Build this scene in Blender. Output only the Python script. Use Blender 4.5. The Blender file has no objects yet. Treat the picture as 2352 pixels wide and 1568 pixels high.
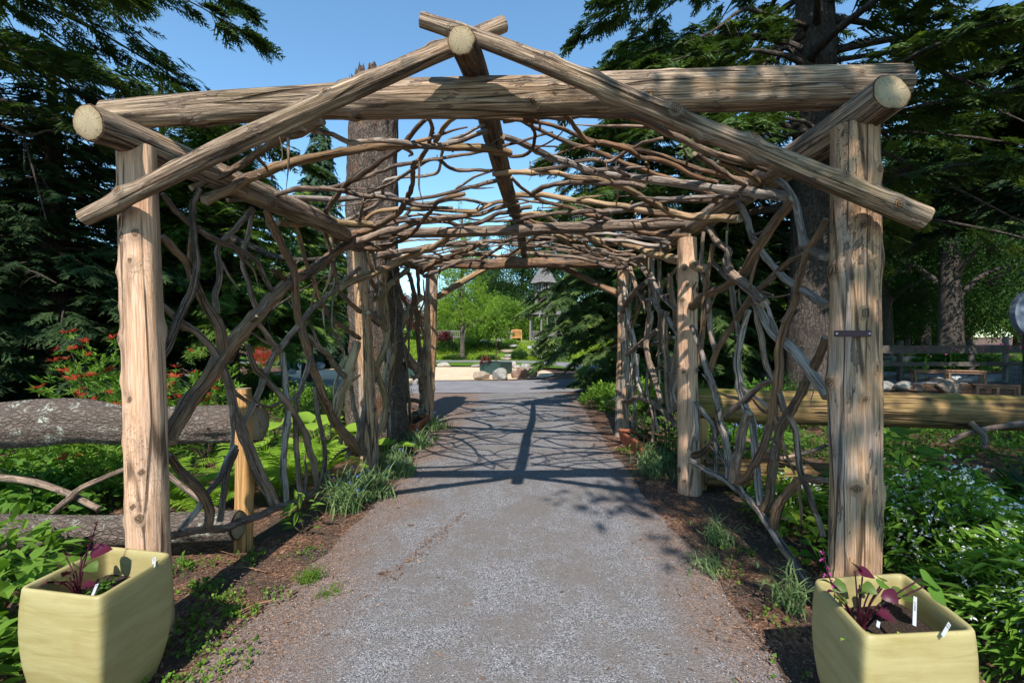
import bpy, math, random
import numpy as np
from mathutils import Matrix, Vector

scene = bpy.context.scene
# ------------------------------------------------------------------ camera, sky, sun, exposure
PITCH = math.radians(0.77)
FPX, CX, CY = 1045.0, 1176.0, 784.0          # focal length and centre in a 2352 px wide frame
EYE = np.array([0.0, 0.0, 1.6])
cd = bpy.data.cameras.new('camera')
cd.sensor_width = 36.0
cd.lens = 36.0 * FPX / 2352.0
cd.clip_end = 2000.0
cd.clip_start = 0.05
cam = bpy.data.objects.new('camera', cd)
scene.collection.objects.link(cam)
cam.location = EYE
cam.rotation_euler = (math.pi / 2 - PITCH, 0, 0)
scene.camera = cam

SUN_EL = math.radians(47.0)
SUN_AZ = math.radians(6.0)                    # light travels towards +Y, turned a little to +X
world = bpy.data.worlds.new('World')
scene.world = world
world.use_nodes = True
wn = world.node_tree.nodes
wl = world.node_tree.links
bg = wn['Background']
sky = wn.new('ShaderNodeTexSky')
sky.sky_type = 'NISHITA'
sky.sun_disc = False
sky.sun_elevation = SUN_EL
sky.sun_rotation = math.pi + SUN_AZ
sky.altitude = 0
sky.air_density = 1.0
sky.dust_density = 0.1
sky.ozone_density = 3.0
clear = wn.new('ShaderNodeMixRGB')
clear.blend_type = 'MULTIPLY'
clear.inputs[0].default_value = 1.0
clear.inputs[2].default_value = (0.86, 1.08, 1.06, 1)
wl.new(sky.outputs['Color'], clear.inputs[1])
wl.new(clear.outputs[0], bg.inputs['Color'])
bg.inputs['Strength'].default_value = 0.15
sl = bpy.data.lights.new('sun', 'SUN')
sl.energy = 4.7
sl.angle = math.radians(0.55)
sl.color = (1.0, 0.925, 0.85)
sun = bpy.data.objects.new('sun', sl)
scene.collection.objects.link(sun)
sdir = Vector((math.sin(SUN_AZ) * math.cos(SUN_EL), math.cos(SUN_AZ) * math.cos(SUN_EL), -math.sin(SUN_EL)))
sun.rotation_euler = sdir.to_track_quat('-Z', 'Y').to_euler()
sun.location = (0, -20, 30)
scene.view_settings.view_transform = 'Standard'
scene.view_settings.look = 'None'
scene.view_settings.exposure = 0.72
scene.view_settings.gamma = 1.0
scene.view_settings.use_curve_mapping = False
scene.cycles.max_bounces = 5
scene.cycles.diffuse_bounces = 3
scene.cycles.use_adaptive_sampling = True
scene.cycles.adaptive_threshold = 0.02
scene.cycles.glossy_bounces = 2
scene.cycles.transmission_bounces = 3
scene.cycles.transparent_max_bounces = 6

# ------------------------------------------------------------------ measuring helpers
_fw = np.array([0, math.cos(PITCH), -math.sin(PITCH)])
_up = np.array([0, math.sin(PITCH), math.cos(PITCH)])


def ray(x, y):
    """direction of the sight line through a point of the photograph (2352 px wide frame)"""
    return np.array([(x - CX) / FPX, 0, 0]) + _fw + _up * ((CY - y) / FPX)


def at(x, y, Y):
    d = ray(x, y)
    return EYE + d * (Y / d[1])


def on_ground(x, y, z=0.0):
    d = ray(x, y)
    return EYE + d * ((z - 1.6) / d[2])


RNG = np.random.default_rng(11)
rnd = random.Random(5)
PI = math.pi

# ------------------------------------------------------------------ object helpers
COL = scene.collection


def tag(o, label=None, cat=None, group=None, kind=None):
    if label: o['label'] = label
    if cat: o['category'] = cat
    if group: o['group'] = group
    if kind: o['kind'] = kind
    return o


def empty(name, loc, label, cat, group=None):
    o = bpy.data.objects.new(name, None)
    o.location = [float(c) for c in loc]
    o.empty_display_size = 0.1
    COL.objects.link(o)
    return tag(o, label, cat, group)


def adopt(o, parent):
    if parent is not None:
        o.parent = parent
        m = Matrix.Translation(parent.location)
        p = parent
        while p.parent is not None:
            p = p.parent
        if parent.type == 'EMPTY':
            o.matrix_parent_inverse = Matrix.Translation(-parent.location)
    return o


def link(name, me, parent=None, local=False):
    o = bpy.data.objects.new(name, me)
    COL.objects.link(o)
    if parent is not None:
        o.parent = parent
        if not local and parent.type == 'EMPTY':
            o.matrix_parent_inverse = Matrix.Translation(-parent.location)
    return o


def clone(o, name=None):
    """a copy of a thing with copies of its parts and sub-parts"""
    c = o.copy()
    COL.objects.link(c)
    for ch in o.children:
        k = clone(ch)
        k.parent = c
        k.matrix_parent_inverse = ch.matrix_parent_inverse.copy()
    return c


# ------------------------------------------------------------------ noise
def _h(ix, iy, iz):
    n = (ix * 374761393 + iy * 668265263 + iz * 1274126177) & 0x7fffffff
    n = ((n ^ (n >> 13)) * 1274126177) & 0x7fffffff
    return ((n ^ (n >> 16)) & 0xffff) / 65535.0


def vnoise(p):
    p = np.asarray(p, float)
    i = np.floor(p).astype(np.int64)
    f = p - i
    f = f * f * (3 - 2 * f)
    r = 0
    for dx in (0, 1):
        wx = f[..., 0] if dx else 1 - f[..., 0]
        for dy in (0, 1):
            wy = f[..., 1] if dy else 1 - f[..., 1]
            for dz in (0, 1):
                wz = f[..., 2] if dz else 1 - f[..., 2]
                r = r + wx * wy * wz * _h(i[..., 0] + dx, i[..., 1] + dy, i[..., 2] + dz)
    return r * 2 - 1


def fbm(p, o=3):
    p = np.asarray(p, float)
    s, a, t = 0, 1.0, 0
    for k in range(o):
        s = s + a * vnoise(p * 2 ** k + 17.3 * k)
        t += a
        a *= .5
    return s / t


# ------------------------------------------------------------------ mesh builder
class MB:
    def __init__(self):
        self.v, self.f, self.m, self.g, self.a = [], [], [], [], []
        self.n = 0

    def add(self, v, f, mi=0, grain=None, var=0.0):
        v = np.asarray(v, float).reshape(-1, 3)
        f = np.asarray(f, np.int64)
        self.v.append(v)
        self.f.append(f + self.n)
        self.m.append(np.full(len(f), mi, np.int32))
        self.g.append(v if grain is None else np.asarray(grain, float))
        self.a.append(np.broadcast_to(np.asarray(var, float), (len(v),)))
        self.n += len(v)
        return self

    def box(self, c, s, rz=0.0, mi=0, var=0.0, bev=0.0, rot=None):
        hx, hy, hz = s[0] / 2, s[1] / 2, s[2] / 2
        R = Matrix.Rotation(rz, 3, 'Z') if rot is None else rot
        R = np.array(R)
        if bev <= 0:
            q = np.array([[sx * hx, sy * hy, sz * hz] for sz in (-1, 1) for sy in (-1, 1) for sx in (-1, 1)])
            f = [[0, 2, 3, 1], [4, 5, 7, 6], [0, 1, 5, 4], [2, 6, 7, 3], [0, 4, 6, 2], [1, 3, 7, 5]]
            self.add(q @ R.T + c, f, mi, q, var)
        else:
            b = min(bev, hx * .9, hy * .9, hz * .9)
            ring = []
            for z, k in ((-hz, b), (-hz + b, 0), (hz - b, 0), (hz, b)):
                X, Y = hx - k, hy - k
                ring.append([[X - b, -Y, z], [X, -Y + b, z], [X, Y - b, z], [X - b, Y, z], [-X + b, Y, z], [-X, Y - b, z], [-X, -Y + b, z], [-X + b, -Y, z]])
            q = np.array(ring).reshape(-1, 3)
            f = []
            for r in range(3):
                for i in range(8):
                    j = (i + 1) % 8
                    f.append([r * 8 + i, r * 8 + j, r * 8 + 8 + j, r * 8 + 8 + i])
            n0 = self.n
            self.add(q @ R.T + c, f, mi, q, var)
            self.f.append(np.array([[n0 + i for i in range(7, -1, -1)], [n0 + 24 + i for i in range(8)]]))
            self.m.append(np.full(2, mi, np.int32))
        return self

    def tube(self, pts, rad, sides=8, caps=(True, True), mi=0, cap_mi=None, rough=0.0, rfreq=(9, 2.5), seed=0.0, knots=None, var=0.0, flare=None, oval=0.0):
        pts = np.asarray(pts, float)
        n = len(pts)
        rad = np.broadcast_to(np.asarray(rad, float), (n,))
        t = np.gradient(pts, axis=0)
        t /= np.linalg.norm(t, axis=1)[:, None] + 1e-9
        ref = np.array([0, 0, 1.0]) if abs(t[0][2]) < .9 else np.array([1.0, 0, 0])
        u = np.cross(ref, t[0]); u /= np.linalg.norm(u)
        U = [u]
        for i in range(1, n):
            u = U[-1] - t[i] * np.dot(U[-1], t[i])
            U.append(u / (np.linalg.norm(u) + 1e-9))
        U = np.array(U)
        V = np.cross(t, U)
        s = np.concatenate([[0], np.cumsum(np.linalg.norm(np.diff(pts, axis=0), axis=1))])
        th = np.linspace(0, 2 * PI, sides, endpoint=False)
        ct, st = np.cos(th), np.sin(th)
        R = rad[:, None] * np.ones(sides)[None]
        G = np.stack([R * ct, R * st, np.broadcast_to(s[:, None], R.shape)], -1)
        kn = np.zeros(R.shape)
        if rough:
            G0 = np.stack([np.broadcast_to(ct, R.shape) * rfreq[0] * .25, np.broadcast_to(st, R.shape) * rfreq[0] * .25, np.broadcast_to(s[:, None] * rfreq[1], R.shape)], -1) + seed
            G1 = G0 * np.array([3.2, 3.2, 1.6])
            R = R * (1 + rough * vnoise(G0) + rough * .45 * vnoise(G1 + 5) + (rough * .5 * vnoise(G0 * np.array([7, 7, .7]) + 9) if sides > 20 else 0))
        if oval:
            R = R * (1 + oval * np.cos(2 * (th + seed)))[None]
        if flare is not None:
            R = R * np.asarray(flare)[:, None]
        if knots:
            for (ks, kt, ka, kr) in knots:
                d2 = (s[:, None] - ks) ** 2 + ((np.angle(np.exp(1j * (th - kt))))[None] * rad[:, None]) ** 2
                R = R + ka * np.exp(-d2 / kr ** 2)
                kn = np.maximum(kn, np.exp(-d2 / (kr * .55) ** 2))
        P = pts[:, None] + R[..., None] * (ct[None, :, None] * U[:, None] + st[None, :, None] * V[:, None])
        idx = np.arange(n * sides).reshape(n, sides)
        a, b = idx[:-1], idx[1:]
        f = np.stack([a, np.roll(a, -1, 1), np.roll(b, -1, 1), b], -1).reshape(-1, 4)
        self.add(P.reshape(-1, 3), f, mi, G.reshape(-1, 3), (kn if knots else var) if not knots else kn.reshape(-1))
        cm = mi if cap_mi is None else cap_mi
        for e, on in ((0, caps[0]), (n - 1, caps[1])):
            if not on: continue
            c = pts[e]
            sg = -1 if e == 0 else 1
            rings = [P[e], c + (P[e] - c) * .92 + sg * t[e] * rad[e] * .05]
            vv = np.concatenate([rings[0], rings[1], [c + sg * t[e] * rad[e] * .05]])
            gg = np.concatenate([G[e], G[e] * [.92, .92, 1], [[0, 0, s[e]]]])
            ff4, ff3 = [], []
            for i in range(sides):
                j = (i + 1) % sides
                if e == 0:
                    ff4.append([j, i, sides + i, sides + j]); ff3.append([sides + j, sides + i, 2 * sides])
                else:
                    ff4.append([i, j, sides + j, sides + i]); ff3.append([sides + i, sides + j, 2 * sides])
            n0 = self.n
            self.add(vv, ff4, mi, gg, np.concatenate([np.ones(sides), np.full(sides, .8), [0]]) if cap_mi else 0.0)
            self.f.append(np.array(ff3) + n0)
            self.m.append(np.full(len(ff3), cm, np.int32))
        return self

    def mesh(self, name, mats, smooth=True):
        me = bpy.data.meshes.new(name)
        v = np.concatenate(self.v)
        me.vertices.add(len(v))
        me.vertices.foreach_set('co', v.astype(np.float32).ravel())
        nl = sum(f.size for f in self.f)
        npol = sum(len(f) for f in self.f)
        li = np.concatenate([f.ravel() for f in self.f])
        cnt = np.concatenate([np.full(len(f), f.shape[1]) for f in self.f])
        st = np.concatenate([[0], np.cumsum(cnt)[:-1]])
        # faces and material lists run in step, except caps pushed without add()
        mi = np.concatenate(self.m)
        me.loops.add(nl)
        me.polygons.add(npol)
        me.loops.foreach_set('vertex_index', li.astype(np.int32))
        me.polygons.foreach_set('loop_start', st.astype(np.int32))
        me.polygons.foreach_set('material_index', mi.astype(np.int32))
        me.polygons.foreach_set('use_smooth', np.full(npol, smooth))
        for m in (mats if isinstance(mats, (list, tuple)) else [mats]):
            me.materials.append(m)
        g = me.attributes.new('grain', 'FLOAT_VECTOR', 'POINT')
        g.data.foreach_set('vector', np.concatenate(self.g).astype(np.float32).ravel())
        a = me.attributes.new('var', 'FLOAT', 'POINT')
        a.data.foreach_set('value', np.concatenate(self.a).astype(np.float32))
        me.update(calc_edges=True)
        me.validate()
        return me

    def build(self, name, mats, parent=None, smooth=True, local=False):
        return link(name, self.mesh(name, mats, smooth), parent, local)


def spline(pts, n=None, step=None):
    p = np.asarray(pts, float)
    if len(p) == 2:
        k = n or max(2, int(np.linalg.norm(p[1] - p[0]) / step) + 1)
        return p[0] + (p[1] - p[0]) * np.linspace(0, 1, k)[:, None]
    e = np.concatenate([[2 * p[0] - p[1]], p, [2 * p[-1] - p[-2]]])
    out = []
    for i in range(1, len(e) - 2):
        L = np.linalg.norm(e[i + 1] - e[i])
        k = max(2, int(L / step) + 1) if step else max(2, n // (len(p) - 1))
        t = np.linspace(0, 1, k, endpoint=False)[:, None]
        a, b, c, d = e[i - 1], e[i], e[i + 1], e[i + 2]
        out.append(.5 * (2 * b + (c - a) * t + (2 * a - 5 * b + 4 * c - d) * t ** 2 + (3 * b - a - 3 * c + d) * t ** 3))
    out.append(p[-1:])
    return np.concatenate(out)


def interp_r(r, n):
    r = np.asarray(r, float)
    return np.interp(np.linspace(0, 1, n), np.linspace(0, 1, len(r)), r)


def frames(d, roll=None, up=(0, 0, 1.0)):
    """rotation matrices whose x axis is d and whose z axis is close to up, rolled about d"""
    d = np.asarray(d, float)
    d = d / (np.linalg.norm(d, axis=1)[:, None] + 1e-9)
    up = np.broadcast_to(np.asarray(up, float), d.shape)
    y = np.cross(up, d)
    ln = np.linalg.norm(y, axis=1)[:, None]
    y = np.where(ln > 1e-3, y / (ln + 1e-9), np.array([0, 1.0, 0]))
    z = np.cross(d, y)
    if roll is not None:
        c, s = np.cos(roll)[:, None], np.sin(roll)[:, None]
        y, z = y * c + z * s, z * c - y * s
    return np.stack([d, y, z], -1)


def scatter(name, tmpls, pos, R, sc, mats, parent=None, mi=0, var=None, smooth=False, mb=None):
    """many copies of small leaf pieces joined into one mesh; tmpls: list of (verts, tris)"""
    own = mb is None
    mb = mb or MB()
    n = len(pos)
    sc = np.broadcast_to(np.asarray(sc, float), (n,))
    which = RNG.integers(0, len(tmpls), n)
    var = RNG.random(n) if var is None else var
    for k, (tv, tf) in enumerate(tmpls):
        q = np.where(which == k)[0]
        if not len(q): continue
        V = pos[q][:, None] + sc[q][:, None, None] * np.einsum('nij,vj->nvi', R[q], tv)
        F = (tf[None] + (np.arange(len(q)) * len(tv))[:, None, None]).reshape(-1, tf.shape[1])
        mb.add(V.reshape(-1, 3), F, mi, None, np.repeat(var[q], len(tv)))
    if own:
        return mb.build(name, mats, parent, smooth)
    return mb


def unit(n):
    v = RNG.normal(size=(n, 3))
    return v / np.linalg.norm(v, axis=1)[:, None]
# ------------------------------------------------------------------ materials
class NT:
    def __init__(self, name):
        self.m = bpy.data.materials.new(name)
        self.m.use_nodes = True
        self.t = self.m.node_tree
        self.b = self.t.nodes['Principled BSDF']
        self.out = self.t.nodes['Material Output']
        self.b.inputs['Roughness'].default_value = 0.85
        self.b.inputs['Specular IOR Level'].default_value = 0.25

    def n(self, typ, **kw):
        nd = self.t.nodes.new('ShaderNode' + typ)
        for k, v in kw.items():
            if k.startswith('_'):
                setattr(nd, k[1:], v)
                continue
            key = int(k[1:]) if k[0] == 'i' and k[1:].isdigit() else k.replace('__', ' ')
            s = nd.inputs[key]
            if isinstance(v, bpy.types.NodeSocket):
                self.t.links.new(v, s)
            else:
                s.default_value = v
        return nd

    def l(self, a, b):
        self.t.links.new(a, b)

    def grain(self, scale, rot=None):
        a = self.n('Attribute', _attribute_name='grain')
        oi = self.n('ObjectInfo')
        off = self.n('VectorMath', _operation='SCALE', i0=(7.1, 3.3, 11.7))
        self.l(oi.outputs['Random'], off.inputs['Scale'])
        ad = self.n('VectorMath', _operation='ADD', i0=a.outputs['Vector'], i1=off.outputs[0])
        mp = self.n('VectorMath', _operation='MULTIPLY', i0=ad.outputs[0], i1=scale)
        return mp.outputs[0]

    def obj(self, scale):
        a = self.n('TexCoord')
        mp = self.n('VectorMath', _operation='MULTIPLY', i0=a.outputs['Object'], i1=scale)
        return mp.outputs[0]

    def noise(self, vec, scale=1.0, detail=3, rough=.6, dist=0.0):
        x = self.n('TexNoise', Vector=vec, Scale=scale, Detail=detail, Roughness=rough, Distortion=dist)
        return x.outputs['Fac']

    def voro(self, vec, scale=1.0, feature='F1', out='Distance', rand=1.0):
        x = self.n('TexVoronoi', _feature=feature, Vector=vec, Scale=scale, Randomness=rand)
        return x.outputs[out]

    def ramp(self, fac, stops, interp='LINEAR'):
        r = self.n('ValToRGB', Fac=fac)
        r.color_ramp.interpolation = interp
        e = r.color_ramp.elements
        while len(e) < len(stops): e.new(0.5)
        for k, (p, c) in enumerate(stops):
            e[k].position = p
            e[k].color = (*c, 1) if len(c) == 3 else c
        return r.outputs['Color']

    def mix(self, f, a, b, typ='MIX'):
        x = self.n('MixRGB', _blend_type=typ)
        for k, v in zip((0, 1, 2), (f, a, b)):
            s = x.inputs[k]
            if isinstance(v, bpy.types.NodeSocket): self.l(v, s)
            elif k == 0: s.default_value = v
            else: s.default_value = (*v, 1)
        return x.outputs[0]

    def math(self, op, a, b=0.0, clamp=False):
        x = self.n('Math', _operation=op, _use_clamp=clamp)
        for k, v in zip((0, 1), (a, b)):
            if isinstance(v, bpy.types.NodeSocket): self.l(v, x.inputs[k])
            else: x.inputs[k].default_value = v
        return x.outputs[0]

    def step(self, v, lo, hi):
        x = self.n('MapRange', Value=v)
        x.inputs['From Min'].default_value = lo
        x.inputs['From Max'].default_value = hi
        x.clamp = True
        return x.outputs[0]

    def rand(self):
        return self.n('ObjectInfo').outputs['Random']

    def bump(self, h, strength=.5, dist=.01):
        x = self.n('Bump', Height=h, Strength=strength, Distance=dist)
        self.l(x.outputs[0], self.b.inputs['Normal'])

    def col(self, c):
        if isinstance(c, bpy.types.NodeSocket): self.l(c, self.b.inputs['Base Color'])
        else: self.b.inputs['Base Color'].default_value = (*c, 1)
        return self

    def rough(self, r, spec=None):
        self.b.inputs['Roughness'].default_value = r
        if spec is not None: self.b.inputs['Specular IOR Level'].default_value = spec
        return self


def wood(name, dark, mid, light, fine=70.0, long=2.2, knots=True, flecks=.0, galleries=False, tint=.25, algae=0.0, crack=1.0, bump=.5, grey=None, crs=22.0, peel=None):
    k = NT(name)
    v1 = k.grain((fine, fine, long))
    n1 = k.noise(v1, 1.0, 4, .65, .6)
    v2 = k.grain((14, 14, 1.3))
    n2 = k.noise(v2, 1.0, 3, .6, .4)
    c = k.ramp(n1, [(.22, dark), (.45, mid), (.62, light), (.85, tuple(min(1, x * 1.25) for x in light))])
    broad = k.ramp(n2, [(.3, (.5, .46, .43)), (.45, (.9, .87, .84)), (.58, (1.08, 1.02, .96)), (.72, (1.25, 1.1, .95))])
    c = k.mix(1.0, c, broad, 'MULTIPLY')
    if grey:
        g = k.step(k.noise(k.grain((6, 6, .8)), 1.0, 3), .5, .66)
        gc = k.ramp(n1, [(.25, tuple(x * .5 for x in grey)), (.55, grey), (.8, tuple(x * 1.3 for x in grey))])
        c = k.mix(k.math('MULTIPLY', g, .85), c, gc)
    pb = None
    if peel:                              # shreds of bark left on the peeled wood
        pb = k.step(k.noise(k.grain((20, 20, 4.5)), 1.0, 5, .6, .5), .5 + (1 - peel) * .12, .52 + (1 - peel) * .12)
        bc = k.ramp(k.noise(k.grain((140, 140, 9)), 1.0, 3, .7), [(.3, (.07, .05, .038)), (.55, (.165, .122, .094)), (.75, (.31, .26, .215))])
        c = k.mix(k.math('MULTIPLY', pb, .85), c, bc)
    rn = k.rand()
    c = k.mix(1.0, c, k.ramp(rn, [(0, (1 - tint, 1 - tint * 1.15, 1 - tint * 1.2)), (.5, (1, 1, 1)), (1, (1 + tint * .5, 1 + tint * .3, 1 + tint * .1))]), 'MULTIPLY')
    # drying cracks along the grain
    cr = k.voro(k.grain((crs, crs, .5)), 1.0, 'DISTANCE_TO_EDGE')
    crm = k.math('MULTIPLY', k.step(cr, .05, .015), k.step(k.noise(k.grain((5, 5, 1.5)), 1.0, 2), .46, .54))
    c = k.mix(k.math('MULTIPLY', crm, .8 * crack), c, (.035, .024, .017))
    h = k.math('SUBTRACT', k.math('ADD', n1, k.math('MULTIPLY', n2, .6)), k.math('MULTIPLY', crm, 1.2 * crack))
    if pb is not None:
        h = k.math('ADD', h, k.math('MULTIPLY', pb, .9))
    if flecks:
        fl = k.step(k.noise(k.grain((90, 90, 14)), 1.0, 2, .5), .66, .74)
        c = k.mix(k.math('MULTIPLY', fl, flecks), c, (.5, .45, .38))
    if algae:
        al = k.step(k.noise(k.grain((3.5, 3.5, 1.1)), 1.0, 3), .5, .68)
        c = k.mix(k.math('MULTIPLY', al, algae), c, (.17, .15, .03))
    if galleries:
        gv = k.voro(k.grain((16, 16, 10)), 1.0, 'DISTANCE_TO_EDGE')
        gd = k.noise(k.grain((30, 30, 22)), 1.0, 2)
        gm = k.step(k.math('ABSOLUTE', k.math('SUBTRACT', k.noise(k.grain((22, 22, 9)), 1.0, 2, .5, 2.2), .5)), .016, .0)
        gm = k.math('MULTIPLY', gm, k.step(k.noise(k.grain((3, 3, 1.8)), 1.0, 1), .5, .56))
        c = k.mix(k.math('MULTIPLY', gm, .45), c, (.2, .12, .06))
        h = k.math('SUBTRACT', h, k.math('MULTIPLY', gm, 1.3))
    if knots:
        ka = k.n('Attribute', _attribute_name='var').outputs['Fac']
        rings = k.math('SINE', k.math('MULTIPLY', ka, 26.0))
        kc = k.mix(k.step(rings, -.6, .8), (.045, .025, .015), (.24, .155, .09))
        c = k.mix(k.step(ka, .25, .5), c, kc)
        c = k.mix(k.math('MULTIPLY', k.step(ka, .03, .16), k.step(ka, .4, .2)), c, k.mix(.35, dark, light))
    k.col(c)
    k.bump(h, bump, .011)
    k.rough(.88, .2)
    return k.m


def cut_wood(name, light, dark, moss=0.5):
    k = NT(name)
    g = k.grain((1, 1, 1))
    a = k.n('Attribute', _attribute_name='grain').outputs['Vector']
    xy = k.n('VectorMath', _operation='MULTIPLY', i0=a, i1=(1, 1, 0)).outputs[0]
    w = k.noise(k.n('VectorMath', _operation='SCALE', i0=xy, Scale=40.0).outputs[0], 1.0, 2)
    r = k.n('VectorMath', _operation='LENGTH', i0=xy).outputs['Value']
    rr = k.math('ADD', k.math('MULTIPLY', r, 900.0), k.math('MULTIPLY', w, 6.0))
    ring = k.math('SINE', rr)
    c = k.mix(k.step(ring, -1, 1), dark, light)
    c = k.mix(k.math('MULTIPLY', k.step(w, .5, .7), .4), c, (.36, .33, .22))
    spokes = k.noise(k.n('VectorMath', _operation='SCALE', i0=xy, Scale=160.0).outputs[0], 1.0, 2)
    c = k.mix(k.math('MULTIPLY', k.step(spokes, .62, .75), .35), c, (.1, .08, .05))
    rim = k.n('Attribute', _attribute_name='var').outputs['Fac']
    c = k.mix(k.math('MULTIPLY', k.step(k.math('ADD', rim, k.math('MULTIPLY', k.math('SUBTRACT', w, .5), .5)), .5, .85), .8), c, (.2, .14, .07))
    sx_ = k.n('SeparateXYZ', Vector=a)
    ang = k.math('ARCTAN2', sx_.outputs[1], sx_.outputs[0])
    cv = k.n('CombineXYZ', X=k.math('MULTIPLY', ang, 2.6), Y=k.math('MULTIPLY', r, 3.0))
    ck = k.step(k.math('ABSOLUTE', k.math('SUBTRACT', k.noise(cv.outputs[0], 1.0, 2), .5)), .012, .0)
    c = k.mix(k.math('MULTIPLY', ck, .8), c, (.06, .04, .025))
    k.col(c).rough(.9)
    k.bump(ring, .15, .003)
    return k.m


def bark(name, dark, light, sc=(22, 22, 7), lichen=0.0, bump=1.0, fis=.16, moss=None, warm=None, holes=True):
    k = NT(name)
    vec = k.grain(sc)
    wob = k.n('TexNoise', Vector=k.grain((11, 11, 7)), Scale=1.0, Detail=3.0).outputs['Color']
    vv = k.n('VectorMath', _operation='ADD', i0=vec, i1=k.mix(1.0, wob, (2.6, 2.6, 2.2), 'MULTIPLY')).outputs[0]
    e = k.step(k.voro(vv, 1.0, 'DISTANCE_TO_EDGE'), .0, fis)
    e2 = k.step(k.voro(k.n('VectorMath', _operation='SCALE', i0=vv, Scale=2.3).outputs[0], 1.0, 'DISTANCE_TO_EDGE'), .0, fis * 1.4)
    f = k.noise(k.grain((sc[0] * 3.5, sc[1] * 3.5, sc[2] * 5)), 1.0, 5, .75)
    big = k.noise(k.grain((sc[0] * .4, sc[1] * .4, sc[2] * .4)), 1.0, 3)
    plate = k.math('MULTIPLY', k.math('ADD', .25, k.math('MULTIPLY', e, .75)), k.math('ADD', .55, k.math('MULTIPLY', e2, .45)))
    c = k.ramp(k.math('ADD', k.math('MULTIPLY', f, .7), k.math('MULTIPLY', big, .3)), [(.3, dark), (.5, tuple((a + b) / 2 for a, b in zip(dark, light))), (.68, light)])
    c = k.mix(k.math('SUBTRACT', 1.0, plate), c, tuple(x * .35 for x in dark))
    if warm:
        c = k.mix(k.math('MULTIPLY', k.step(k.noise(k.grain((4, 4, 2)), 1.0, 3), .58, .7), .5), c, warm)
    if lichen:
        l1 = k.step(k.noise(k.grain((6, 6, 6)), 1.0, 2), .53, .6)
        l2 = k.step(k.noise(k.grain((38, 38, 38)), 1.0, 3, .7), .5, .58)
        c = k.mix(k.math('MULTIPLY', k.math('MULTIPLY', l1, l2), lichen), c, (.5, .53, .43))
    if moss:
        c = k.mix(k.math('MULTIPLY', k.step(k.noise(k.grain((4, 4, 3)), 1.0, 3), .52, .66), .6), c, moss)
    if holes:
        ka = k.n('Attribute', _attribute_name='var').outputs['Fac']
        c = k.mix(k.step(ka, .3, .75), c, (.03, .017, .011))
    k.col(c).rough(.95, .15)
    k.bump(k.math('ADD', k.math('MULTIPLY', plate, 1.2), k.math('MULTIPLY', f, .7)), bump, .018)
    return k.m


def leafmat(name, a, b, trans=.35, gloss=.45, c3=None, spec=.18):
    """thin leaf: tone varies from piece to piece, light comes through"""
    k = NT(name)
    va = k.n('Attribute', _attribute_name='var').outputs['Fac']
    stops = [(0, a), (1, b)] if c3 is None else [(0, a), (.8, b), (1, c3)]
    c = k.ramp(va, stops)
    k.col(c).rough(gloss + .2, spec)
    tr = k.n('BsdfTranslucent', Color=k.mix(1.0, c, (1.25, 1.35, .55), 'MULTIPLY'))
    mx = k.n('MixShader', Fac=trans)
    k.l(k.b.outputs[0], mx.inputs[1])
    k.l(tr.outputs[0], mx.inputs[2])
    k.l(mx.outputs[0], k.out.inputs['Surface'])
    return k.m


def plain(name, c, rough=.7, spec=.25, var=.15, scale=8.0, bump=0.0, metal=0.0):
    k = NT(name)
    n = k.noise(k.obj((scale, scale, scale)), 1.0, 4, .65)
    k.col(k.mix(1.0, c, k.ramp(n, [(.25, (1 - var,) * 3), (.75, (1 + var,) * 3)]), 'MULTIPLY')).rough(rough, spec)
    k.b.inputs['Metallic'].default_value = metal
    if bump: k.bump(n, bump, .01)
    return k.m


M = {}
M['post'] = wood('peeled_cedar_post', (.29, .17, .1), (.5, .325, .21), (.64, .46, .34), fine=115, long=4.0, galleries=True, tint=.08, bump=.6, crs=12)
M['post_old'] = wood('weathered_cedar_post', (.17, .095, .05), (.41, .255, .145), (.55, .39, .255), fine=120, long=5.0, galleries=True, tint=.12, bump=1.0, grey=(.36, .34, .31), crs=14, peel=.25)
M['beam'] = wood('weathered_beam', (.04, .029, .022), (.2, .148, .104), (.43, .345, .26), fine=100, long=3.2, flecks=.35, tint=.1, algae=.2, bump=1.0, crack=1.0, crs=20, peel=.3)
M['branch'] = wood('grey_branch', (.08, .056, .042), (.21, .16, .12), (.36, .29, .235), fine=120, long=4.0, flecks=.45, tint=.3, bump=1.0, knots=False, peel=.9)
M['branch_tan'] = wood('tan_branch', (.14, .09, .045), (.32, .22, .125), (.46, .35, .22), fine=100, long=3.0, flecks=.25, tint=.25, algae=.3, bump=.9, knots=False, peel=.35)
M['branch_brown'] = wood('brown_branch', (.065, .04, .026), (.175, .108, .064), (.3, .195, .12), fine=110, long=4.0, flecks=.4, tint=.3, bump=1.0, knots=False, peel=.8)
M['branch_silver'] = wood('silver_branch', (.1, .088, .078), (.25, .225, .2), (.42, .39, .35), fine=120, long=4.0, flecks=.35, tint=.2, bump=1.0, knots=False, peel=.6)
M['fence_tan'] = wood('tan_fence_log', (.07, .046, .022), (.19, .125, .05), (.3, .21, .1), fine=90, long=2.6, tint=.1, algae=1.0, bump=1.0, crs=14)
M['fence_post'] = wood('orange_fence_post', (.26, .13, .045), (.44, .24, .085), (.55, .36, .17), fine=90, long=1.2, tint=.1, bump=.45)
M['cut'] = cut_wood('cut_log_end', (.4, .34, .22), (.27, .21, .12))
M['cut_old'] = cut_wood('old_cut_end', (.38, .32, .23), (.25, .2, .13))
M['bark_log'] = bark('lichened_log_bark', (.15, .115, .09), (.38, .31, .26), (38, 38, 17), lichen=.9, fis=.22)
M['bark_snag'] = bark('snag_bark', (.1, .075, .06), (.27, .21, .17), (30, 30, 9), lichen=.15, fis=.2, bump=1.0, warm=(.2, .08, .03))
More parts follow.
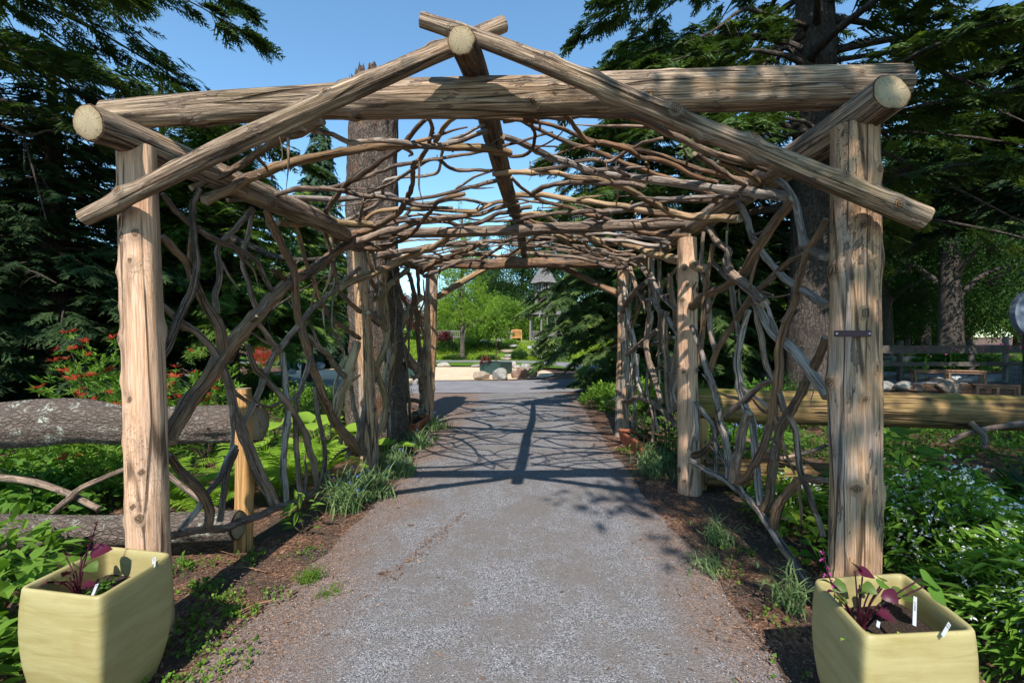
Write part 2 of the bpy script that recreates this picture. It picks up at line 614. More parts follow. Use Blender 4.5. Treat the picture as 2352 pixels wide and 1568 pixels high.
M['bark_hem'] = bark('hemlock_bark', (.06, .05, .042), (.17, .145, .125), (14, 14, 3), bump=1.0)
M['bark_tree'] = bark('tree_bark', (.09, .075, .06), (.24, .2, .16), (18, 18, 5), lichen=.3)
M['twig'] = plain('dark_twig', (.06, .042, .03), .9)

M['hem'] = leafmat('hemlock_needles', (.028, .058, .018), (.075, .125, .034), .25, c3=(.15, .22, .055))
M['hem_dark'] = leafmat('shaded_hemlock_needles', (.016, .036, .014), (.04, .075, .024), .15)  # base colour darkened so these hemlocks look shaded
M['hem_lit'] = leafmat('fresh_sunlit_hemlock_needles', (.04, .085, .016), (.11, .19, .032), .3, c3=(.24, .34, .06))  # fresh yellowish tips, with sunlight also put into the colour
M['blue_pine'] = leafmat('pine_needles', (.03, .06, .035), (.06, .11, .05), .15)
M['ginkgo'] = leafmat('ginkgo_leaves', (.12, .22, .022), (.23, .36, .045), .4, c3=(.34, .46, .08))
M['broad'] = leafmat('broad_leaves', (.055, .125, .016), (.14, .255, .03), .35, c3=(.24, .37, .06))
M['broad_dark'] = leafmat('shade_leaves', (.014, .04, .01), (.04, .095, .018), .3)  # darker copy of the broad leaves, shade put into the colour
M['yellow_leaf'] = leafmat('lime_leaves', (.16, .27, .025), (.34, .44, .05), .35)
M['red_leaf'] = leafmat('red_maple_leaves', (.06, .008, .016), (.17, .018, .03), .25)
M['red_tip'] = leafmat('red_shoots', (.28, .022, .014), (.45, .07, .03), .25)
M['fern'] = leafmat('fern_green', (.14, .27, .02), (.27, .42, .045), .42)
M['fern_dark'] = leafmat('shade_fern_green', (.05, .14, .015), (.11, .24, .03), .35)  # fern green darkened, the shade is in the colour
M['hosta'] = leafmat('hosta_leaf', (.14, .26, .025), (.26, .4, .05), .35)
M['ground_leaf'] = leafmat('ground_cover', (.04, .11, .014), (.09, .19, .022), .3)
M['blue_green'] = leafmat('grey_green_blades', (.09, .16, .06), (.2, .28, .11), .25)
M['grass'] = leafmat('grass_blades', (.06, .13, .015), (.15, .25, .03), .35)
M['purple_leaf'] = leafmat('purple_vine_leaf', (.045, .008, .018), (.1, .016, .035), .15, .2)
M['olive_leaf'] = leafmat('olive_vine_leaf', (.06, .1, .02), (.1, .16, .03), .25, .25)
M['rhodo'] = leafmat('rhododendron_leaf', (.02, .06, .014), (.05, .11, .02), .15, .2, spec=.4)
M['deutzia'] = leafmat('deutzia_leaf', (.06, .15, .016), (.14, .26, .028), .32, c3=(.22, .36, .05))
M['white'] = leafmat('white_petal', (.7, .72, .7), (.85, .86, .84), .2)
M['pink'] = leafmat('pink_petal', (.3, .03, .17), (.45, .08, .3), .2)
M['blue'] = leafmat('blue_petal', (.08, .12, .5), (.2, .25, .7), .2)
M['magenta'] = leafmat('red_petal', (.5, .01, .03), (.65, .03, .06), .2)

# glazed planter
k = NT('pale_yellow_glaze')
st = k.noise(k.obj((3.5, 3.5, 26)), 1.0, 4, .6, .5)
bl = k.noise(k.obj((5, 5, 5)), 1.0, 3)
c = k.ramp(st, [(.25, (.27, .225, .085)), (.5, (.33, .285, .125)), (.75, (.38, .335, .16))])
c = k.mix(k.math('MULTIPLY', k.step(bl, .5, .72), .4), c, (.27, .2, .06))
sp = k.step(k.noise(k.obj((13, 13, 7)), 1.0, 2), .71, .74)
c = k.mix(k.math('MULTIPLY', sp, .35), c, (.3, .2, .08))
k.col(c).rough(.5, .35)
grit = k.noise(k.obj((120, 120, 120)), 1.0, 3, .8)
k.bump(k.math('ADD', st, k.math('MULTIPLY', grit, .25)), .3, .006)
M['glaze'] = k.m
M['terracotta'] = plain('terracotta', (.42, .13, .065), .75, .2, .2, 9)
M['green_box'] = plain('dark_green_paint', (.02, .05, .045), .5, .35, .15, 4)
M['tag'] = plain('white_plastic', (.36, .38, .4), .45, .4, .05)
M['ink'] = plain('black_ink', (.03, .03, .04), .7, .2, .05)
M['sign'] = plain('purple_metal', (.05, .018, .03), .4, .5, .35, 30, 0, .3)
M['screw'] = plain('screw_steel', (.5, .5, .5), .4, .5, .1, 20, 0, .8)
M['chair_wood'] = plain('oiled_teak', (.55, .27, .1), .6, .3, .25, 14)
M['grey_wood'] = plain('silvered_wood', (.19, .175, .16), .85, .2, .3, 12, .3)
M['shingle'] = plain('grey_shingle', (.15, .145, .14), .9, .2, .35, 5, .3)
M['brown_wood'] = plain('brown_bench_wood', (.23, .13, .085), .75, .25, .25, 12, .2)
M['old_board'] = plain('dark_weathered_board', (.085, .075, .066), .9, .2, .35, 7, .3)
M['slate'] = plain('blue_grey_paint', (.16, .19, .24), .7, .3, .3, 6)

for nm, a, b in (('rock_grey', (.13, .13, .12), (.36, .36, .33)), ('rock_brown', (.11, .065, .045), (.3, .2, .15)), ('rock_tan', (.16, .12, .085), (.38, .31, .24)), ('rock_white', (.22, .2, .17), (.48, .45, .4)), ('rock_blue', (.2, .23, .25), (.45, .49, .51))):
    k = NT(nm)
    n = k.noise(k.obj((6, 6, 6)), 1.0, 5, .7, .4)
    n2 = k.noise(k.obj((40, 40, 40)), 1.0, 3, .7)
    c = k.ramp(n, [(.3, a), (.7, b)])
    c = k.mix(k.math('MULTIPLY', k.step(n2, .58, .7), .35), c, tuple(x * .45 for x in a))
    k.col(c).rough(.92, .2)
    k.bump(k.math('ADD', n, k.math('MULTIPLY', n2, .4)), .7, .03)
    M[nm] = k.m

# grounds
k = NT('bark_mulch')
p = k.obj((1, 1, 1))
wrp = k.n('VectorMath', _operation='ADD', i0=k.n('VectorMath', _operation='MULTIPLY', i0=p, i1=(70, 42, 40)).outputs[0], i1=k.mix(1.0, k.noise(p, 18.0, 2), (3, 3, 3), 'MULTIPLY')).outputs[0]
vc = k.voro(wrp, 1.0, 'F1', 'Color')
ve = k.voro(wrp, 1.0, 'F1', 'Distance')
sepr = k.n('SeparateColor', Color=vc).outputs[0]
c = k.ramp(sepr, [(0, (.06, .034, .023)), (.35, (.135, .072, .045)), (.7, (.2, .108, .066)), (.93, (.3, .175, .11)), (1, (.4, .28, .2))])
soil = k.ramp(k.noise(p, 90.0, 4, .7), [(.3, (.045, .034, .027)), (.7, (.12, .09, .07))])
c = k.mix(k.step(k.noise(p, 2.2, 4, .6), .42, .6), c, soil)
k.col(c).rough(.95, .1)
k.bump(k.math('ADD', ve, k.noise(p, 120.0, 3)), .8, .02)
M['mulch'] = k.m

k = NT('grey_gravel')
p = k.obj((1, 1, 1))
vc = k.voro(p, 150.0, 'F1', 'Color')
ve = k.voro(p, 150.0, 'F1', 'Distance')
sepr = k.n('SeparateColor', Color=vc).outputs[1]
g = k.ramp(sepr, [(0, (.07, .07, .072)), (.3, (.135, .134, .138)), (.7, (.21, .21, .218)), (.92, (.28, .28, .285)), (1, (.36, .355, .35))])
fine = k.ramp(k.noise(p, 220.0, 3, .8), [(.3, (.105, .093, .084)), (.7, (.19, .17, .153))])
pat = k.noise(p, 1.9, 5, .65, .3)
pat2 = k.noise(p, 9.0, 3, .6)
pm = k.step(k.math('ADD', pat, k.math('MULTIPLY', pat2, .45)), .62, .82)
c = k.mix(k.math('MULTIPLY', pm, .75), g, fine)
# mulch carried onto the edges and the far half of the path
sx = k.n('SeparateXYZ', Vector=p)
ax = k.math('ABSOLUTE', k.math('SUBTRACT', sx.outputs[0], k.math('MULTIPLY', sx.outputs[1], .02)))
edge = k.step(k.math('ADD', ax, k.math('MULTIPLY', k.math('SUBTRACT', k.noise(p, 1.3, 4, .6), .5), 1.5)), .82, 1.35)
mul = k.ramp(k.n('SeparateColor', Color=k.voro(p, 95.0, 'F1', 'Color')).outputs[0], [(0, (.08, .045, .03)), (.5, (.17, .1, .065)), (1, (.3, .2, .14))])
spk = k.step(k.noise(p, 55.0, 3, .8), .62, .38)
em = k.math('MULTIPLY', edge, k.math('ADD', .35, k.math('MULTIPLY', k.math('SUBTRACT', 1.0, spk), .65)))
c = k.mix(em, c, mul)
k.col(c).rough(.95, .15)
k.bump(k.math('ADD', k.math('SUBTRACT', 1.0, ve), k.math('MULTIPLY', pat, 1.0)), .6, .008)
M['gravel'] = k.m

k = NT('worn_asphalt')
p = k.obj((1, 1, 1))
c = k.ramp(k.noise(p, 90.0, 4, .8), [(.3, (.12, .12, .125)), (.7, (.27, .27, .28))])
c = k.mix(1.0, c, k.ramp(k.noise(p, 1.1, 4), [(.3, (.8, .8, .82)), (.7, (1.15, 1.13, 1.1))]), 'MULTIPLY')
k.col(c).rough(.9, .2)
M['asphalt'] = k.m

k = NT('play_sand')
p = k.obj((1, 1, 1))
n = k.noise(p, 2.0, 5, .7)
c = k.ramp(n, [(.3, (.5, .38, .25)), (.7, (.66, .53, .37))])
k.col(c).rough(.95, .1)
k.bump(k.noise(p, 7.0, 4, .7), .9, .05)
M['sand'] = k.m

k = NT('mown_lawn')
p = k.obj((1, 1, 1))
c = k.ramp(k.noise(p, 40.0, 4, .8), [(.3, (.05, .105, .014)), (.7, (.12, .2, .03))])
c = k.mix(1.0, c, k.ramp(k.noise(p, .7, 3), [(.3, (.75, .8, .8)), (.7, (1.25, 1.2, 1.0))]), 'MULTIPLY')
k.col(c).rough(.95, .1)
k.bump(k.noise(p, 60.0, 3), .8, .04)
M['lawn'] = k.m

k = NT('potting_soil')
p = k.obj((1, 1, 1))
c = k.ramp(k.noise(p, 110.0, 3, .8), [(.3, (.015, .011, .009)), (.62, (.05, .036, .028)), (.8, (.2, .17, .14))])
k.col(c).rough(1, .1)
k.bump(k.noise(p, 90.0, 3), .9, .01)
M['soil'] = k.m
# ------------------------------------------------------------------ ground, paths
def sheet(name, xs, ys, zfn, m, kind='structure'):
    X, Y = np.meshgrid(xs, ys)
    Z = zfn(X, Y)
    n, c = X.shape
    idx = np.arange(n * c).reshape(n, c)
    f = np.stack([idx[:-1, :-1], idx[:-1, 1:], idx[1:, 1:], idx[1:, :-1]], -1).reshape(-1, 4)
    o = MB().add(np.stack([X, Y, Z], -1).reshape(-1, 3), f).build(name, m)
    return tag(o, kind=kind)


def graded(a, b, lo, hi, fine, n):
    far0 = -np.geomspace(1, -a + lo + 1, n)[::-1] + 1 + lo
    far1 = np.geomspace(1, b - hi + 1, n) - 1 + hi
    return np.concatenate([far0[:-1], np.arange(lo, hi, fine), far1])


def ground_z(X, Y):
    p = np.stack([X * 1.7, Y * 1.7, X * 0], -1)
    near = np.clip((14 - np.hypot(X, Y - 4)) / 6, 0, 1)
    off = np.clip((np.abs(X) - 1.2) / .6, 0, 1)
    return near * (.022 * fbm(p, 3) * off) - .008


tag(sheet('ground', graded(-420, 420, -4.5, 4.5, .09, 26), graded(-60, 900, .6, 11.0, .09, 26), ground_z, M['mulch']), kind='structure')

PATH_L = [(-3, -1.9), (1.2, -1.75), (2.1, -1.56), (3.1, -1.44), (3.5, -1.36), (5.1, -1.24), (7.3, -1.28), (9, -1.6), (11, -2.4), (12.6, -3.4)]
PATH_R = [(-3, 1.3), (1.2, 1.25), (2.1, 1.25), (3.1, 1.38), (4.4, 1.32), (7.3, 1.42), (9, 1.5), (11, 1.7), (12.6, 2.0)]


def ragged_strip(name, left, right, m, z, ny=160, nx=14, jag=.07, ev=3.0):
    y0, y1 = left[0][0], left[-1][0]
    ys = np.linspace(y0, y1, ny)
    L = np.interp(ys, *np.array(left).T)
    R = np.interp(ys, *np.array(right).T)
    L = L + jag * fbm(np.stack([ys * ev, ys * 0 + 3, ys * 0], -1), 4)
    R = R + jag * fbm(np.stack([ys * ev, ys * 0 + 9, ys * 0], -1), 4)
    t = np.linspace(0, 1, nx)
    X = L[:, None] * (1 - t) + R[:, None] * t
    Y = np.broadcast_to(ys[:, None], X.shape)
    dome = z * np.clip(np.minimum(t, 1 - t) * 9, 0, 1) - .004
    Z = np.broadcast_to(dome[None], X.shape)
    idx = np.arange(ny * nx).reshape(ny, nx)
    f = np.stack([idx[:-1, :-1], idx[:-1, 1:], idx[1:, 1:], idx[1:, :-1]], -1).reshape(-1, 4)
    return tag(MB().add(np.stack([X, Y, Z], -1).reshape(-1, 3), f).build(name, m), kind='structure')


ragged_strip('gravel_path', PATH_L, PATH_R, M['gravel'], .014)


def polygon(name, pts, z, m, jag=0.0, closed=True, kind='structure', n=160):
    p = np.array([(a, b, z) for a, b in pts], float)
    q = spline(np.concatenate([p[-2:], p, p[:2]]), step=.4)
    # keep one turn
    a0 = np.argmin(np.linalg.norm(q[: len(q) // 2] - p[0], axis=1))
    a1 = len(q) // 2 + np.argmin(np.linalg.norm(q[len(q) // 2:] - p[0], axis=1))
    q = q[a0:a1]
    if jag:
        q[:, :2] += jag * np.stack([fbm(q * 1.3 + 1, 3), fbm(q * 1.3 + 40, 3)], -1)
    c = q.mean(0)
    f3 = [[i, (i + 1) % len(q), len(q)] for i in range(len(q))]
    o = MB().add(np.concatenate([q, [c]]), f3).build(name, m)
    return tag(o, kind=kind)


def strip_path(name, pts, w, z, m):
    p = spline(np.array([(a, b, z) for a, b in pts], float), step=.5)
    t = np.gradient(p, axis=0)
    t /= np.linalg.norm(t, axis=1)[:, None]
    nrm = np.stack([-t[:, 1], t[:, 0], 0 * t[:, 0]], -1)
    w = interp_r(np.atleast_1d(w), len(p))[:, None] * (1 + .04 * fbm(p * .8, 2))[:, None]
    a, b = p + nrm * w / 2, p - nrm * w / 2
    n = len(p)
    f = [[i, n + i, n + i + 1, i + 1] for i in range(n - 1)]
    return tag(MB().add(np.concatenate([a, b]), f).build(name, m), kind='structure')


tag(polygon('lawn', [(-40, 19), (-20, 23), (-9, 23.0), (0, 23.2), (6, 20), (9, 24), (8, 33), (-8, 33), (-40, 36)], .004, M['lawn']), kind='structure')
polygon('lawn', [(9, 21.5), (30, 22), (60, 30), (70, 60), (20, 60), (8, 34)], .006, M['lawn'])
strip_path('asphalt_path', [(-42, 19.5), (-22, 17.8), (-11, 16.2), (-6, 14.6), (-1, 14.2), (2.6, 14.9), (9, 16.5), (24, 17)], [3.0, 3.0, 3.2, 3.4, 3.6, 3.2], .010, M['asphalt'])
strip_path('paved_path', [(3.6, 15.5), (4.6, 18.0), (4.0, 22), (2.0, 26.6), (-2, 28.0), (-9, 27.6), (-20, 26)], [2.4, 2.0, 1.6, 1.5, 1.5], .013, M['asphalt'])
polygon('sand_pit', [(-9.6, 19.5), (-8, 16.9), (-4.5, 16.1), (-.6, 16.3), (1.6, 17.8), (1.2, 21), (-1.5, 22.6), (-6, 22.8), (-9, 21.8)], .016, M['sand'], .12)


def mound_z(X, Y):
    e = np.clip((Y - 29.9) / 3.6, 0, 1)
    e = e * e * (3 - 2 * e)
    sx = np.clip((X + 12) / 4, 0, 1) * np.clip((13 - X) / 4, 0, 1)
    return 1.06 * e * sx + .03 * fbm(np.stack([X, Y, X * 0], -1), 2) * sx - .012


sheet('garden_mound', np.linspace(-14, 14, 60), np.concatenate([np.linspace(29.4, 34, 24), np.linspace(34.5, 48, 14)]), mound_z, M['lawn'])
# ------------------------------------------------------------------ the pergola
pergola = empty('rustic_pergola', (0, 5.2, 0), 'long rustic cedar pergola of peeled log posts and crooked branch lattice over the gravel path', 'pergola')


def knotset(L, n, r, seed, amp=(.01, .022)):
    g = random.Random(seed)
    return [(g.uniform(.05, .97) * L, g.uniform(-PI, PI), g.uniform(*amp), g.uniform(.028, .05)) for _ in range(n)]


def log(name, pts, rad, m, parent, sides=36, step=.035, rough=.05, nk=6, seed=1, cap=None, caps=(True, True), rfreq=(9, 2.0), flare=None, oval=0.04, xk=()):
    p = spline(pts, step=step)
    L = np.linalg.norm(np.diff(p, axis=0), axis=1).sum()
    mb = MB()
    mb.tube(p, interp_r(rad, len(p)), sides, caps, 0, 1, rough, rfreq, seed * 3.7, knotset(L, nk, 1, seed) + list(xk), flare=None if flare is None else interp_r(flare, len(p)), oval=oval)
    return mb.build(name, [m, cap or M['cut']], parent)


def post(base, top, Y, rad, m, seed, nk=9, rough=.05, kn=()):
    """base and top are picture positions of the axis; Y the distance"""
    a = at(*base, Y); b = at(*top, Y)
    d = (b - a) / (b[2] - a[2])
    a = a + d * (-.06 - a[2])
    xk = []
    for (kx, ky, ka, kr) in kn:
        q = at(kx, ky, Y)
        ax = a + d * (q[2] - a[2])
        xk.append((q[2] + .06, math.asin(max(-1, min(1, (q[0] - ax[0]) / (rad[0] * .93)))), ka, kr))
    mid = (a + b) / 2 + np.array([rnd.uniform(-.012, .012), rnd.uniform(-.01, .01), 0])
    return log('post', [a, (a + mid) / 2, mid, (b + mid) / 2, b], rad, m, pergola, 44, .03, rough, nk, seed, M['cut_old'], rfreq=(7, 1.6), xk=xk)


post((341, 1255), (314, 338), 2.42, [.104, .097, .093, .091, .09, .087], M['post'], 3, 6, .05, [(284, 625, .016, .036), (331, 607, .014, .03), (340, 544, .018, .035), (298, 777, .016, .036), (271, 704, .02, .04), (317, 914, -.02, .03), (353, 1073, .012, .03), (273, 872, .022, .045), (338, 1150, .014, .03), (300, 1190, .012, .03), (276, 1010, .02, .04)])
post((1962, 1310), (1963, 292), 2.45, [.117, .119, .116, .119, .111, .112, .109], M['post_old'], 8, 6, .06, [(1977, 843, .014, .032), (1911, 877, .022, .05), (1949, 907, .014, .03), (1937, 1107, .024, .045), (1947, 525, .018, .04), (1985, 403, .018, .045), (2020, 600, .026, .07), (2030, 1130, .03, .07), (1902, 620, .022, .06), (1990, 1200, .01, .03)])
post((850, 1080), (826, 566), 5.39, [.104, .094, .089, .085], M['post_old'], 13, 5, .09)
post((1584, 1128), (1578, 548), 4.64, [.118, .106, .103, .1, .091], M['post'], 17, 6, .07, [(1565, 620, .02, .045), (1570, 655, .018, .04), (1592, 668, .022, .05), (1562, 690, .022, .05), (1593, 848, .024, .05), (1566, 850, .016, .04), (1594, 960, .016, .04), (1560, 1075, .02, .06), (1600, 640, .02, .05)])
post((977, 972), (992, 632), 8.28, [.14, .125, .11], M['post_old'], 21, 5, .08)
post((1428, 1000), (1432, 622), 7.27, [.11, .095, .088], M['post_old'], 25, 5, .08)


def run(name, pts, rad, m, seed, **kw):
    return log(name, [at(*q) for q in pts], rad, m, pergola, seed=seed, **kw)


run('plate_log', [(203, 282, 2.16), (315, 325, 2.42), (622, 458, 3.42), (750, 513, 4.2), (828, 556, 5.35), (940, 604, 7.2), (1000, 622, 8.9)], [.08, .085, .08, .075, .07, .065], M['beam'], 31, nk=8, rough=.08)
run('plate_log', [(2046, 214, 2.24), (1962, 275, 2.47), (1770, 403, 3.32), (1587, 527, 4.78), (1490, 588, 6.3), (1424, 618, 7.6)], [.094, .1, .09, .082, .075, .07], M['beam'], 33, nk=8, rough=.08)
run('ridge_log', [(1059, 92, 2.13), (1090, 162, 2.52), (1137, 326, 3.4), (1163, 430, 4.4), (1193, 514, 5.8), (1205, 592, 8.3)], [.064, .07, .07, .06, .055, .05], M['branch_brown'], 35, nk=6, rough=.1)
run('tie_beam', [(243, 266, 2.54), (560, 244, 2.54), (860, 230, 2.53), (1150, 222, 2.52), (1600, 208, 2.53), (2066, 196, 2.54)], [.073, .086, .098, .105, .108, .106], M['beam'], 37, nk=20, rough=.1, sides=48, step=.025)
run('tie_beam', [(790, 552, 5.45), (900, 538, 5.3), (1190, 528, 5.02), (1500, 515, 4.8), (1640, 508, 4.7)], [.062, .058, .06, .062, .06], M['branch'], 39, nk=5, rough=.09)
run('tie_beam', [(950, 600, 8.35), (1080, 607, 8.1), (1230, 604, 7.8), (1450, 604, 7.3)], [.08, .085, .085, .075], M['branch_brown'], 41, nk=5, rough=.12)
run('rafter', [(193, 501, 2.26), (458, 367, 2.26), (696, 259, 2.26), (930, 153, 2.27), (1012, 117, 2.28), (1158, 55, 2.34)], [.04, .047, .05, .046, .043, .04], M['beam'], 43, nk=14, rough=.1, sides=30)
run('rafter', [(968, 45, 2.27), (1149, 106, 2.26), (1332, 178, 2.26), (1460, 232, 2.25), (1660, 314, 2.25), (1865, 397, 2.24), (2121, 502, 2.24)], [.034, .039, .043, .046, .049, .052, .055], M['beam'], 47, nk=16, rough=.1, sides=30)
run('rafter', [(1004, 682, 8.6), (1124, 611, 8.6), (1212, 566, 8.6)], [.06, .055, .05], M['branch_tan'], 49, nk=3)
run('rafter', [(1205, 566, 8.2), (1288, 611, 7.9), (1420, 676, 7.6)], [.05, .055, .055], M['branch_brown'], 51, nk=3)

# the lattice: every stick follows the inner face of the walls and of the two roof slopes
OFF = {'A': (700, 420), 'B': (1800, 420), 'C': (2400, 560), 'D': (600, 740), 'E': (600, 1420), 'F': (2400, 900), 'G': (2400, 1600)}
K = 2352 / 4096


def _wall(u, p, q):
    k = (q[0] - p[0]) / (q[1] - p[1])
    den = u - k
    return (p[0] - k * p[1]) / den if abs(den) > 1e-6 else 1e9


def inner_face(x, y):
    d = ray(x, y)
    u, w = d[0] / d[1], d[2] / d[1]
    c = []
    for segs in ([((-1.95, 2.42), (-1.70, 5.39)), ((-1.70, 5.39), (-1.585, 8.28))], [((1.845, 2.45), (1.79, 4.64)), ((1.79, 4.64), (1.765, 7.27))]):
        a = _wall(u, *segs[0])
        if 0 < a <= segs[0][1][1]: c.append(a)
        else:
            b = _wall(u, *segs[1])
            if b > 0: c.append(b)
    for s in (.167, -.14):
        den = w - s * u
        if den > 1e-4: c.append(1.36 / den)
    return min(c)


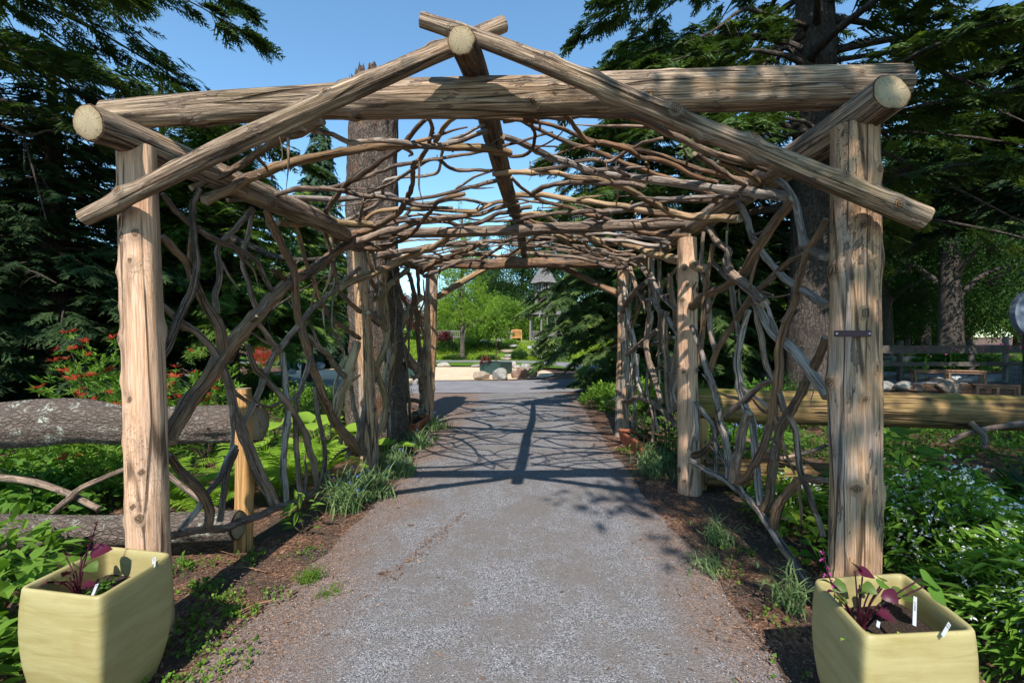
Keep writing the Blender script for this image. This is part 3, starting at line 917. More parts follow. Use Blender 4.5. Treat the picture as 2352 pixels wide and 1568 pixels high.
STICKS = [
 # roof, slope on the side of the dead tree
 ('A', 'tan', (100, 70, 62), [(235, 765), (390, 690), (620, 575), (870, 480), (1150, 410), (1400, 365), (1650, 325), (1900, 325), (2150, 330), (2520, 350), (2680, 385)]),
 ('A', 'brown', (66, 70, 80), [(130, 665), (260, 605), (420, 540), (560, 460), (650, 390), (760, 320), (900, 250), (1000, 230), (1060, 200), (1110, 150), (1180, 130)]),
 ('A', 'silver', (45, 50, 40), [(900, 200), (1000, 180), (1120, 215), (1260, 240), (1400, 295), (1560, 290), (1750, 290), (1900, 315), (2050, 330), (2200, 300), (2300, 285), (2400, 245), (2500, 210)]),
 ('A', 'brown', (44, 50, 40), [(1180, 900), (1240, 800), (1320, 690), (1400, 610), (1560, 510), (1700, 410), (1790, 350), (1870, 260), (1940, 180), (2010, 110)]),
 ('A', 'brown', (38, 46, 60), [(2020, 100), (2050, 160), (2050, 250), (2010, 350), (1960, 430), (1905, 480), (1905, 560), (1890, 680), (1840, 780), (1780, 870), (1640, 950), (1540, 1000), (1400, 1040), (1250, 1085)]),
 ('A', 'branch', (32, 34, 28), [(1480, 920), (1500, 800), (1540, 720), (1600, 680), (1720, 630), (1800, 580), (1880, 530), (1960, 480), (2030, 440), (2100, 430), (2150, 460), (2200, 500), (2280, 525), (2400, 525), (2540, 525)]),
 ('A', 'tan', (45, 42), [(2080, 290), (2150, 190), (2200, 130), (2270, 85)]),
 ('A', 'branch', (46, 40, 24), [(420, 760), (560, 750), (700, 735), (880, 700), (1000, 660), (1100, 665), (1200, 660), (1330, 690), (1480, 720), (1650, 745), (1780, 760), (1900, 800), (2060, 820), (2220, 822)]),
 ('A', 'branch', (30, 34), [(1780, 755), (1950, 745), (2100, 725), (2250, 695), (2320, 670), (2440, 635), (2590, 600)]),
 ('A', 'tan', (66, 62), [(820, 940), (980, 945), (1200, 940), (1400, 950), (1570, 960)]),
 ('A', 'tan', (36, 34), [(1530, 910), (1620, 860), (1740, 830), (1900, 830), (2080, 840), (2250, 845), (2400, 845), (2500, 810), (2580, 780), (2680, 775)]),
 ('A', 'branch', (34, 38), [(1570, 960), (1700, 960), (1800, 930), (1950, 920), (2050, 920), (2180, 940), (2270, 970), (2352, 965), (2450, 940), (2580, 870), (2680, 855), (2850, 815)]),
 ('A', 'branch', (60, 50, 30), [(1360, 1140), (1460, 1090), (1560, 1060), (1680, 1010), (1800, 990), (1880, 960), (1980, 930), (2150, 905), (2352, 880), (2440, 870), (2580, 820), (2680, 795)]),
 ('A', 'brown', (34, 36), [(1410, 1150), (1560, 1155), (1700, 1140), (1780, 1100), (1870, 1050), (1940, 980), (2000, 900), (2050, 850), (2110, 770), (2200, 735), (2320, 710)]),
 ('A', 'tan', (58, 56, 46), [(1325, 1462), (1440, 1400), (1580, 1350), (1720, 1280), (1870, 1210), (1990, 1160), (2080, 1130), (2160, 1070), (2230, 1000), (2262, 976)]),
 ('A', 'branch', (50, 40, 26), [(1592, 1215), (1750, 1180), (1880, 1165), (2000, 1140), (2150, 1120), (2352, 1110), (2500, 1090), (2620, 1090)]),
 ('A', 'branch', (26, 28), [(1700, 1250), (1850, 1225), (2000, 1215), (2150, 1225), (2250, 1220), (2352, 1200), (2480, 1190)]),
 ('A', 'brown', (40, 34), [(1970, 1340), (2050, 1280), (2150, 1230), (2280, 1180), (2352, 1160), (2450, 1100)]),
 ('A', 'branch', (34, 26), [(1990, 1370), (2100, 1330), (2230, 1270), (2352, 1240), (2500, 1250)]),
 ('A', 'branch', (32, 26), [(2080, 1130), (2200, 1080), (2270, 1040), (2352, 1010), (2600, 1020)]),
 ('B', 'tan', (28, 26), [(0, 1220), (100, 1190), (250, 1190), (380, 1210), (480, 1210), (600, 1250)]),
 ('B', 'branch', (28, 24), [(0, 1080), (150, 1030), (280, 1025), (400, 1020), (520, 1000)]),
 ('B', 'brown', (26, 24), [(250, 1230), (380, 1150), (450, 1090), (560, 1050), (700, 1030)]),
 ('B', 'branch', (24, 24), [(450, 1210), (530, 1160), (600, 1110), (700, 1040)]),
 ('B', 'branch', (26, 22), [(0, 1170), (120, 1150), (260, 1120), (330, 1095), (420, 1110), (540, 1120)]),
 # roof, slope on the side of the tall hemlock
 ('B', 'branch', (60, 62, 75), [(430, 120), (600, 95), (850, 85), (1150, 85), (1380, 80), (1560, 130), (1700, 210), (1830, 270), (1980, 340), (2180, 410), (2352, 460), (2530, 512)]),
 ('B', 'brown', (30, 32, 26), [(590, 80), (650, 130), (660, 190), (680, 230), (670, 310), (640, 370), (580, 400), (470, 410)]),
 ('B', 'brown', (36, 44, 46), [(900, 60), (970, 130), (1030, 210), (1100, 300), (1200, 300), (1330, 320), (1440, 360), (1520, 420), (1650, 440), (1800, 490), (1950, 560), (2130, 620)]),
 ('B', 'branch', (36, 30), [(480, 540), (700, 520), (850, 500), (940, 480), (1040, 450), (1150, 435), (1280, 450), (1380, 390), (1480, 340), (1560, 300), (1700, 265)]),
 ('B', 'silver', (52, 66, 92), [(430, 255), (560, 300), (700, 370), (850, 430), (1000, 480), (1120, 530), (1300, 560), (1450, 580), (1650, 610), (1900, 640), (2150, 670), (2352, 690), (2500, 710), (2720, 745)]),
 ('B', 'tan', (36, 48, 76), [(340, 555), (500, 535), (700, 545), (850, 540), (1000, 575), (1200, 600), (1400, 660), (1530, 740), (1650, 800), (1780, 860), (1950, 900), (2150, 900), (2315, 912)]),
 ('B', 'tan', (40, 48, 60), [(530, 720), (700, 720), (850, 740), (1000, 760), (1150, 780), (1300, 800), (1400, 810), (1500, 845), (1700, 870), (1800, 885)]),
 ('B', 'branch', (42, 46), [(660, 715), (740, 660), (850, 630), (970, 610), (1100, 620), (1450, 630), (1560, 660)]),
 ('B', 'brown', (24, 36, 46), [(490, 580), (560, 650), (640, 710), (720, 760), (850, 800), (950, 820), (1050, 860), (1200, 900), (1300, 930), (1420, 980), (1550, 1020), (1700, 1040), (1920, 1045)]),
 ('B', 'silver', (30, 40), [(1010, 960), (1150, 910), (1280, 860), (1400, 840), (1500, 800), (1650, 750), (1800, 750), (2000, 735), (2200, 735), (2440, 750)]),
 ('B', 'tan', (36, 56, 82), [(480, 880), (650, 870), (750, 880), (840, 940), (950, 990), (1080, 1030), (1160, 1080), (1280, 1100), (1400, 1115), (1500, 1140), (1600, 1180), (1750, 1220), (1900, 1260), (2055, 1312)]),
 ('B', 'branch', (20, 22), [(530, 745), (650, 770), (800, 790), (900, 800)]),
 ('B', 'tan', (26, 28), [(590, 1030), (700, 1035), (850, 1040), (950, 1080), (1050, 1090), (1120, 1150)]),
 ('B', 'silver', (26, 30), [(1090, 1040), (1250, 1030), (1450, 1050), (1600, 1070), (1760, 1110)]),
 ('B', 'branch', (26, 30), [(820, 1035), (900, 1080), (1000, 1140), (1080, 1170), (1200, 1190), (1400, 1240), (1500, 1290)]),
 ('B', 'branch', (26, 28), [(600, 1130), (750, 1130), (900, 1170), (1050, 1200), (1200, 1235), (1380, 1235), (1560, 1215)]),
 ('B', 'branch', (26, 32), [(600, 1180), (800, 1200), (1000, 1220), (1150, 1250), (1280, 1295), (1430, 1310)]),
 ('B', 'silver', (28, 36), [(700, 1120), (850, 1080), (1000, 1080), (1200, 1080), (1400, 1090), (1650, 1130), (1760, 1140)]),
 ('B', 'branch', (28, 30), [(1050, 970), (1200, 950), (1400, 950), (1550, 930), (1700, 910), (1870, 922)]),
 ('B', 'branch', (26, 24), [(620, 1090), (720, 1060), (860, 1075), (960, 1120), (1100, 1140), (1300, 1190), (1450, 1200)]),
 ('C', 'branch', (52, 50), [(760, 110), (820, 150), (950, 230), (1050, 300), (1165, 352)]),
 ('C', 'tan', (50, 54), [(950, 175), (1100, 240), (1200, 290), (1272, 348)]),
 # wall on the side of the dead tree, first bay
 ('E', 'brown', (150, 150, 120, 90, 76), [(150, 700), (210, 545), (350, 330), (520, 100), (600, -30), (750, -200), (900, -360), (1050, -530), (1130, -600), (1280, -670), (1420, -770), (1545, -870)]),
 ('D', 'branch', (52, 56, 44), [(100, 70), (200, 200), (320, 310), (450, 400), (560, 450), (700, 510), (830, 590), (900, 700), (985, 855)]),
 ('D', 'branch', (56, 62, 92), [(395, 30), (340, 200), (360, 400), (370, 600), (340, 800), (260, 1000), (180, 1180), (90, 1370)]),
 ('D', 'brown', (62, 80, 96), [(95, 410), (200, 520), (290, 620), (350, 760), (420, 920), (500, 1040), (555, 1150), (580, 1290), (600, 1350)]),
 ('D', 'branch', (48, 54, 46), [(815, 185), (700, 320), (600, 430), (540, 510), (550, 620), (560, 740), (520, 880), (540, 1020)]),
 ('D', 'branch', (44, 46), [(825, 190), (790, 380), (760, 500), (740, 620), (780, 760), (820, 900), (855, 995)]),
 ('D', 'brown', (26, 30), [(630, 430), (700, 540), (745, 600)]),
 ('D', 'brown', (62, 66, 72, 80, 92), [(935, 205), (1000, 350), (1060, 490), (1120, 600), (1160, 720), (1170, 900), (1180, 1000), (1200, 1100), (1230, 1220), (1270, 1350), (1310, 1480), (1380, 1680), (1440, 1820), (1500, 1920), (1600, 2040), (1660, 2130)]),
 ('D', 'brown', (36, 42), [(1165, 330), (1210, 480), (1250, 620), (1300, 730), (1340, 870), (1400, 1000), (1480, 1090), (1580, 1160), (1672, 1222)]),
 ('D', 'brown', (34, 40), [(1395, 370), (1440, 500), (1470, 650), (1490, 780), (1540, 880), (1620, 960), (1685, 1012)]),
 ('D', 'branch', (38, 50, 62), [(1675, 668), (1560, 760), (1450, 860), (1330, 960), (1230, 1060), (1100, 1230), (1000, 1370), (920, 1520), (900, 1590), (830, 1730), (750, 1925)]),
 ('D', 'branch', (56, 66, 80, 102, 92), [(95, 960), (200, 1060), (330, 1160), (450, 1250), (540, 1370), (590, 1470), (650, 1660), (690, 1830), (740, 1980), (780, 2080), (830, 2210), (900, 2370), (960, 2460), (1025, 2575)]),
 ('D', 'branch', (46, 52), [(845, 1080), (930, 1180), (990, 1270), (1045, 1335)]),
 ('D', 'branch', (50, 58, 56), [(775, 1275), (830, 1410), (870, 1490), (1000, 1630), (1120, 1770), (1180, 1870), (1250, 2020), (1290, 2160), (1320, 2280), (1340, 2425)]),
 ('E', 'silver', (52, 60, 58), [(1060, -20), (1090, 200), (1100, 450), (1080, 650), (1070, 850), (1080, 1020), (1090, 1185)]),
 ('E', 'branch', (44, 50), [(1280, 25), (1230, 200), (1190, 330), (1170, 500), (1170, 700), (1180, 900), (1200, 1130)]),
 ('E', 'branch', (38, 42), [(1320, 260), (1350, 500), (1390, 680), (1400, 870), (1400, 1060)]),
 ('D', 'branch', (42, 48), [(1260, 1200), (1360, 1310), (1430, 1360), (1490, 1460), (1570, 1545)]),
 ('D', 'tan', (70, 82, 74), [(1655, 1255), (1600, 1440), (1580, 1560), (1530, 1660), (1475, 1860)]),
 ('E', 'branch', (82, 74, 60), [(160, 1445), (350, 1400), (600, 1380), (800, 1310), (1000, 1230), (1150, 1190), (1280, 1110), (1450, 1045), (1600, 990), (1720, 950)]),
 ('E', 'silver', (60, 54), [(245, 1400), (380, 1250), (450, 1120), (550, 980), (620, 830), (685, 725)]),
 ('E', 'branch', (62, 52), [(560, 1330), (580, 1150), (620, 950), (692, 750)]),
 ('E', 'brown', (80, 90, 92), [(150, 800), (300, 990), (420, 1120), (470, 1250), (465, 1370)]),
 ('E', 'branch', (38, 46), [(1722, 390), (1690, 560), (1640, 690), (1575, 808)]),
 ('E', 'branch', (36, 40), [(1605, 240), (1640, 450), (1680, 610), (1700, 800)]),
 # second bay, same side
 ('D', 'tan', (44, 54), [(2062, 675), (1960, 760), (1880, 840), (1820, 900), (1755, 922)]),
 ('D', 'tan', (44, 54), [(1870, 690), (1880, 900), (1900, 1150), (1880, 1280), (1820, 1450), (1780, 1580)]),
 ('D', 'tan', (60, 64), [(2165, 895), (2080, 990), (2020, 1100), (1960, 1220), (1930, 1360), (1885, 1540), (1870, 1640)]),
 ('E', 'tan', (48, 54), [(1765, 10), (1830, 180), (1880, 350), (1870, 520), (1800, 655)]),
 ('D', 'brown', (28, 32), [(2095, 990), (2080, 1150), (1995, 1320)]),
 ('D', 'branch', (60, 64), [(1990, 1270), (2080, 1400), (2170, 1540), (2180, 1640), (2225, 1735)]),
 ('E', 'branch', (30, 34), [(2050, 50), (1980, 200), (1920, 420), (1880, 560)]),
 ('E', 'branch', (34, 40), [(2232, 390), (2080, 360), (1960, 420), (1890, 480)]),
 ('D', 'brown', (34, 38), [(2060, 680), (2110, 850), (2130, 1000), (2150, 1250), (2165, 1520)]),
 ('D', 'brown', (30, 28), [(2140, 670), (2150, 850), (2165, 910)]),
 ('D', 'brown', (36, 42), [(1755, 750), (1830, 860), (1850, 1000), (1870, 1150)]),
 ('D', 'branch', (44, 42), [(1745, 1020), (1850, 1100), (1890, 1170)]),
 ('D', 'brown', (22, 26), [(1975, 740), (2010, 850), (2055, 970)]),
 ('D', 'brown', (28, 32), [(1998, 1240), (2010, 1450), (2012, 1720)]),
 ('D', 'brown', (28, 30), [(2045, 1400), (2052, 1560), (2062, 1710)]),
 ('D', 'branch', (30, 34), [(2230, 1220), (2180, 1330), (2150, 1430)]),
 # wall on the side of the tall hemlock, first bay
 ('C', 'silver', (52, 62, 78), [(1105, 490), (1170, 620), (1210, 760), (1290, 880), (1380, 1000), (1440, 1080), (1560, 1160), (1680, 1230), (1815, 1325)]),
 ('C', 'silver', (56, 66, 84), [(1430, 320), (1510, 390), (1560, 520), (1600, 680), (1630, 820), (1720, 900), (1820, 935)]),
 ('C', 'branch', (52, 70, 96), [(865, 700), (930, 810), (1020, 880), (1010, 960), (1030, 1040), (1120, 1130), (1230, 1220), (1320, 1310)]),
 ('F', 'silver', (70, 92, 104), [(1255, 625), (1330, 790), (1430, 900), (1560, 1020), (1680, 1160), (1820, 1375)]),
 ('C', 'brown', (56, 66, 80, 76), [(1805, 630), (1740, 780), (1660, 900), (1620, 1050), (1590, 1160), (1560, 1290), (1480, 1480), (1440, 1640), (1425, 1880), (1405, 2060), (1385, 2180), (1340, 2350), (1270, 2530), (1200, 2670), (1110, 2755)]),
 ('F', 'brown', (62, 58, 48), [(1630, 232), (1500, 310), (1380, 410), (1280, 500), (1180, 620), (1090, 760), (990, 910), (930, 1020), (878, 1185)]),
 ('F', 'brown', (72, 82, 84), [(1808, 900), (1740, 1060), (1660, 1230), (1560, 1420), (1460, 1580), (1415, 1730), (1385, 1900), (1372, 2050), (1350, 2200), (1305, 2290)]),
 ('F', 'branch', (38, 50, 42), [(895, 300), (1000, 400), (1040, 460), (1060, 600), (1090, 760), (1110, 920)]),
 ('F', 'silver', (44, 66, 64), [(1195, 680), (1140, 850), (1100, 1050), (1110, 1250), (1150, 1430), (1220, 1600), (1240, 1800), (1260, 2000), (1282, 2240)]),
 ('F', 'branch', (46, 60, 58), [(1235, 630), (1270, 800), (1300, 980), (1340, 1150), (1420, 1290), (1470, 1460), (1550, 1620), (1580, 1820), (1600, 1960), (1700, 2200), (1785, 2490)]),
 ('F', 'silver', (42, 56, 66), [(735, 810), (790, 950), (850, 1130), (920, 1330), (955, 1520), (1010, 1750), (1030, 2025)]),
 ('F', 'branch', (56, 66), [(1365, 1235), (1240, 1320), (1150, 1410), (1015, 1515)]),
 ('G', 'silver', (36, 42), [(770, 20), (890, 180), (920, 350), (932, 575)]),
 ('G', 'branch', (70, 84), [(1190, 100), (1130, 260), (1110, 420), (1065, 650)]),
 ('G', 'brown', (60, 66, 44), [(685, 440), (800, 430), (880, 370), (930, 250), (945, 140)]),
 ('G', 'silver', (52, 66, 92), [(725, 485), (850, 560), (980, 620), (1100, 720), (1220, 820), (1310, 950), (1400, 1080), (1500, 1230), (1600, 1370), (1720, 1560)]),
 ('G', 'brown', (66, 76, 92), [(1815, 640), (1700, 640), (1620, 620), (1520, 720), (1420, 850), (1392, 1010)]),
 ('C', 'brown', (100, 84, 74), [(1545, 470), (1430, 620), (1320, 770), (1220, 950), (1140, 1080), (1000, 1170), (850, 1240), (738, 1335)]),
 ('F', 'brown', (40, 48), [(900, 150), (860, 420), (830, 650), (820, 860), (800, 1120)]),
 ('C', 'branch', (34, 32), [(830, 735), (810, 950), (832, 1160)]),
 ('F', 'branch', (42, 46), [(868, 570), (880, 750), (890, 880), (922, 1015)]),
 ('F', 'branch', (16, 18), [(1110, 510), (1120, 620), (1160, 695)]),
 ('G', 'silver', (56, 62), [(765, 10), (770, 200), (748, 400)]),
 # second bay, same side
 ('F', 'silver', (34, 36), [(178, 370), (200, 560), (240, 780), (280, 960), (250, 1200), (238, 1410)]),
 ('F', 'silver', (38, 42), [(202, 705), (190, 900), (200, 1080), (190, 1250), (172, 1420)]),
 ('F', 'branch', (34, 40, 52), [(240, 340), (290, 500), (350, 620), (410, 720), (390, 850), (370, 970), (400, 1110), (440, 1230), (492, 1420)]),
 ('F', 'silver', (36, 44), [(372, 600), (430, 600), (470, 680), (540, 740), (600, 840), (645, 915)]),
 ('F', 'silver', (36, 40), [(410, 255), (430, 430), (480, 540), (560, 630), (628, 685)]),
 ('F', 'branch', (40, 48), [(325, 320), (390, 430), (440, 580), (480, 720), (500, 850), (520, 1000), (560, 1130), (580, 1320)]),
 ('F', 'branch', (34, 36), [(305, 972), (400, 955), (500, 930), (595, 898)]),
 ('F', 'branch', (36, 40), [(215, 1035), (330, 940), (465, 835)]),
 ('F', 'branch', (42, 48), [(540, 690), (520, 900), (530, 1100), (540, 1300), (550, 1540)]),
 ('F', 'branch', (42, 48), [(622, 910), (600, 1080), (580, 1250), (580, 1500)]),
 ('F', 'silver', (30, 34), [(300, 1030), (300, 1200), (342, 1345)]),
 ('F', 'branch', (24, 28), [(512, 1090), (440, 1180), (400, 1280), (355, 1365)]),
 ('F', 'branch', (40, 44), [(165, 1410), (240, 1410), (300, 1380), (400, 1410), (500, 1480), (612, 1600)]),
 ('F', 'branch', (44, 48), [(372, 455), (240, 580), (185, 690)]),
 ('F', 'brown', (24, 28), [(362, 530), (310, 650), (258, 810)]),
 ('F', 'brown', (46, 52), [(558, 390), (570, 550), (600, 680), (610, 820)]),
 ('F', 'branch', (22, 24), [(490, 120), (480, 350), (480, 530)]),
 ('F', 'branch', (28, 26), [(530, 430), (580, 390), (632, 330)]),
]
MATK = {'tan': M['branch_tan'], 'brown': M['branch_brown'], 'silver': M['branch_silver'], 'branch': M['branch']}
for si, (cr, mk, wd, pts) in enumerate(STICKS):
    g = random.Random(si + 100)
    off = 1 + g.uniform(-.016, .012)
    P, R = [], []
    wr = interp_r(wd, len(pts))
    for (x, y), w in zip(pts, wr):
        vx, vy = (OFF[cr][0] + x / 2) * K, (OFF[cr][1] + y / 2) * K
        Y = min(inner_face(vx, vy), 9.2) * off
        P.append((vx, vy, Y))
        dv = ray(vx, vy)
        R.append(w / 2 * K / 2 * Y / FPX / (1 + .42 * (dv[0] ** 2 + dv[2] ** 2)))
    Ys = np.array([q[2] for q in P])
    if len(Ys) > 4:                       # a stick bends gently in depth
        for _ in range(2):
            Ys[1:-1] = (Ys[:-2] + 2 * Ys[1:-1] + Ys[2:]) / 4
    pts3 = np.array([at(q[0], q[1], Yk) for q, Yk in zip(P, Ys)])
    p = spline(pts3, step=.055)
    p[1:-1] += .013 * np.stack([fbm(p[1:-1] * 7 + k * 31 + si, 3) for k in range(3)], -1)
    rr = interp_r(R, len(p))
    big = max(R) > .03
    mb = MB()
    L = np.linalg.norm(np.diff(p, axis=0), axis=1).sum()
    kn = [(g.uniform(.03, .97) * L, g.uniform(-PI, PI), g.uniform(.25, .55) * np.mean(R), np.mean(R) * g.uniform(.5, .9)) for _ in range(int(L * 4.5) + 1)]
    mb.tube(p, rr, 12 if big else 8, (True, True), 0, 1, .2, (8, 10.0), si * 2.3, kn)
    # a side fork lying in the same face, then small cut twig stubs
    for _ in range(1 + int(L > 1.6) if L > .7 and g.random() < .75 else 0):
        i = g.randrange(len(p) // 4, max(len(p) // 4 + 1, 3 * len(p) // 4))
        tgt = p[i + 1] - p[i - 1]; tgt /= np.linalg.norm(tgt)
        nrm = np.array([0, 0, 1.0]) if p[i][2] > 2.55 else np.array([1.0, 0, 0])
        pr = np.cross(nrm, tgt) * g.choice((-1, 1))
        fl = g.uniform(.22, .6)
        fk = [p[i]]
        dd = tgt * g.choice((-1, 1)) * .8 + pr * .65
        for q_ in range(5):
            dd = dd + np.array([g.uniform(-.3, .3) for _ in range(3)]) * (1 - .7 * np.abs(nrm))
            dd /= np.linalg.norm(dd)
            fk.append(fk[-1] + dd * fl / 5)
        fk = spline(fk, step=.04)
        mb.tube(fk, interp_r([rr[i] * .62, rr[i] * .42, rr[i] * .2], len(fk)), 8, (False, True), 0, 1, .14, (8, 7), si * 1.9)
    # small cut twig stubs
    for _ in range(int(L * 2.6)):
        i = g.randrange(1, len(p) - 1)
        d = np.array([g.uniform(-1, 1) for _ in range(3)]); d /= np.linalg.norm(d)
        q0 = p[i]; ln = rr[i] * g.uniform(1.3, 2.4)
        mb.tube([q0, q0 + d * ln], [rr[i] * .34, rr[i] * .26], 6, (False, True), 0, 1, 0)
    mb.build('branch', [MATK[mk], M['cut_old']], pergola)

# thinner, crooked filler sticks: they lie over the plates and ridge, or stand between rail and plate
def roof_z(x):
    return 2.99 + (.15 * x if x < 0 else -.125 * x)


def crooked(a, b, n, amp, g, nrm):
    a, b = np.array(a, float), np.array(b, float)
    t = np.linspace(0, 1, n)[:, None]
    c = a + (b - a) * t
    d = b - a
    pr = np.cross(nrm, d); pr /= np.linalg.norm(pr)
    w = np.array([0] + [g.uniform(-1, 1) for _ in range(n - 2)] + [0])[:, None]
    return c + pr * w * amp + np.array(nrm) * np.array([g.uniform(-.2, .2) for _ in range(n)])[:, None] * amp


g = random.Random(77)
FILL = []
for i in range(12):
    for s_ in (-1, 1):
        y0 = 3.4 + 4.8 * (i + g.random()) / 12
        y1 = y0 + g.uniform(-1.7, 1.7)
        xe = (1.85 if s_ > 0 else 1.78) * s_
        a = (xe * g.uniform(.97, 1.1), y0, roof_z(xe) + g.uniform(0, .05))
        xb = g.uniform(-.35, .25) * s_
        b = (xb, min(8.3, max(2.8, y1)), roof_z(xb) + g.uniform(-.02, .05))
        FILL.append((crooked(a, b, 7, .13, g, (0, 0, 1)), g.uniform(.012, .024), (0, 0, 1)))
for s_, n_, xf, yr in ((-1, 1, lambda y: -1.93 + .083 * (y - 2.42), (2.7, 5.2)), (-1, 5, lambda y: -1.68 + .04 * (y - 5.39), (5.5, 8.1)), (1, 0, lambda y: 1.83 - .02 * (y - 2.45), (2.8, 4.5)), (1, 5, lambda y: 1.78, (4.8, 7.1))):
    for i in range(n_):
        y0 = yr[0] + (yr[1] - yr[0]) * (i + g.random()) / n_
        y1 = min(yr[1], max(yr[0], y0 + g.uniform(-1.0, 1.0)))
        FILL.append((crooked((xf(y0), y0, g.uniform(.2, .5)), (xf(y1), y1, 2.6), 8, .16, g, (1, 0, 0)), g.uniform(.012, .02), (1, 0, 0)))
for i, (c, r0, nrm) in enumerate(FILL):
    p = spline(c, step=.05)
    p[1:-1] += .014 * np.stack([fbm(p[1:-1] * 7 + k_ * 31 + i, 3) for k_ in range(3)], -1)
    mb = MB()
    L = np.linalg.norm(np.diff(p, axis=0), axis=1).sum()
    kn = [(g.uniform(.03, .97) * L, g.uniform(-PI, PI), g.uniform(.3, .6) * r0, r0 * g.uniform(.6, 1.0)) for _ in range(int(L * 5) + 1)]
    mb.tube(p, interp_r([r0 * 1.25, r0, r0 * .6], len(p)), 8, (True, True), 0, 1, .14, (8, 7.0), i * 2.7, kn)
    for _ in range(2):
        j = g.randrange(3, len(p) - 3)
        d = p[j + 1] - p[j - 1]; d /= np.linalg.norm(d)
        pr = np.cross(nrm, d) * g.choice((-1, 1))
        e = p[j] + (d * .8 + pr * .6) * g.uniform(.12, .35)
        mb.tube(spline([p[j], (p[j] + e) / 2 + pr * .02, e], step=.04), .45 * r0, 6, (False, True), 0, 1, .12, (8, 7), i)
    mb.build('branch', [MATK[('branch', 'brown', 'silver', 'branch')[i % 4]], M['cut_old']], pergola)

# shreds of bark hanging from the roof sticks
for (cr, x0, y0, x1, y1, w) in [('A', 905, 260, 900, 760, 26), ('A', 1950, 450, 1970, 790, 26), ('A', 830, 240, 900, 560, 8), ('A', 1510, 710, 1495, 900, 16), ('A', 1280, 700, 1190, 900, 8), ('B', 640, 450, 645, 610, 10), ('B', 1185, 520, 1182, 690, 12), ('B', 1330, 450, 1332, 575, 9), ('B', 1250, 440, 1240, 600, 8), ('B', 1270, 1130, 1265, 1290, 8), ('B', 735, 760, 738, 880, 9), ('B', 1900, 360, 1950, 470, 14), ('F', 100, 190, 130, 360, 7), ('F', 1580, 1170, 1530, 1300, 14), ('F', 1710, 1300, 1690, 1450, 12), ('A', 430, 420, 415, 520, 8)]:
    v0 = ((OFF[cr][0] + x0 / 2) * K, (OFF[cr][1] + y0 / 2) * K)
    v1 = ((OFF[cr][0] + x1 / 2) * K, (OFF[cr][1] + y1 / 2) * K)
    Y = inner_face(*v0) * .985
    a, b = at(*v0, Y), at(*v1, Y)
    n = 10
    t = np.linspace(0, 1, n)[:, None]
    c = a + (b - a) * t + .02 * np.stack([np.sin(t[:, 0] * 5 + x0), np.cos(t[:, 0] * 4 + y0), 0 * t[:, 0]], -1) * t
    ww = (w / 2 * K / 2 * Y / FPX) * (1 - .75 * t)
    ang = (x0 + 2.2 * t[:, 0])
    sd = np.stack([np.cos(ang), np.sin(ang), 0 * ang], -1)
    th = .0012
    nn = np.stack([-np.sin(ang), np.cos(ang), 0 * ang], -1) * th
    q = np.concatenate([c + sd * ww + nn, c - sd * ww + nn, c + sd * ww - nn, c - sd * ww - nn])
    f = []
    for i in range(n - 1):
        for (u_, v_) in ((0, 1), (1, 3), (3, 2), (2, 0)):
            f.append([u_ * n + i, v_ * n + i, v_ * n + i + 1, u_ * n + i + 1])
    MB().add(q, f, 0, q).build('bark_strip', M['branch'], pergola)

# name strip screwed to the post
sp = at(1958, 766, 2.45 - .124)
mb = MB()
mb.box(sp, (.19, .006, .032), 0, 0, 0, .002)
plate = mb.build('name_plate', M['sign'], pergola, smooth=False)
for dx in (-.083, .083):
    MB().tube([sp + [dx, -.003, 0], sp + [dx, -.0065, 0]], [.006, .005], 12).build('screw', M['screw'], plate)
# ------------------------------------------------------------------ leaf pieces
def leaf(L=1.0, w=.45, fold=.08, droop=.12, at_=.42):
    v = np.array([[0, 0, 0], [at_ * L, w * L / 2, fold * L], [L, 0, -droop * L], [at_ * L, -w * L / 2, fold * L]])
    return v, np.array([[0, 3, 2], [0, 2, 1]])


def leafn(w=.4, fold=.1, droop=.25):
    V = []
    for t, q in ((0, 0), (.22, .78), (.58, .8), (1, 0)):
        V.append([t, 0, -droop * t * t - .02])
    for sg in (1, -1):
        for t, q in ((.22, .78), (.58, .8)):
            V.append([t, sg * q * w / 2, fold * q - droop * t * t])
    F = [[0, 1, 4], [1, 5, 4], [1, 2, 5], [2, 3, 5], [0, 6, 1], [1, 6, 7], [1, 7, 2], [2, 7, 3]]
    return np.array(V), np.array(F)


def gather(parts):
    V, F, n = [], [], 0
    for v, f in parts:
        V.append(v); F.append(f + n); n += len(v)
    return np.concatenate(V), np.concatenate(F)


def rotm(d, roll=0.0):
    return frames(np.array([d]), np.array([roll]))[0]


def cluster(k, size, spread, seed, w=.45, up=.2, fold=.08, flat=1.0):
    g = np.random.default_rng(seed)
    out = []
    for i in range(k):
        d = g.normal(size=3); d /= np.linalg.norm(d)
        c = d * spread * g.uniform(.2, 1) * np.array([1, 1, flat])
        dd = d * .8 + g.normal(size=3) * .5 + np.array([0, 0, up])
        v, f = leaf(size * g.uniform(.7, 1.25), w * g.uniform(.85, 1.2), fold)
        out.append((v @ rotm(dd, g.uniform(-.7, .7)).T + c, f))
    return gather(out)


def whorl(k, size, seed, w=.3, elev=.35, jit=.25, droop=.15):
    g = np.random.default_rng(seed)
    out = []
    for i in range(k):
        a = 2 * PI * i / k + g.uniform(-.25, .25)
        e = elev + g.uniform(-jit, jit)
        v, f = leaf(size * g.uniform(.75, 1.15), w, .05, droop)
        out.append((v @ rotm((math.cos(a) * math.cos(e), math.sin(a) * math.cos(e), math.sin(e))).T, f))
    return gather(out)


def strip_tri(p, q, w0, w1, n):
    d = q - p
    s = np.cross(d, n); s /= np.linalg.norm(s) + 1e-9
    return [p + s * w0, p - s * w0, q - s * w1, q + s * w1]


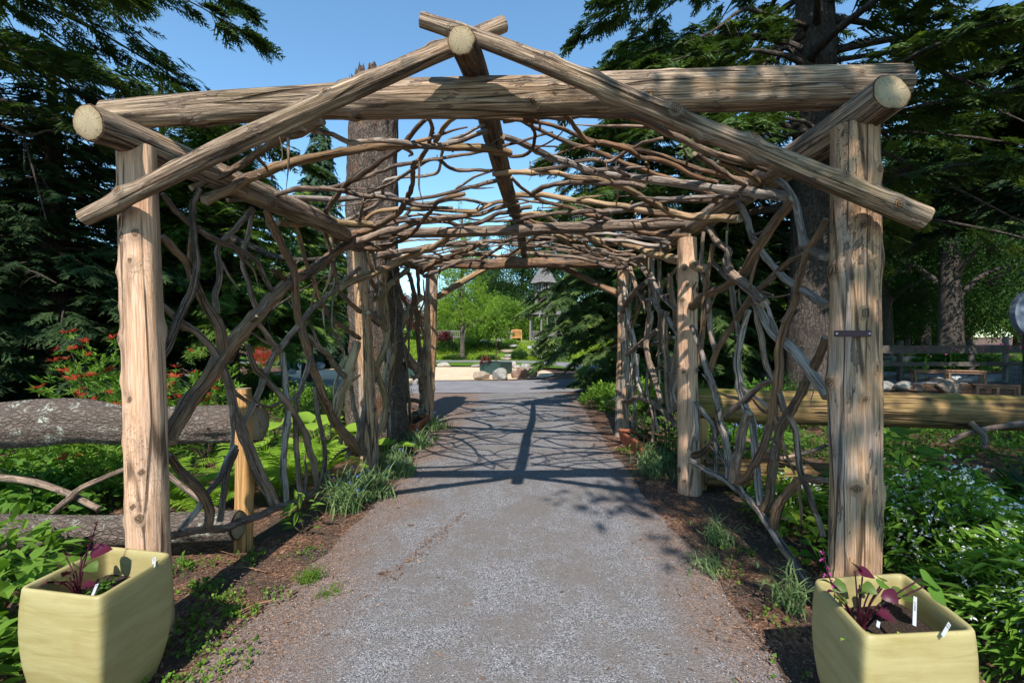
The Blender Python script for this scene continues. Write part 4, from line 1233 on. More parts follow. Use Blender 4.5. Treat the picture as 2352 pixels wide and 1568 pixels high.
def hem_spray(seed, nside=9, sub=3, w=.03, hang=.25):
    """flat, lacy, drooping conifer spray one unit long"""
    g = np.random.default_rng(seed)
    V, F = [], []

    def seg(p, q, w0, w1):
        n = len(V)
        q4 = strip_tri(p, q, w0 * 1.5, w1, np.array([0, 0, 1.0]) + g.normal(size=3) * .25)
        V.extend([q4[0], q4[1], q + (q - p) * .08])
        F.append([n, n + 1, n + 2])
    ax = lambda t: np.array([t, .03 * math.sin(4 * t + seed), -hang * t * t])
    for i in range(4): seg(ax(i / 4), ax((i + 1) / 4), w * .8, w * .7)
    for i in range(nside):
        t = .1 + .86 * i / nside
        for sg in (-1, 1):
            if g.random() < .1: continue
            L = (.5 * (1 - t) ** .8 + .07) * g.uniform(.7, 1.2)
            a = sg * g.uniform(.65, 1.0)
            d = np.array([math.cos(a), math.sin(a), g.uniform(-.35, 0)])
            p = ax(t)
            q = p + d * L + np.array([0, 0, -.12 * L])
            seg(p, q, w, w * .55)
            for j in range(sub if L > .15 else 0):
                tt = (j + .7) / (sub + .6)
                a2 = a + (1 if j % 2 else -1) * g.uniform(.6, .95)
                d2 = np.array([math.cos(a2), math.sin(a2), g.uniform(-.3, 0)])
                r = p + (q - p) * tt
                seg(r, r + d2 * L * .42 * (1.15 - tt), w * .85, w * .5)
    return np.array(V), np.array(F)


HEM_HI = [hem_spray(s, 9, 3, .024) for s in range(4)]
HEM_MID = [hem_spray(s + 9, 7, 2, .034) for s in range(4)]
HEM_LO = [hem_spray(s + 19, 5, 1, .06) for s in range(3)]
PINE = [cluster(26, .5, .22, s + 50, .07, .1, .01) for s in range(2)]
LEAF6 = [cluster(6, .5, .55, s + 60, .55) for s in range(4)]
LEAF9 = [cluster(9, .34, .6, s + 70, .5) for s in range(4)]
LANCE = [cluster(8, .55, .5, s + 80, .26) for s in range(3)]
FANS = [cluster(8, .3, .6, s + 90, .95, .3) for s in range(3)]
FINE = [cluster(14, .2, .6, s + 100, .5) for s in range(3)]

# ------------------------------------------------------------------ the two glazed planters
def planter(label, corners, h, prof=None):
    q = np.array([on_ground(x, y, h)[:2] for x, y in corners])      # front a, front b, back b, back a
    c = q.mean(0)
    th = np.linspace(0, 2 * PI, 64, endpoint=False)
    th = th + .16 * np.sin(4 * th + PI)
    e = 14.0
    a = np.sign(np.cos(th)) * np.abs(np.cos(th)) ** (2 / e)
    b = np.sign(np.sin(th)) * np.abs(np.sin(th)) ** (2 / e)

    def ring(s, z):
        A, B = a * s, b * s
        w = [(1 - A) * (1 - B) / 4, (1 + A) * (1 - B) / 4, (1 + A) * (1 + B) / 4, (1 - A) * (1 + B) / 4]
        p = sum(w[k][:, None] * q[k] for k in range(4))
        return np.concatenate([p, np.full((64, 1), z)], 1)
    P = [(.7, 0), (.77, .04), (.86, .14), (.95, .28), (1.005, .42), (1.035, .56), (1.045, .68), (1.035, .82), (1.015, .92), (1.006, .955), (.997, .985), (.975, 1.0), (.93, 1.0), (.905, .985), (.89, .95), (.875, .85), (.86, .74), (.84, .68)]
    V = np.concatenate([ring(s, t * h) for s, t in P])
    f = []
    for r in range(len(P) - 1):
        for i in range(64):
            j = (i + 1) % 64
            f.append([r * 64 + i, r * 64 + j, r * 64 + 64 + j, r * 64 + 64 + i])
    root = empty('glazed_planter', (c[0], c[1], 0), label, 'planter')
    mb = MB().add(V, f)
    mb.build('pot', M['glaze'], root)
    S = ring(.868, .78 * h)
    sv = [np.append(c, .79 * h)]
    rings = [S]
    for s_ in (.66, .44, .22): rings.append(ring(.868 * s_, .78 * h))
    V = np.concatenate(rings + [np.array(sv)])
    V[:, 2] += .012 * fbm(V * 14, 2)
    f4 = []
    for r in range(3):
        for i in range(64):
            j = (i + 1) % 64
            f4.append([r * 64 + i, r * 64 + j, r * 64 + 64 + j, r * 64 + 64 + i])
    mb = MB().add(V, f4)
    mb.f.append(np.array([[192 + i, 192 + (i + 1) % 64, 256] for i in range(64)])); mb.m.append(np.zeros(64, np.int32))
    mb.build('soil', M['soil'], root)
    return root, q, c


PL, qL, cL = planter('pale yellow glazed planter beside the smooth pale front post, low bean plant inside', [(38, 1351), (226, 1374), (398, 1269), (249, 1252)], .56)
PR, qR, cR = planter('pale yellow glazed planter beside the post with the purple name strip', [(1990, 1463), (2252, 1450), (2075, 1313), (1865, 1327)], .55)


def big_leaf(kind='heart', n=6):
    """ovate leaf blade with a folded midrib, one unit long"""
    ts = np.linspace(0, 1, n + 1)
    prof = {'heart': lambda t: .52 * (np.sin(PI * np.clip(t, 0, 1) ** .62)) ** .85, 'oval': lambda t: .34 * np.sin(PI * t ** .85) ** .8, 'hosta': lambda t: .42 * np.sin(PI * t ** .72) ** .75, 'lance': lambda t: .17 * np.sin(PI * t ** .8) ** .8}[kind]
    V, F = [], []
    for i, t in enumerate(ts):
        w = float(prof(t))
        z = .12 * t - .3 * t * t
        for s in (-1, -.5, 0, .5, 1):
            V.append([t, s * w, z + .22 * abs(s) * w + (.02 * math.sin(9 * t + 3 * s) if abs(s) == 1 else 0)])
    for i in range(n):
        for j in range(4):
            a = i * 5 + j
            F.append([a, a + 1, a + 6, a + 5])
    return np.array(V), np.array(F)


def leaf_mesh(name, kind, m, n=6, var=.5):
    v, f = big_leaf(kind, n)
    return MB().add(v, f, 0, None, var).mesh(name, m)


LM = {'purple': leaf_mesh('leaf', 'heart', M['purple_leaf']), 'olive': leaf_mesh('leaf', 'heart', M['olive_leaf']), 'green': leaf_mesh('leaf', 'heart', M['ground_leaf'], var=.8)}


def put_leaf(me, pos, d, size, roll, parent, name='leaf'):
    o = link(name, me, parent, local=False)
    R = rotm(d, roll)
    mw = Matrix.Translation([float(x) for x in pos]) @ Matrix([[*map(float, r)] for r in R]).to_4x4() @ Matrix.Diagonal((size, size, size, 1))
    o.matrix_basis = mw
    return o


def vine(root_xy, z, label, specs, spike, Yc, extra_stems=3):
    root = empty('bean_vine', (root_xy[0], root_xy[1], z), label, 'plant', 'bean plants in the glazed planters')
    base = np.array([root_xy[0], root_xy[1], z])
    mb = MB()
    for (x, y, Y, s, kind, ang, el, roll) in specs:
        p = at(x, y, Y)
        d = np.array([math.cos(ang) * math.cos(el), math.sin(ang) * math.cos(el), math.sin(el)])
        p0 = p - d * s * .5
        s *= .8
        put_leaf(LM[kind], p - d * s * .5, d, s, roll, root)
        mid = (base + p0) / 2 + np.array([0, 0, .03])
        mb.tube(spline([base, mid, p0], n=10), .0028, 6, (False, False), 0, None, 0)
    sp = spline([base] + [at(*q) for q in spike], n=18)
    mb.tube(sp, interp_r([.0035, .002], len(sp)), 6, (False, True), 0, None, 0)
    mb.build('stem', M['purple_leaf'], root)
    fl = MB()
    n0 = int(len(sp) * .45)
    for i in range(n0, len(sp), 2):
        for k in range(2):
            c = sp[i] + RNG.normal(size=3) * .006
            v, f = cluster(4, .009, .003, i * 7 + k, .9, .2, .2)
            fl.add(v * 1.0 + c, f, 0, None, .5)
    fl.build('flower_spike', M['pink'] if spike[-1][0] > 1000 else M['purple_leaf'], root, smooth=False)
    return root


def c8(x, y): return 1550.3 + x * .341, 1033.6 + y * .341
def c7(x, y): return x * .3409, 1033.6 + y * .3409


SP = []
for (x, y, Y, s, kd, a, e, r) in [(1225, 790, 1.83, .066, 'purple', 2.0, .9, .8), (1290, 830, 1.8, .075, 'purple', -.5, -.1, .3), (1455, 985, 1.72, .07, 'purple', -1.2, -.5, .9), (1430, 1120, 1.68, .07, 'purple', -.6, -.2, .2), (1010, 880, 1.78, .05, 'olive', 2.4, .2, .6), (1110, 920, 1.76, .065, 'olive', -.8, -.2, 1.0), (1130, 1000, 1.74, .06, 'olive', -.3, -.3, .3), (1310, 935, 1.76, .065, 'olive', -1.0, -.1, .8), (1260, 960, 1.75, .045, 'olive', 2.6, -.3, .3), (1560, 985, 1.74, .11, 'olive', .0, -.12, .15), (1400, 900, 1.8, .06, 'green', .6, .2, .5), (1385, 860, 1.84, .05, 'olive', 1.2, .1, .4), (1730, 880, 1.74, .105, 'green', .15, -.25, .5), (1775, 985, 1.7, .1, 'green', -.5, -.6, .5), (1610, 915, 1.76, .04, 'green', .9, .5, .6), (1050, 950, 1.72, .04, 'purple', 3.0, .1, .2)]:
    vx, vy = c8(x, y)
    SP.append((vx, vy, Y, s, kd, a, e, r))
bR = at(*c8(1240, 1050), 1.76)
vine((bR[0], bR[1]), .43, 'purple leaved bean plant with pink flower spike in the planter below the name strip', SP, [(*c8(1130, 980), 1.75), (*c8(1050, 880), 1.77), (*c8(1015, 760), 1.79), (*c8(998, 660), 1.8)], 1.8)
SP = []
for (x, y, Y, s, kd, a, e, r) in [(680, 675, 2.07, .1, 'purple', .5, .2, .5), (340, 755, 2.05, .085, 'olive', 2.9, .1, .6), (600, 715, 2.07, .06, 'olive', .2, -.1, .6), (460, 825, 1.99, .075, 'purple', 3.0, -.3, .3), (385, 870, 1.97, .06, 'olive', 2.5, .0, .5), (240, 895, 1.95, .09, 'olive', 3.2, -.1, .4), (300, 890, 1.93, .05, 'purple', -.8, .4, .7), (620, 790, 2.01, .07, 'olive', -.2, -.3, .4), (600, 905, 1.92, .06, 'purple', .5, -.1, .2), (440, 690, 2.07, .06, 'purple', 2.4, .3, .9), (420, 900, 1.93, .05, 'purple', -2.4, -.1, .5)]:
    vx, vy = c7(x, y)
    SP.append((vx, vy, Y, s, kd, a, e, r))
bL = at(*c7(530, 890), 2.0)
vine((bL[0], bL[1]), .44, 'purple leaved bean plant with dark flower spike in the planter at the smooth pale post', SP, [(*c7(545, 780), 2.02), (*c7(590, 680), 2.04), (*c7(630, 560), 2.05), (*c7(657, 475), 2.06)], 2.05)


def seedling(loc, r, h, label, m, seed, n=26, tm=None):
    root = empty('seedling', loc, label, 'plant', 'small plants in the planters')
    g = np.random.default_rng(seed)
    pos = np.array(loc) + np.stack([g.normal(0, r * .5, n), g.normal(0, r * .5, n), g.uniform(.1, 1, n) * h], -1)
    d = np.stack([g.normal(size=n), g.normal(size=n), g.uniform(-.2, .5, n)], -1)
    scatter('leaves', tm or [leaf(1, .7, .1, .2)], pos, frames(d, g.uniform(-.5, .5, n)), g.uniform(.028, .05, n), M[m], root, var=g.random(n))
    mb = MB()
    for i in range(6):
        mb.tube(spline([np.array(loc), (np.array(loc) + pos[i]) / 2 + [0, 0, .01], pos[i]], n=6), .002, 5, (False, False))
    mb.build('stem', M['ground_leaf'], root)


p = at(*c7(740, 880), 1.98); seedling((p[0], p[1], .44), .05, .09, 'small green vine seedling behind the yellow planter rim by the smooth post', 'ground_leaf', 5)
p = at(*c8(1330, 1120), 1.63); seedling((p[0], p[1], .43), .055, .06, 'bright green seedlings under the purple bean leaves', 'broad', 6)
p = at(*c8(1560, 1110), 1.68); seedling((p[0], p[1], .43), .025, .06, 'yellowing seedling beside the tall white plant tag', 'yellow_leaf', 7, 7)


def plant_tag(base, top, w, label, text=None, size=.02, scribble=0):
    base, top = np.array(base), np.array(top)
    ax = top - base
    L = np.linalg.norm(ax); ax /= L
    nrm = np.array([0, -1.0, .25]); nrm -= ax * np.dot(nrm, ax); nrm /= np.linalg.norm(nrm)
    sd = np.cross(ax, nrm)
    R = Matrix((tuple(sd), tuple(ax), tuple(nrm))).transposed()
    o = MB().box((0, 0, 0), (w, L, .0014), 0, 0, 0).build('plant_tag', M['tag'], smooth=False)
    tag(o, label, 'plant tag', 'white plant tags')
    o.matrix_world = Matrix.Translation(tuple(base + ax * L / 2)) @ R.to_4x4()
    if text:
        for (tx, ox, oy, rot, s) in text:
            cu = bpy.data.curves.new('lettering', 'FONT')
            cu.body = tx; cu.size = s; cu.align_x = 'LEFT'; cu.extrude = .0002
            cu.materials.append(M['ink'])
            tmp = bpy.data.objects.new('lettering', cu)
            COL.objects.link(tmp)
            bpy.context.view_layer.update()
            me = bpy.data.meshes.new_from_object(tmp.evaluated_get(bpy.context.evaluated_depsgraph_get()))
            bpy.data.objects.remove(tmp)
            t = link('lettering', me, o, True)
            t.location = (ox, oy, .0011)
            t.rotation_euler = (0, 0, rot)
    for k in range(scribble):
        xs = np.linspace(-w * .32, w * .32, 12)
        yy = L * (.36 - .17 * k) + .0022 * np.sin(np.arange(12) * 2.1 + k)
        MB().tube(np.stack([xs, yy, np.full(12, .0010)], -1), .0005, 4).build('scribble', M['ink'], o)
    return o


a, b = at(*c8(1612, 1180), 1.62), at(*c8(1618, 985), 1.66)
plant_tag(a, b, .013, 'tall white plant tag reading Lablab', [('2/27', -.006, .0265, 0, .0055), ('Lablab', -.003, .024, -PI / 2, .0095)])
a, b = at(*c8(1800, 1250), 1.57), at(*c8(1850, 1165), 1.6)
plant_tag(a, b, .013, 'slanted white plant tag dated 5/27 at the planter rim', [('5/27', -.007, .011, 0, .0065)], scribble=2)
a, b = at(*c8(1365, 1190), 1.6), at(*c8(1372, 1150), 1.61)
plant_tag(a, b, .012, 'short blank white tag among bright seedlings')
a, b = at(*c7(1035, 790), 2.05), at(*c7(1040, 722), 2.08)
plant_tag(a, b, .0165, 'white tag at the far rim of the planter by the smooth post', scribble=2)
a, b = at(*c7(620, 985), 1.88), at(*c7(655, 900), 1.92)
plant_tag(a, b, .014, 'narrow white tag behind the near rim of the planter by the smooth post', scribble=1)


# terracotta troughs
def trough(cx, cy, rz, L, W, H, label):
    root = empty('terracotta_trough', (cx, cy, 0), label, 'planter', 'terracotta troughs inside the pergola')
    R = Matrix.Rotation(rz, 3, 'Z')
    def rect(l, w, z):
        return [np.array(R @ Vector((sx * l / 2, sy * w / 2, z))) + [cx, cy, 0] for sx, sy in ((-1, -1), (1, -1), (1, 1), (-1, 1))]
    P = [(.86, .7, 0), (.95, .88, H * .8), (.96, .9, H * .82), (1.0, 1.0, H * .83), (1.0, 1.0, H), (.95, .88, H), (.92, .84, H * .75)]
    V = np.concatenate([rect(L * a, W * b, z) for a, b, z in P])
    f = [[r * 4 + i, r * 4 + (i + 1) % 4, r * 4 + 4 + (i + 1) % 4, r * 4 + 4 + i] for r in range(len(P) - 1) for i in range(4)]
    MB().add(V, f).build('box', M['terracotta'], root, smooth=False)
    MB().add(np.array(rect(L * .92, W * .84, H * .78)), [[0, 1, 2, 3]]).build('soil', M['soil'], root)
    g = np.random.default_rng(int(cx * 10) + 50)
    n = 26
    t = g.uniform(-.42, .42, n)
    pos = np.array([np.array(R @ Vector((tt * L, g.uniform(-.25, .25) * W, H * .8 + g.uniform(.02, .22)))) + [cx, cy, 0] for tt in t])
    d = np.stack([g.normal(size=n), g.normal(size=n), g.uniform(-.1, .6, n)], -1)
    scatter('plants', [leaf(1, .6, .1, .2)], pos, frames(d), g.uniform(.05, .1, n), M['broad_dark'], root)
    mb = MB()
    for q in pos[:10]:
        mb.tube([[q[0], q[1], H * .75], q], .003, 5, (False, False))
    mb.build('stem', M['twig'], root)


g0 = on_ground(1482, 1003)
trough(1.74, 6.35, PI / 2 + .12, .85, .24, .2, 'terracotta trough with dark seedlings below the silvery lattice')
trough(-1.6, 7.6, PI / 2 - .1, .8, .24, .2, 'terracotta trough half hidden by the dead tree trunk')
# ------------------------------------------------------------------ log fences and the dead tree
def fence(label, grp, posts, logs, sticks, m_log, m_post, cutm):
    p0 = posts[0]
    root = empty('log_fence', (p0[0], p0[1], 0), label, 'fence', grp)
    for i, (x, y, h, r) in enumerate(posts):
        log('post', [(x, y, -.05), (x + .01, y, h * .5), (x, y + .01, h)], [r * 1.05, r, r * .95], m_post, root, 28, .04, .06, 3, 60 + i + int(x * 3), cutm)
    for i, (pts, r, rough) in enumerate(logs):
        log('rail_log', pts, r, m_log, root, 44, .035, rough, 6, 80 + i + int(abs(pts[0][0]) * 7), cutm, rfreq=(6, 1.4), oval=.03)
    for i, (pts, r) in enumerate(sticks):
        p = spline(pts, step=.05)
        MB().tube(p, interp_r(r, len(p)), 10, (True, True), 0, 1, .12, (8, 6), i * 3.1).build('cross_stick', [M['branch'], M['cut_old']], root)
    return root


fence('heavy lichened log fence running off from the smooth pale post', None,
      [(-2.02, 3.40, 1.2, .062), (-6.1, 3.55, 1.2, .07)],
      [([(-2.02 + .0, 3.62, .9), (-3.0, 3.62, .88), (-3.5, 3.62, .92), (-4.3, 3.6, .87), (-5.2, 3.6, .89), (-6.4, 3.62, .88)], [.155, .15, .185, .16, .17, .165], .1),
       ([(-1.97, 3.26, .235), (-3, 3.24, .2), (-4, 3.25, .2), (-6.3, 3.3, .2)], [.105, .115, .12, .125], .05)],
      [([at(-40, 1092, 3.7), at(70, 1105, 3.68), at(150, 1130, 3.65), at(228, 1168, 3.6)], [.03, .03, .026, .024]), ([at(120, 1176, 3.55), at(165, 1140, 3.58), at(190, 1118, 3.6), at(285, 1078, 3.66), at(330, 1058, 3.7)], [.02, .024, .022, .02, .018]),
       ([at(378, 1082, 3.6), at(430, 1125, 3.58), at(520, 1185, 3.5)], [.02, .02, .02])],
      M['bark_log'], M['fence_post'], M['cut_old'])
rf = fence('tan log fence with green algae running off from the knotty middle post', None,
           [(1.97, 4.78, .98, .075), (5.85, 4.1, 1.05, .09)],
           [([(1.9, 4.85, .865), (3.2, 4.6, .86), (4.5, 4.32, .875), (6.3, 3.95, .88)], [.165, .162, .16, .158], .065),
            ([(2.0, 4.7, .19), (3.2, 4.5, .2), (4.5, 4.25, .18), (6.2, 3.9, .17)], [.13, .13, .13, .12], .07)],
           [([at(1700, 1000, 4.6), at(1790, 1050, 4.5), at(1850, 1075, 4.4)], [.022, .024, .022]), ([at(1640, 1065, 4.7), at(1720, 1030, 4.65), at(1780, 1005, 4.6)], [.016, .016, .014]), ([at(2180, 1015, 4.1), at(2235, 990, 4.08), at(2360, 970, 4.0)], [.022, .024, .03]), ([at(2228, 970, 4.08), at(2262, 1003, 4.0), at(2258, 1030, 3.95)], [.026, .026, .022]), ([at(1800, 1052, 4.4), at(1880, 1030, 4.38), at(1900, 1020, 4.35)], [.018, .02, .02])],
           M['fence_tan'], M['fence_post'], M['cut'])

# dead tree trunk
sx, sy = -2.0, 6.62
sn = empty('dead_tree_trunk', (sx, sy, 0), 'tall broken dead tree trunk with rough bark and woodpecker holes beside the pergola', 'dead tree')
hts = [-.05, .25, .7, 1.3, 2, 2.8, 3.6, 4.5, 5.14]
rad = [.48, .42, .375, .36, .355, .355, .35, .34, .33]
p = spline([(sx + .02 * math.sin(h * 1.3), sy + .02 * math.cos(h), h) for h in hts], step=.035)
mb = MB()
hole = [(4.6, -.28, -.1, .075), (3.8, -.3, -.07, .05), (3.3, -.05, -.12, .1), (3.14, .1, -.1, .1), (4.0, .35, -.04, .05), (3.55, -.4, -.05, .05), (2.2, .2, -.04, .06), (1.2, -.5, .05, .09), (.8, .6, .06, .1)]
mb.tube(p, interp_r(rad, len(p)), 96, (False, False), 0, 0, .05, (14, 1.6), 4.4, hole)
V = mb.v[0].reshape(len(p), 96, 3)
th = np.linspace(0, 2 * PI, 96, endpoint=False)
G = mb.g[0].reshape(len(p), 96, 3)
axis = p[:, None]
V[:] = axis + (V - axis) * (1 + .06 * vnoise(np.stack([np.cos(th)[None] * 9 + 0 * G[..., 2], np.sin(th)[None] * 9 + 0 * G[..., 2], G[..., 2] * 5.5], -1)))[..., None]
top = np.clip((p[:, 2] - 4.8) / .35, 0, 1)[:, None]
V[..., 2] += top * (.14 * vnoise(np.stack([np.cos(th) * 3, np.sin(th) * 3, th * 0], -1)) + .1 * vnoise(np.stack([np.cos(th) * 15, np.sin(th) * 15, th * 0], -1)) + .12)[None]
mb.v[0] = V.reshape(-1, 3)
mb.build('trunk', M['bark_snag'], sn)
pi_ = spline([(sx, sy, 3.8), (sx, sy, 4.4), (sx + .02, sy, 4.86)], step=.1)
MB().tube(pi_, .28, 24, (False, True), 0, 0, .2, (9, 3), 1.2).build('rotten_heart', M['branch_brown'], sn)
# ------------------------------------------------------------------ plants near the pergola
def frond_mesh(name, m, seed, pairs=30, w=.155):
    g = np.random.default_rng(seed)
    V, F = [], []
    sp = lambda t: np.array([.72 * t ** 1.35, .03 * math.sin(3 * t + seed), 1.12 * t - .72 * t * t])
    tg = lambda t: (sp(t + .01) - sp(t)) / np.linalg.norm(sp(t + .01) - sp(t))
    for i in range(8):
        a, b = sp(i / 8), sp((i + 1) / 8)
        n = len(V)
        V += [a + [0, .006, 0], a - [0, .006, 0], b - [0, .004, 0], b + [0, .004, 0]]
        F.append([n, n + 1, n + 2, n + 3])
    for i in range(pairs):
        t = .12 + .87 * i / pairs
        L = w * (math.sin(PI * min(1, t ** 1.15 * .97 + .03)) ** .8) * g.uniform(.85, 1.1) + .008
        p = sp(t); d0 = tg(t)
        for sg in (-1, 1):
            dd = np.array([0, sg, 0]) * .93 + d0 * .42 + np.array([0, 0, -.12 + g.normal(0, .12)])
            dd /= np.linalg.norm(dd)
            hw = .30 * .95 / pairs
            n = len(V)
            q = p + dd * L * .5
            V += [p + d0 * hw * .9, p - d0 * hw * .9, q - d0 * hw * .95, q + d0 * hw * .95, p + dd * L + np.array([0, 0, -.03 * L / w])]
            F.append([n, n + 1, n + 2, n + 3]); F.append([n + 3, n + 2, n + 4, n + 4])
    F = [f if f[2] != f[3] else f[:3] for f in F]
    mb = MB()
    va = np.array(V)
    mb.add(va, [f for f in F if len(f) == 4], 0, None, g.uniform(.2, .9))
    mb.f.append(np.array([f for f in F if len(f) == 3])); mb.m.append(np.zeros(sum(len(f) == 3 for f in F), np.int32))
    return mb.mesh(name, m, smooth=False)


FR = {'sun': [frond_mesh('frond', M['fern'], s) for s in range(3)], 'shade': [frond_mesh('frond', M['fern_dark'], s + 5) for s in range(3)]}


def fern(x, y, size, label, kind='sun', n=10, z=0.0, seed=1):
    root = empty('fern', (x, y, z), label, 'fern', 'ferns in the beds')
    g = random.Random(seed)
    for i in range(n):
        o = link('frond', FR[kind][i % 3], root, local=True)
        s = size * 1.22 * g.uniform(.75, 1.12)
        o.rotation_euler = (g.uniform(-.12, .12), g.uniform(-.35, .3), 2 * PI * i / n + g.uniform(-.3, .3))
        o.scale = (s, s, s)
    return root


fern(-3.05, 4.15, .62, 'bright fern between the two logs of the lichened fence, beside the thick leaning brace', seed=1)
fern(-2.62, 4.35, .66, 'bright fern behind the orange fence post', seed=2)
fern(-2.28, 4.5, .75, 'large bright fern behind the upright lattice sticks', seed=3, n=12)
fern(-2.12, 5.1, .62, 'bright fern spilling over the lattice rail beside the blue flowers', seed=4)
fern(-3.5, 4.4, .5, 'small fern beside the red tipped bush under the thick log', seed=5, n=8)
fern(-2.6, 3.85, .5, 'low fern touching the orange fence post', seed=6, n=9)
fern(-2.9, 4.8, .66, 'bright fern between the hosta and the orange fence post', seed=21, n=11)
fern(-2.45, 5.35, .6, 'bright fern in front of the lime hosta', seed=22, n=10)
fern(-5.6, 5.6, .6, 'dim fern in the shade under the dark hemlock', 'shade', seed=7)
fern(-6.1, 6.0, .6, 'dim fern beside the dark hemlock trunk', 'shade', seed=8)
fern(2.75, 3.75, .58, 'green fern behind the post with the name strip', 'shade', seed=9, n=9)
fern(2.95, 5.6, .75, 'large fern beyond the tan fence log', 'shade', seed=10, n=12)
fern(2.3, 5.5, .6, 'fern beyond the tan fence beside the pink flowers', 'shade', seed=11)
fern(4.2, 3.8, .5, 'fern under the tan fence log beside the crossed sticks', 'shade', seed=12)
fern(5.1, 6.3, .5, 'single fern growing in front of the moss stained boulder', 'shade', seed=13, n=8, z=.0)

# hosta with large leaves
HM = leaf_mesh('leaf', 'hosta', M['hosta'], 8, .6)


def rosette(name, x, y, n, size, label, cat, me, h=.25, seed=1, group=None, spread=.1):
    root = empty(name, (x, y, 0), label, cat, group)
    g = random.Random(seed)
    mb = MB()
    for i in range(n):
        a = 2 * PI * i / n * 1.62 + g.uniform(-.3, .3)
        s = size * g.uniform(.7, 1.15)
        hh = h * g.uniform(.5, 1.25)
        p = np.array([x + math.cos(a) * spread * g.uniform(.5, 1.5), y + math.sin(a) * spread * g.uniform(.5, 1.5), hh])
        put_leaf(me, p, np.array([math.cos(a), math.sin(a), g.uniform(.0, .5)]), s, g.uniform(-.25, .25), root)
        mb.tube([[x, y, -.01], (np.array([x, y, 0]) + p) / 2 + [0, 0, .02], p], [.009, .007, .005], 6, (False, False))
    mb.build('stalk', me.materials[0], root)
    return root


rosette('hosta', -2.55, 6.0, 17, .34, 'lime green hosta with broad ribbed leaves beside the dead tree trunk', 'hosta', HM, .42, 3, spread=.2)
rosette('hosta', -1.66, 5.95, 5, .3, 'small lime hosta leaf cluster at the foot of the dead trunk', 'hosta', HM, .12, 6)
rosette('hosta', -3.0, 5.5, 6, .3, 'single hosta peeping out behind the orange fence post', 'hosta', HM, .45, 9)
HD = leaf_mesh('leaf', 'heart', M['broad_dark'], 6, .7)
HG = leaf_mesh('leaf', 'heart', M['ground_leaf'], 6, .6)


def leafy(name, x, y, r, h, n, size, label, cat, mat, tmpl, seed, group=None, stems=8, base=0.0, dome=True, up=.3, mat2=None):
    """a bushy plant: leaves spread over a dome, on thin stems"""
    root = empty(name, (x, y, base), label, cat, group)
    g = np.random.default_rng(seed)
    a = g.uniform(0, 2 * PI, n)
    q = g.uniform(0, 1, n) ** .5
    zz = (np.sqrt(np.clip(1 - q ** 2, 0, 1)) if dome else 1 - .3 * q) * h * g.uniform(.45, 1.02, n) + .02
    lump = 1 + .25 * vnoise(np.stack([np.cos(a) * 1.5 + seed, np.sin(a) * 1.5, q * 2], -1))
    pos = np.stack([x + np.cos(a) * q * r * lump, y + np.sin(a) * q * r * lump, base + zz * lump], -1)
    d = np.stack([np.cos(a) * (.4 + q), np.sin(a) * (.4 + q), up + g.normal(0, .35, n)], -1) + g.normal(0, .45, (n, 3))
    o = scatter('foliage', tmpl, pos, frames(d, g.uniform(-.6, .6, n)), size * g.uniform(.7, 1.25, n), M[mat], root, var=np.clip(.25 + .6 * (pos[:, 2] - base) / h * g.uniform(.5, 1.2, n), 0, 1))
    o['kind'] = 'stuff'
    mb = MB()
    for i in range(stems):
        p = pos[i]
        mb.tube(spline([[x + .04 * math.cos(i), y + .04 * math.sin(i), base - .01], [(x + p[0]) / 2, (y + p[1]) / 2, base + (p[2] - base) * .6], p], n=6), [.006] * 6 if False else .005, 5, (False, False))
    mb.build('stem', M['twig'], root)
    return root, pos


L1 = [leafn(.36, .09, .2), leafn(.3, .06, .35), leafn(.4, .1, .1)]
L2 = [leafn(.72, .12, .2), leafn(.62, .08, .35), leafn(.8, .14, .15)]
# red tipped shrubs
WH = [whorl(8, 1.0, s + 7, .26, .25) for s in range(3)]
WR = [whorl(9, 1.0, s + 17, .2, .45) for s in range(3)]

REDM = [MB().add(v, f, 0, None, .2 + .3 * i).mesh('red_shoot', M['red_tip'], False) for i, (v, f) in enumerate(WR)]


def pieris(x, y, r, h, n, nr, label, seed):
    root, pos = leafy('red_tipped_shrub', x, y, r, h, n, .085, label, 'shrub', 'broad', WH, seed, 'red tipped shrubs', up=.6)
    g = np.random.default_rng(seed + 900)
    c = pos[np.argsort(-(pos[:, 2] + .35 * h * (pos[:, 1] < y) + g.uniform(0, .7 * h, len(pos))))[:nr]]
    d = np.stack([g.normal(0, .3, nr), g.normal(0, .3, nr) - .25, np.ones(nr)], -1)
    R = frames(d)
    R = R[:, :, [1, 2, 0]]          # whorl opens along its own z axis
    for i in range(nr):
        o = link('red_shoot', REDM[i % 3], root)
        sz = .075 * g.uniform(.6, 1.3)
        o.matrix_basis = Matrix.Translation(tuple(float(q) for q in c[i] + [0, -.02, .05])) @ Matrix([[float(q) for q in r] for r in R[i]]).to_4x4() @ Matrix.Diagonal((sz, sz, sz, 1))


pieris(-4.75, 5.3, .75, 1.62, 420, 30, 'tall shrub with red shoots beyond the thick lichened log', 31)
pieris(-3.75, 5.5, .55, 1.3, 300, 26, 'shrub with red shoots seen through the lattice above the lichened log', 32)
pieris(-3.9, 4.35, .42, .66, 170, 8, 'low red tipped shrub under the thick lichened log', 33)

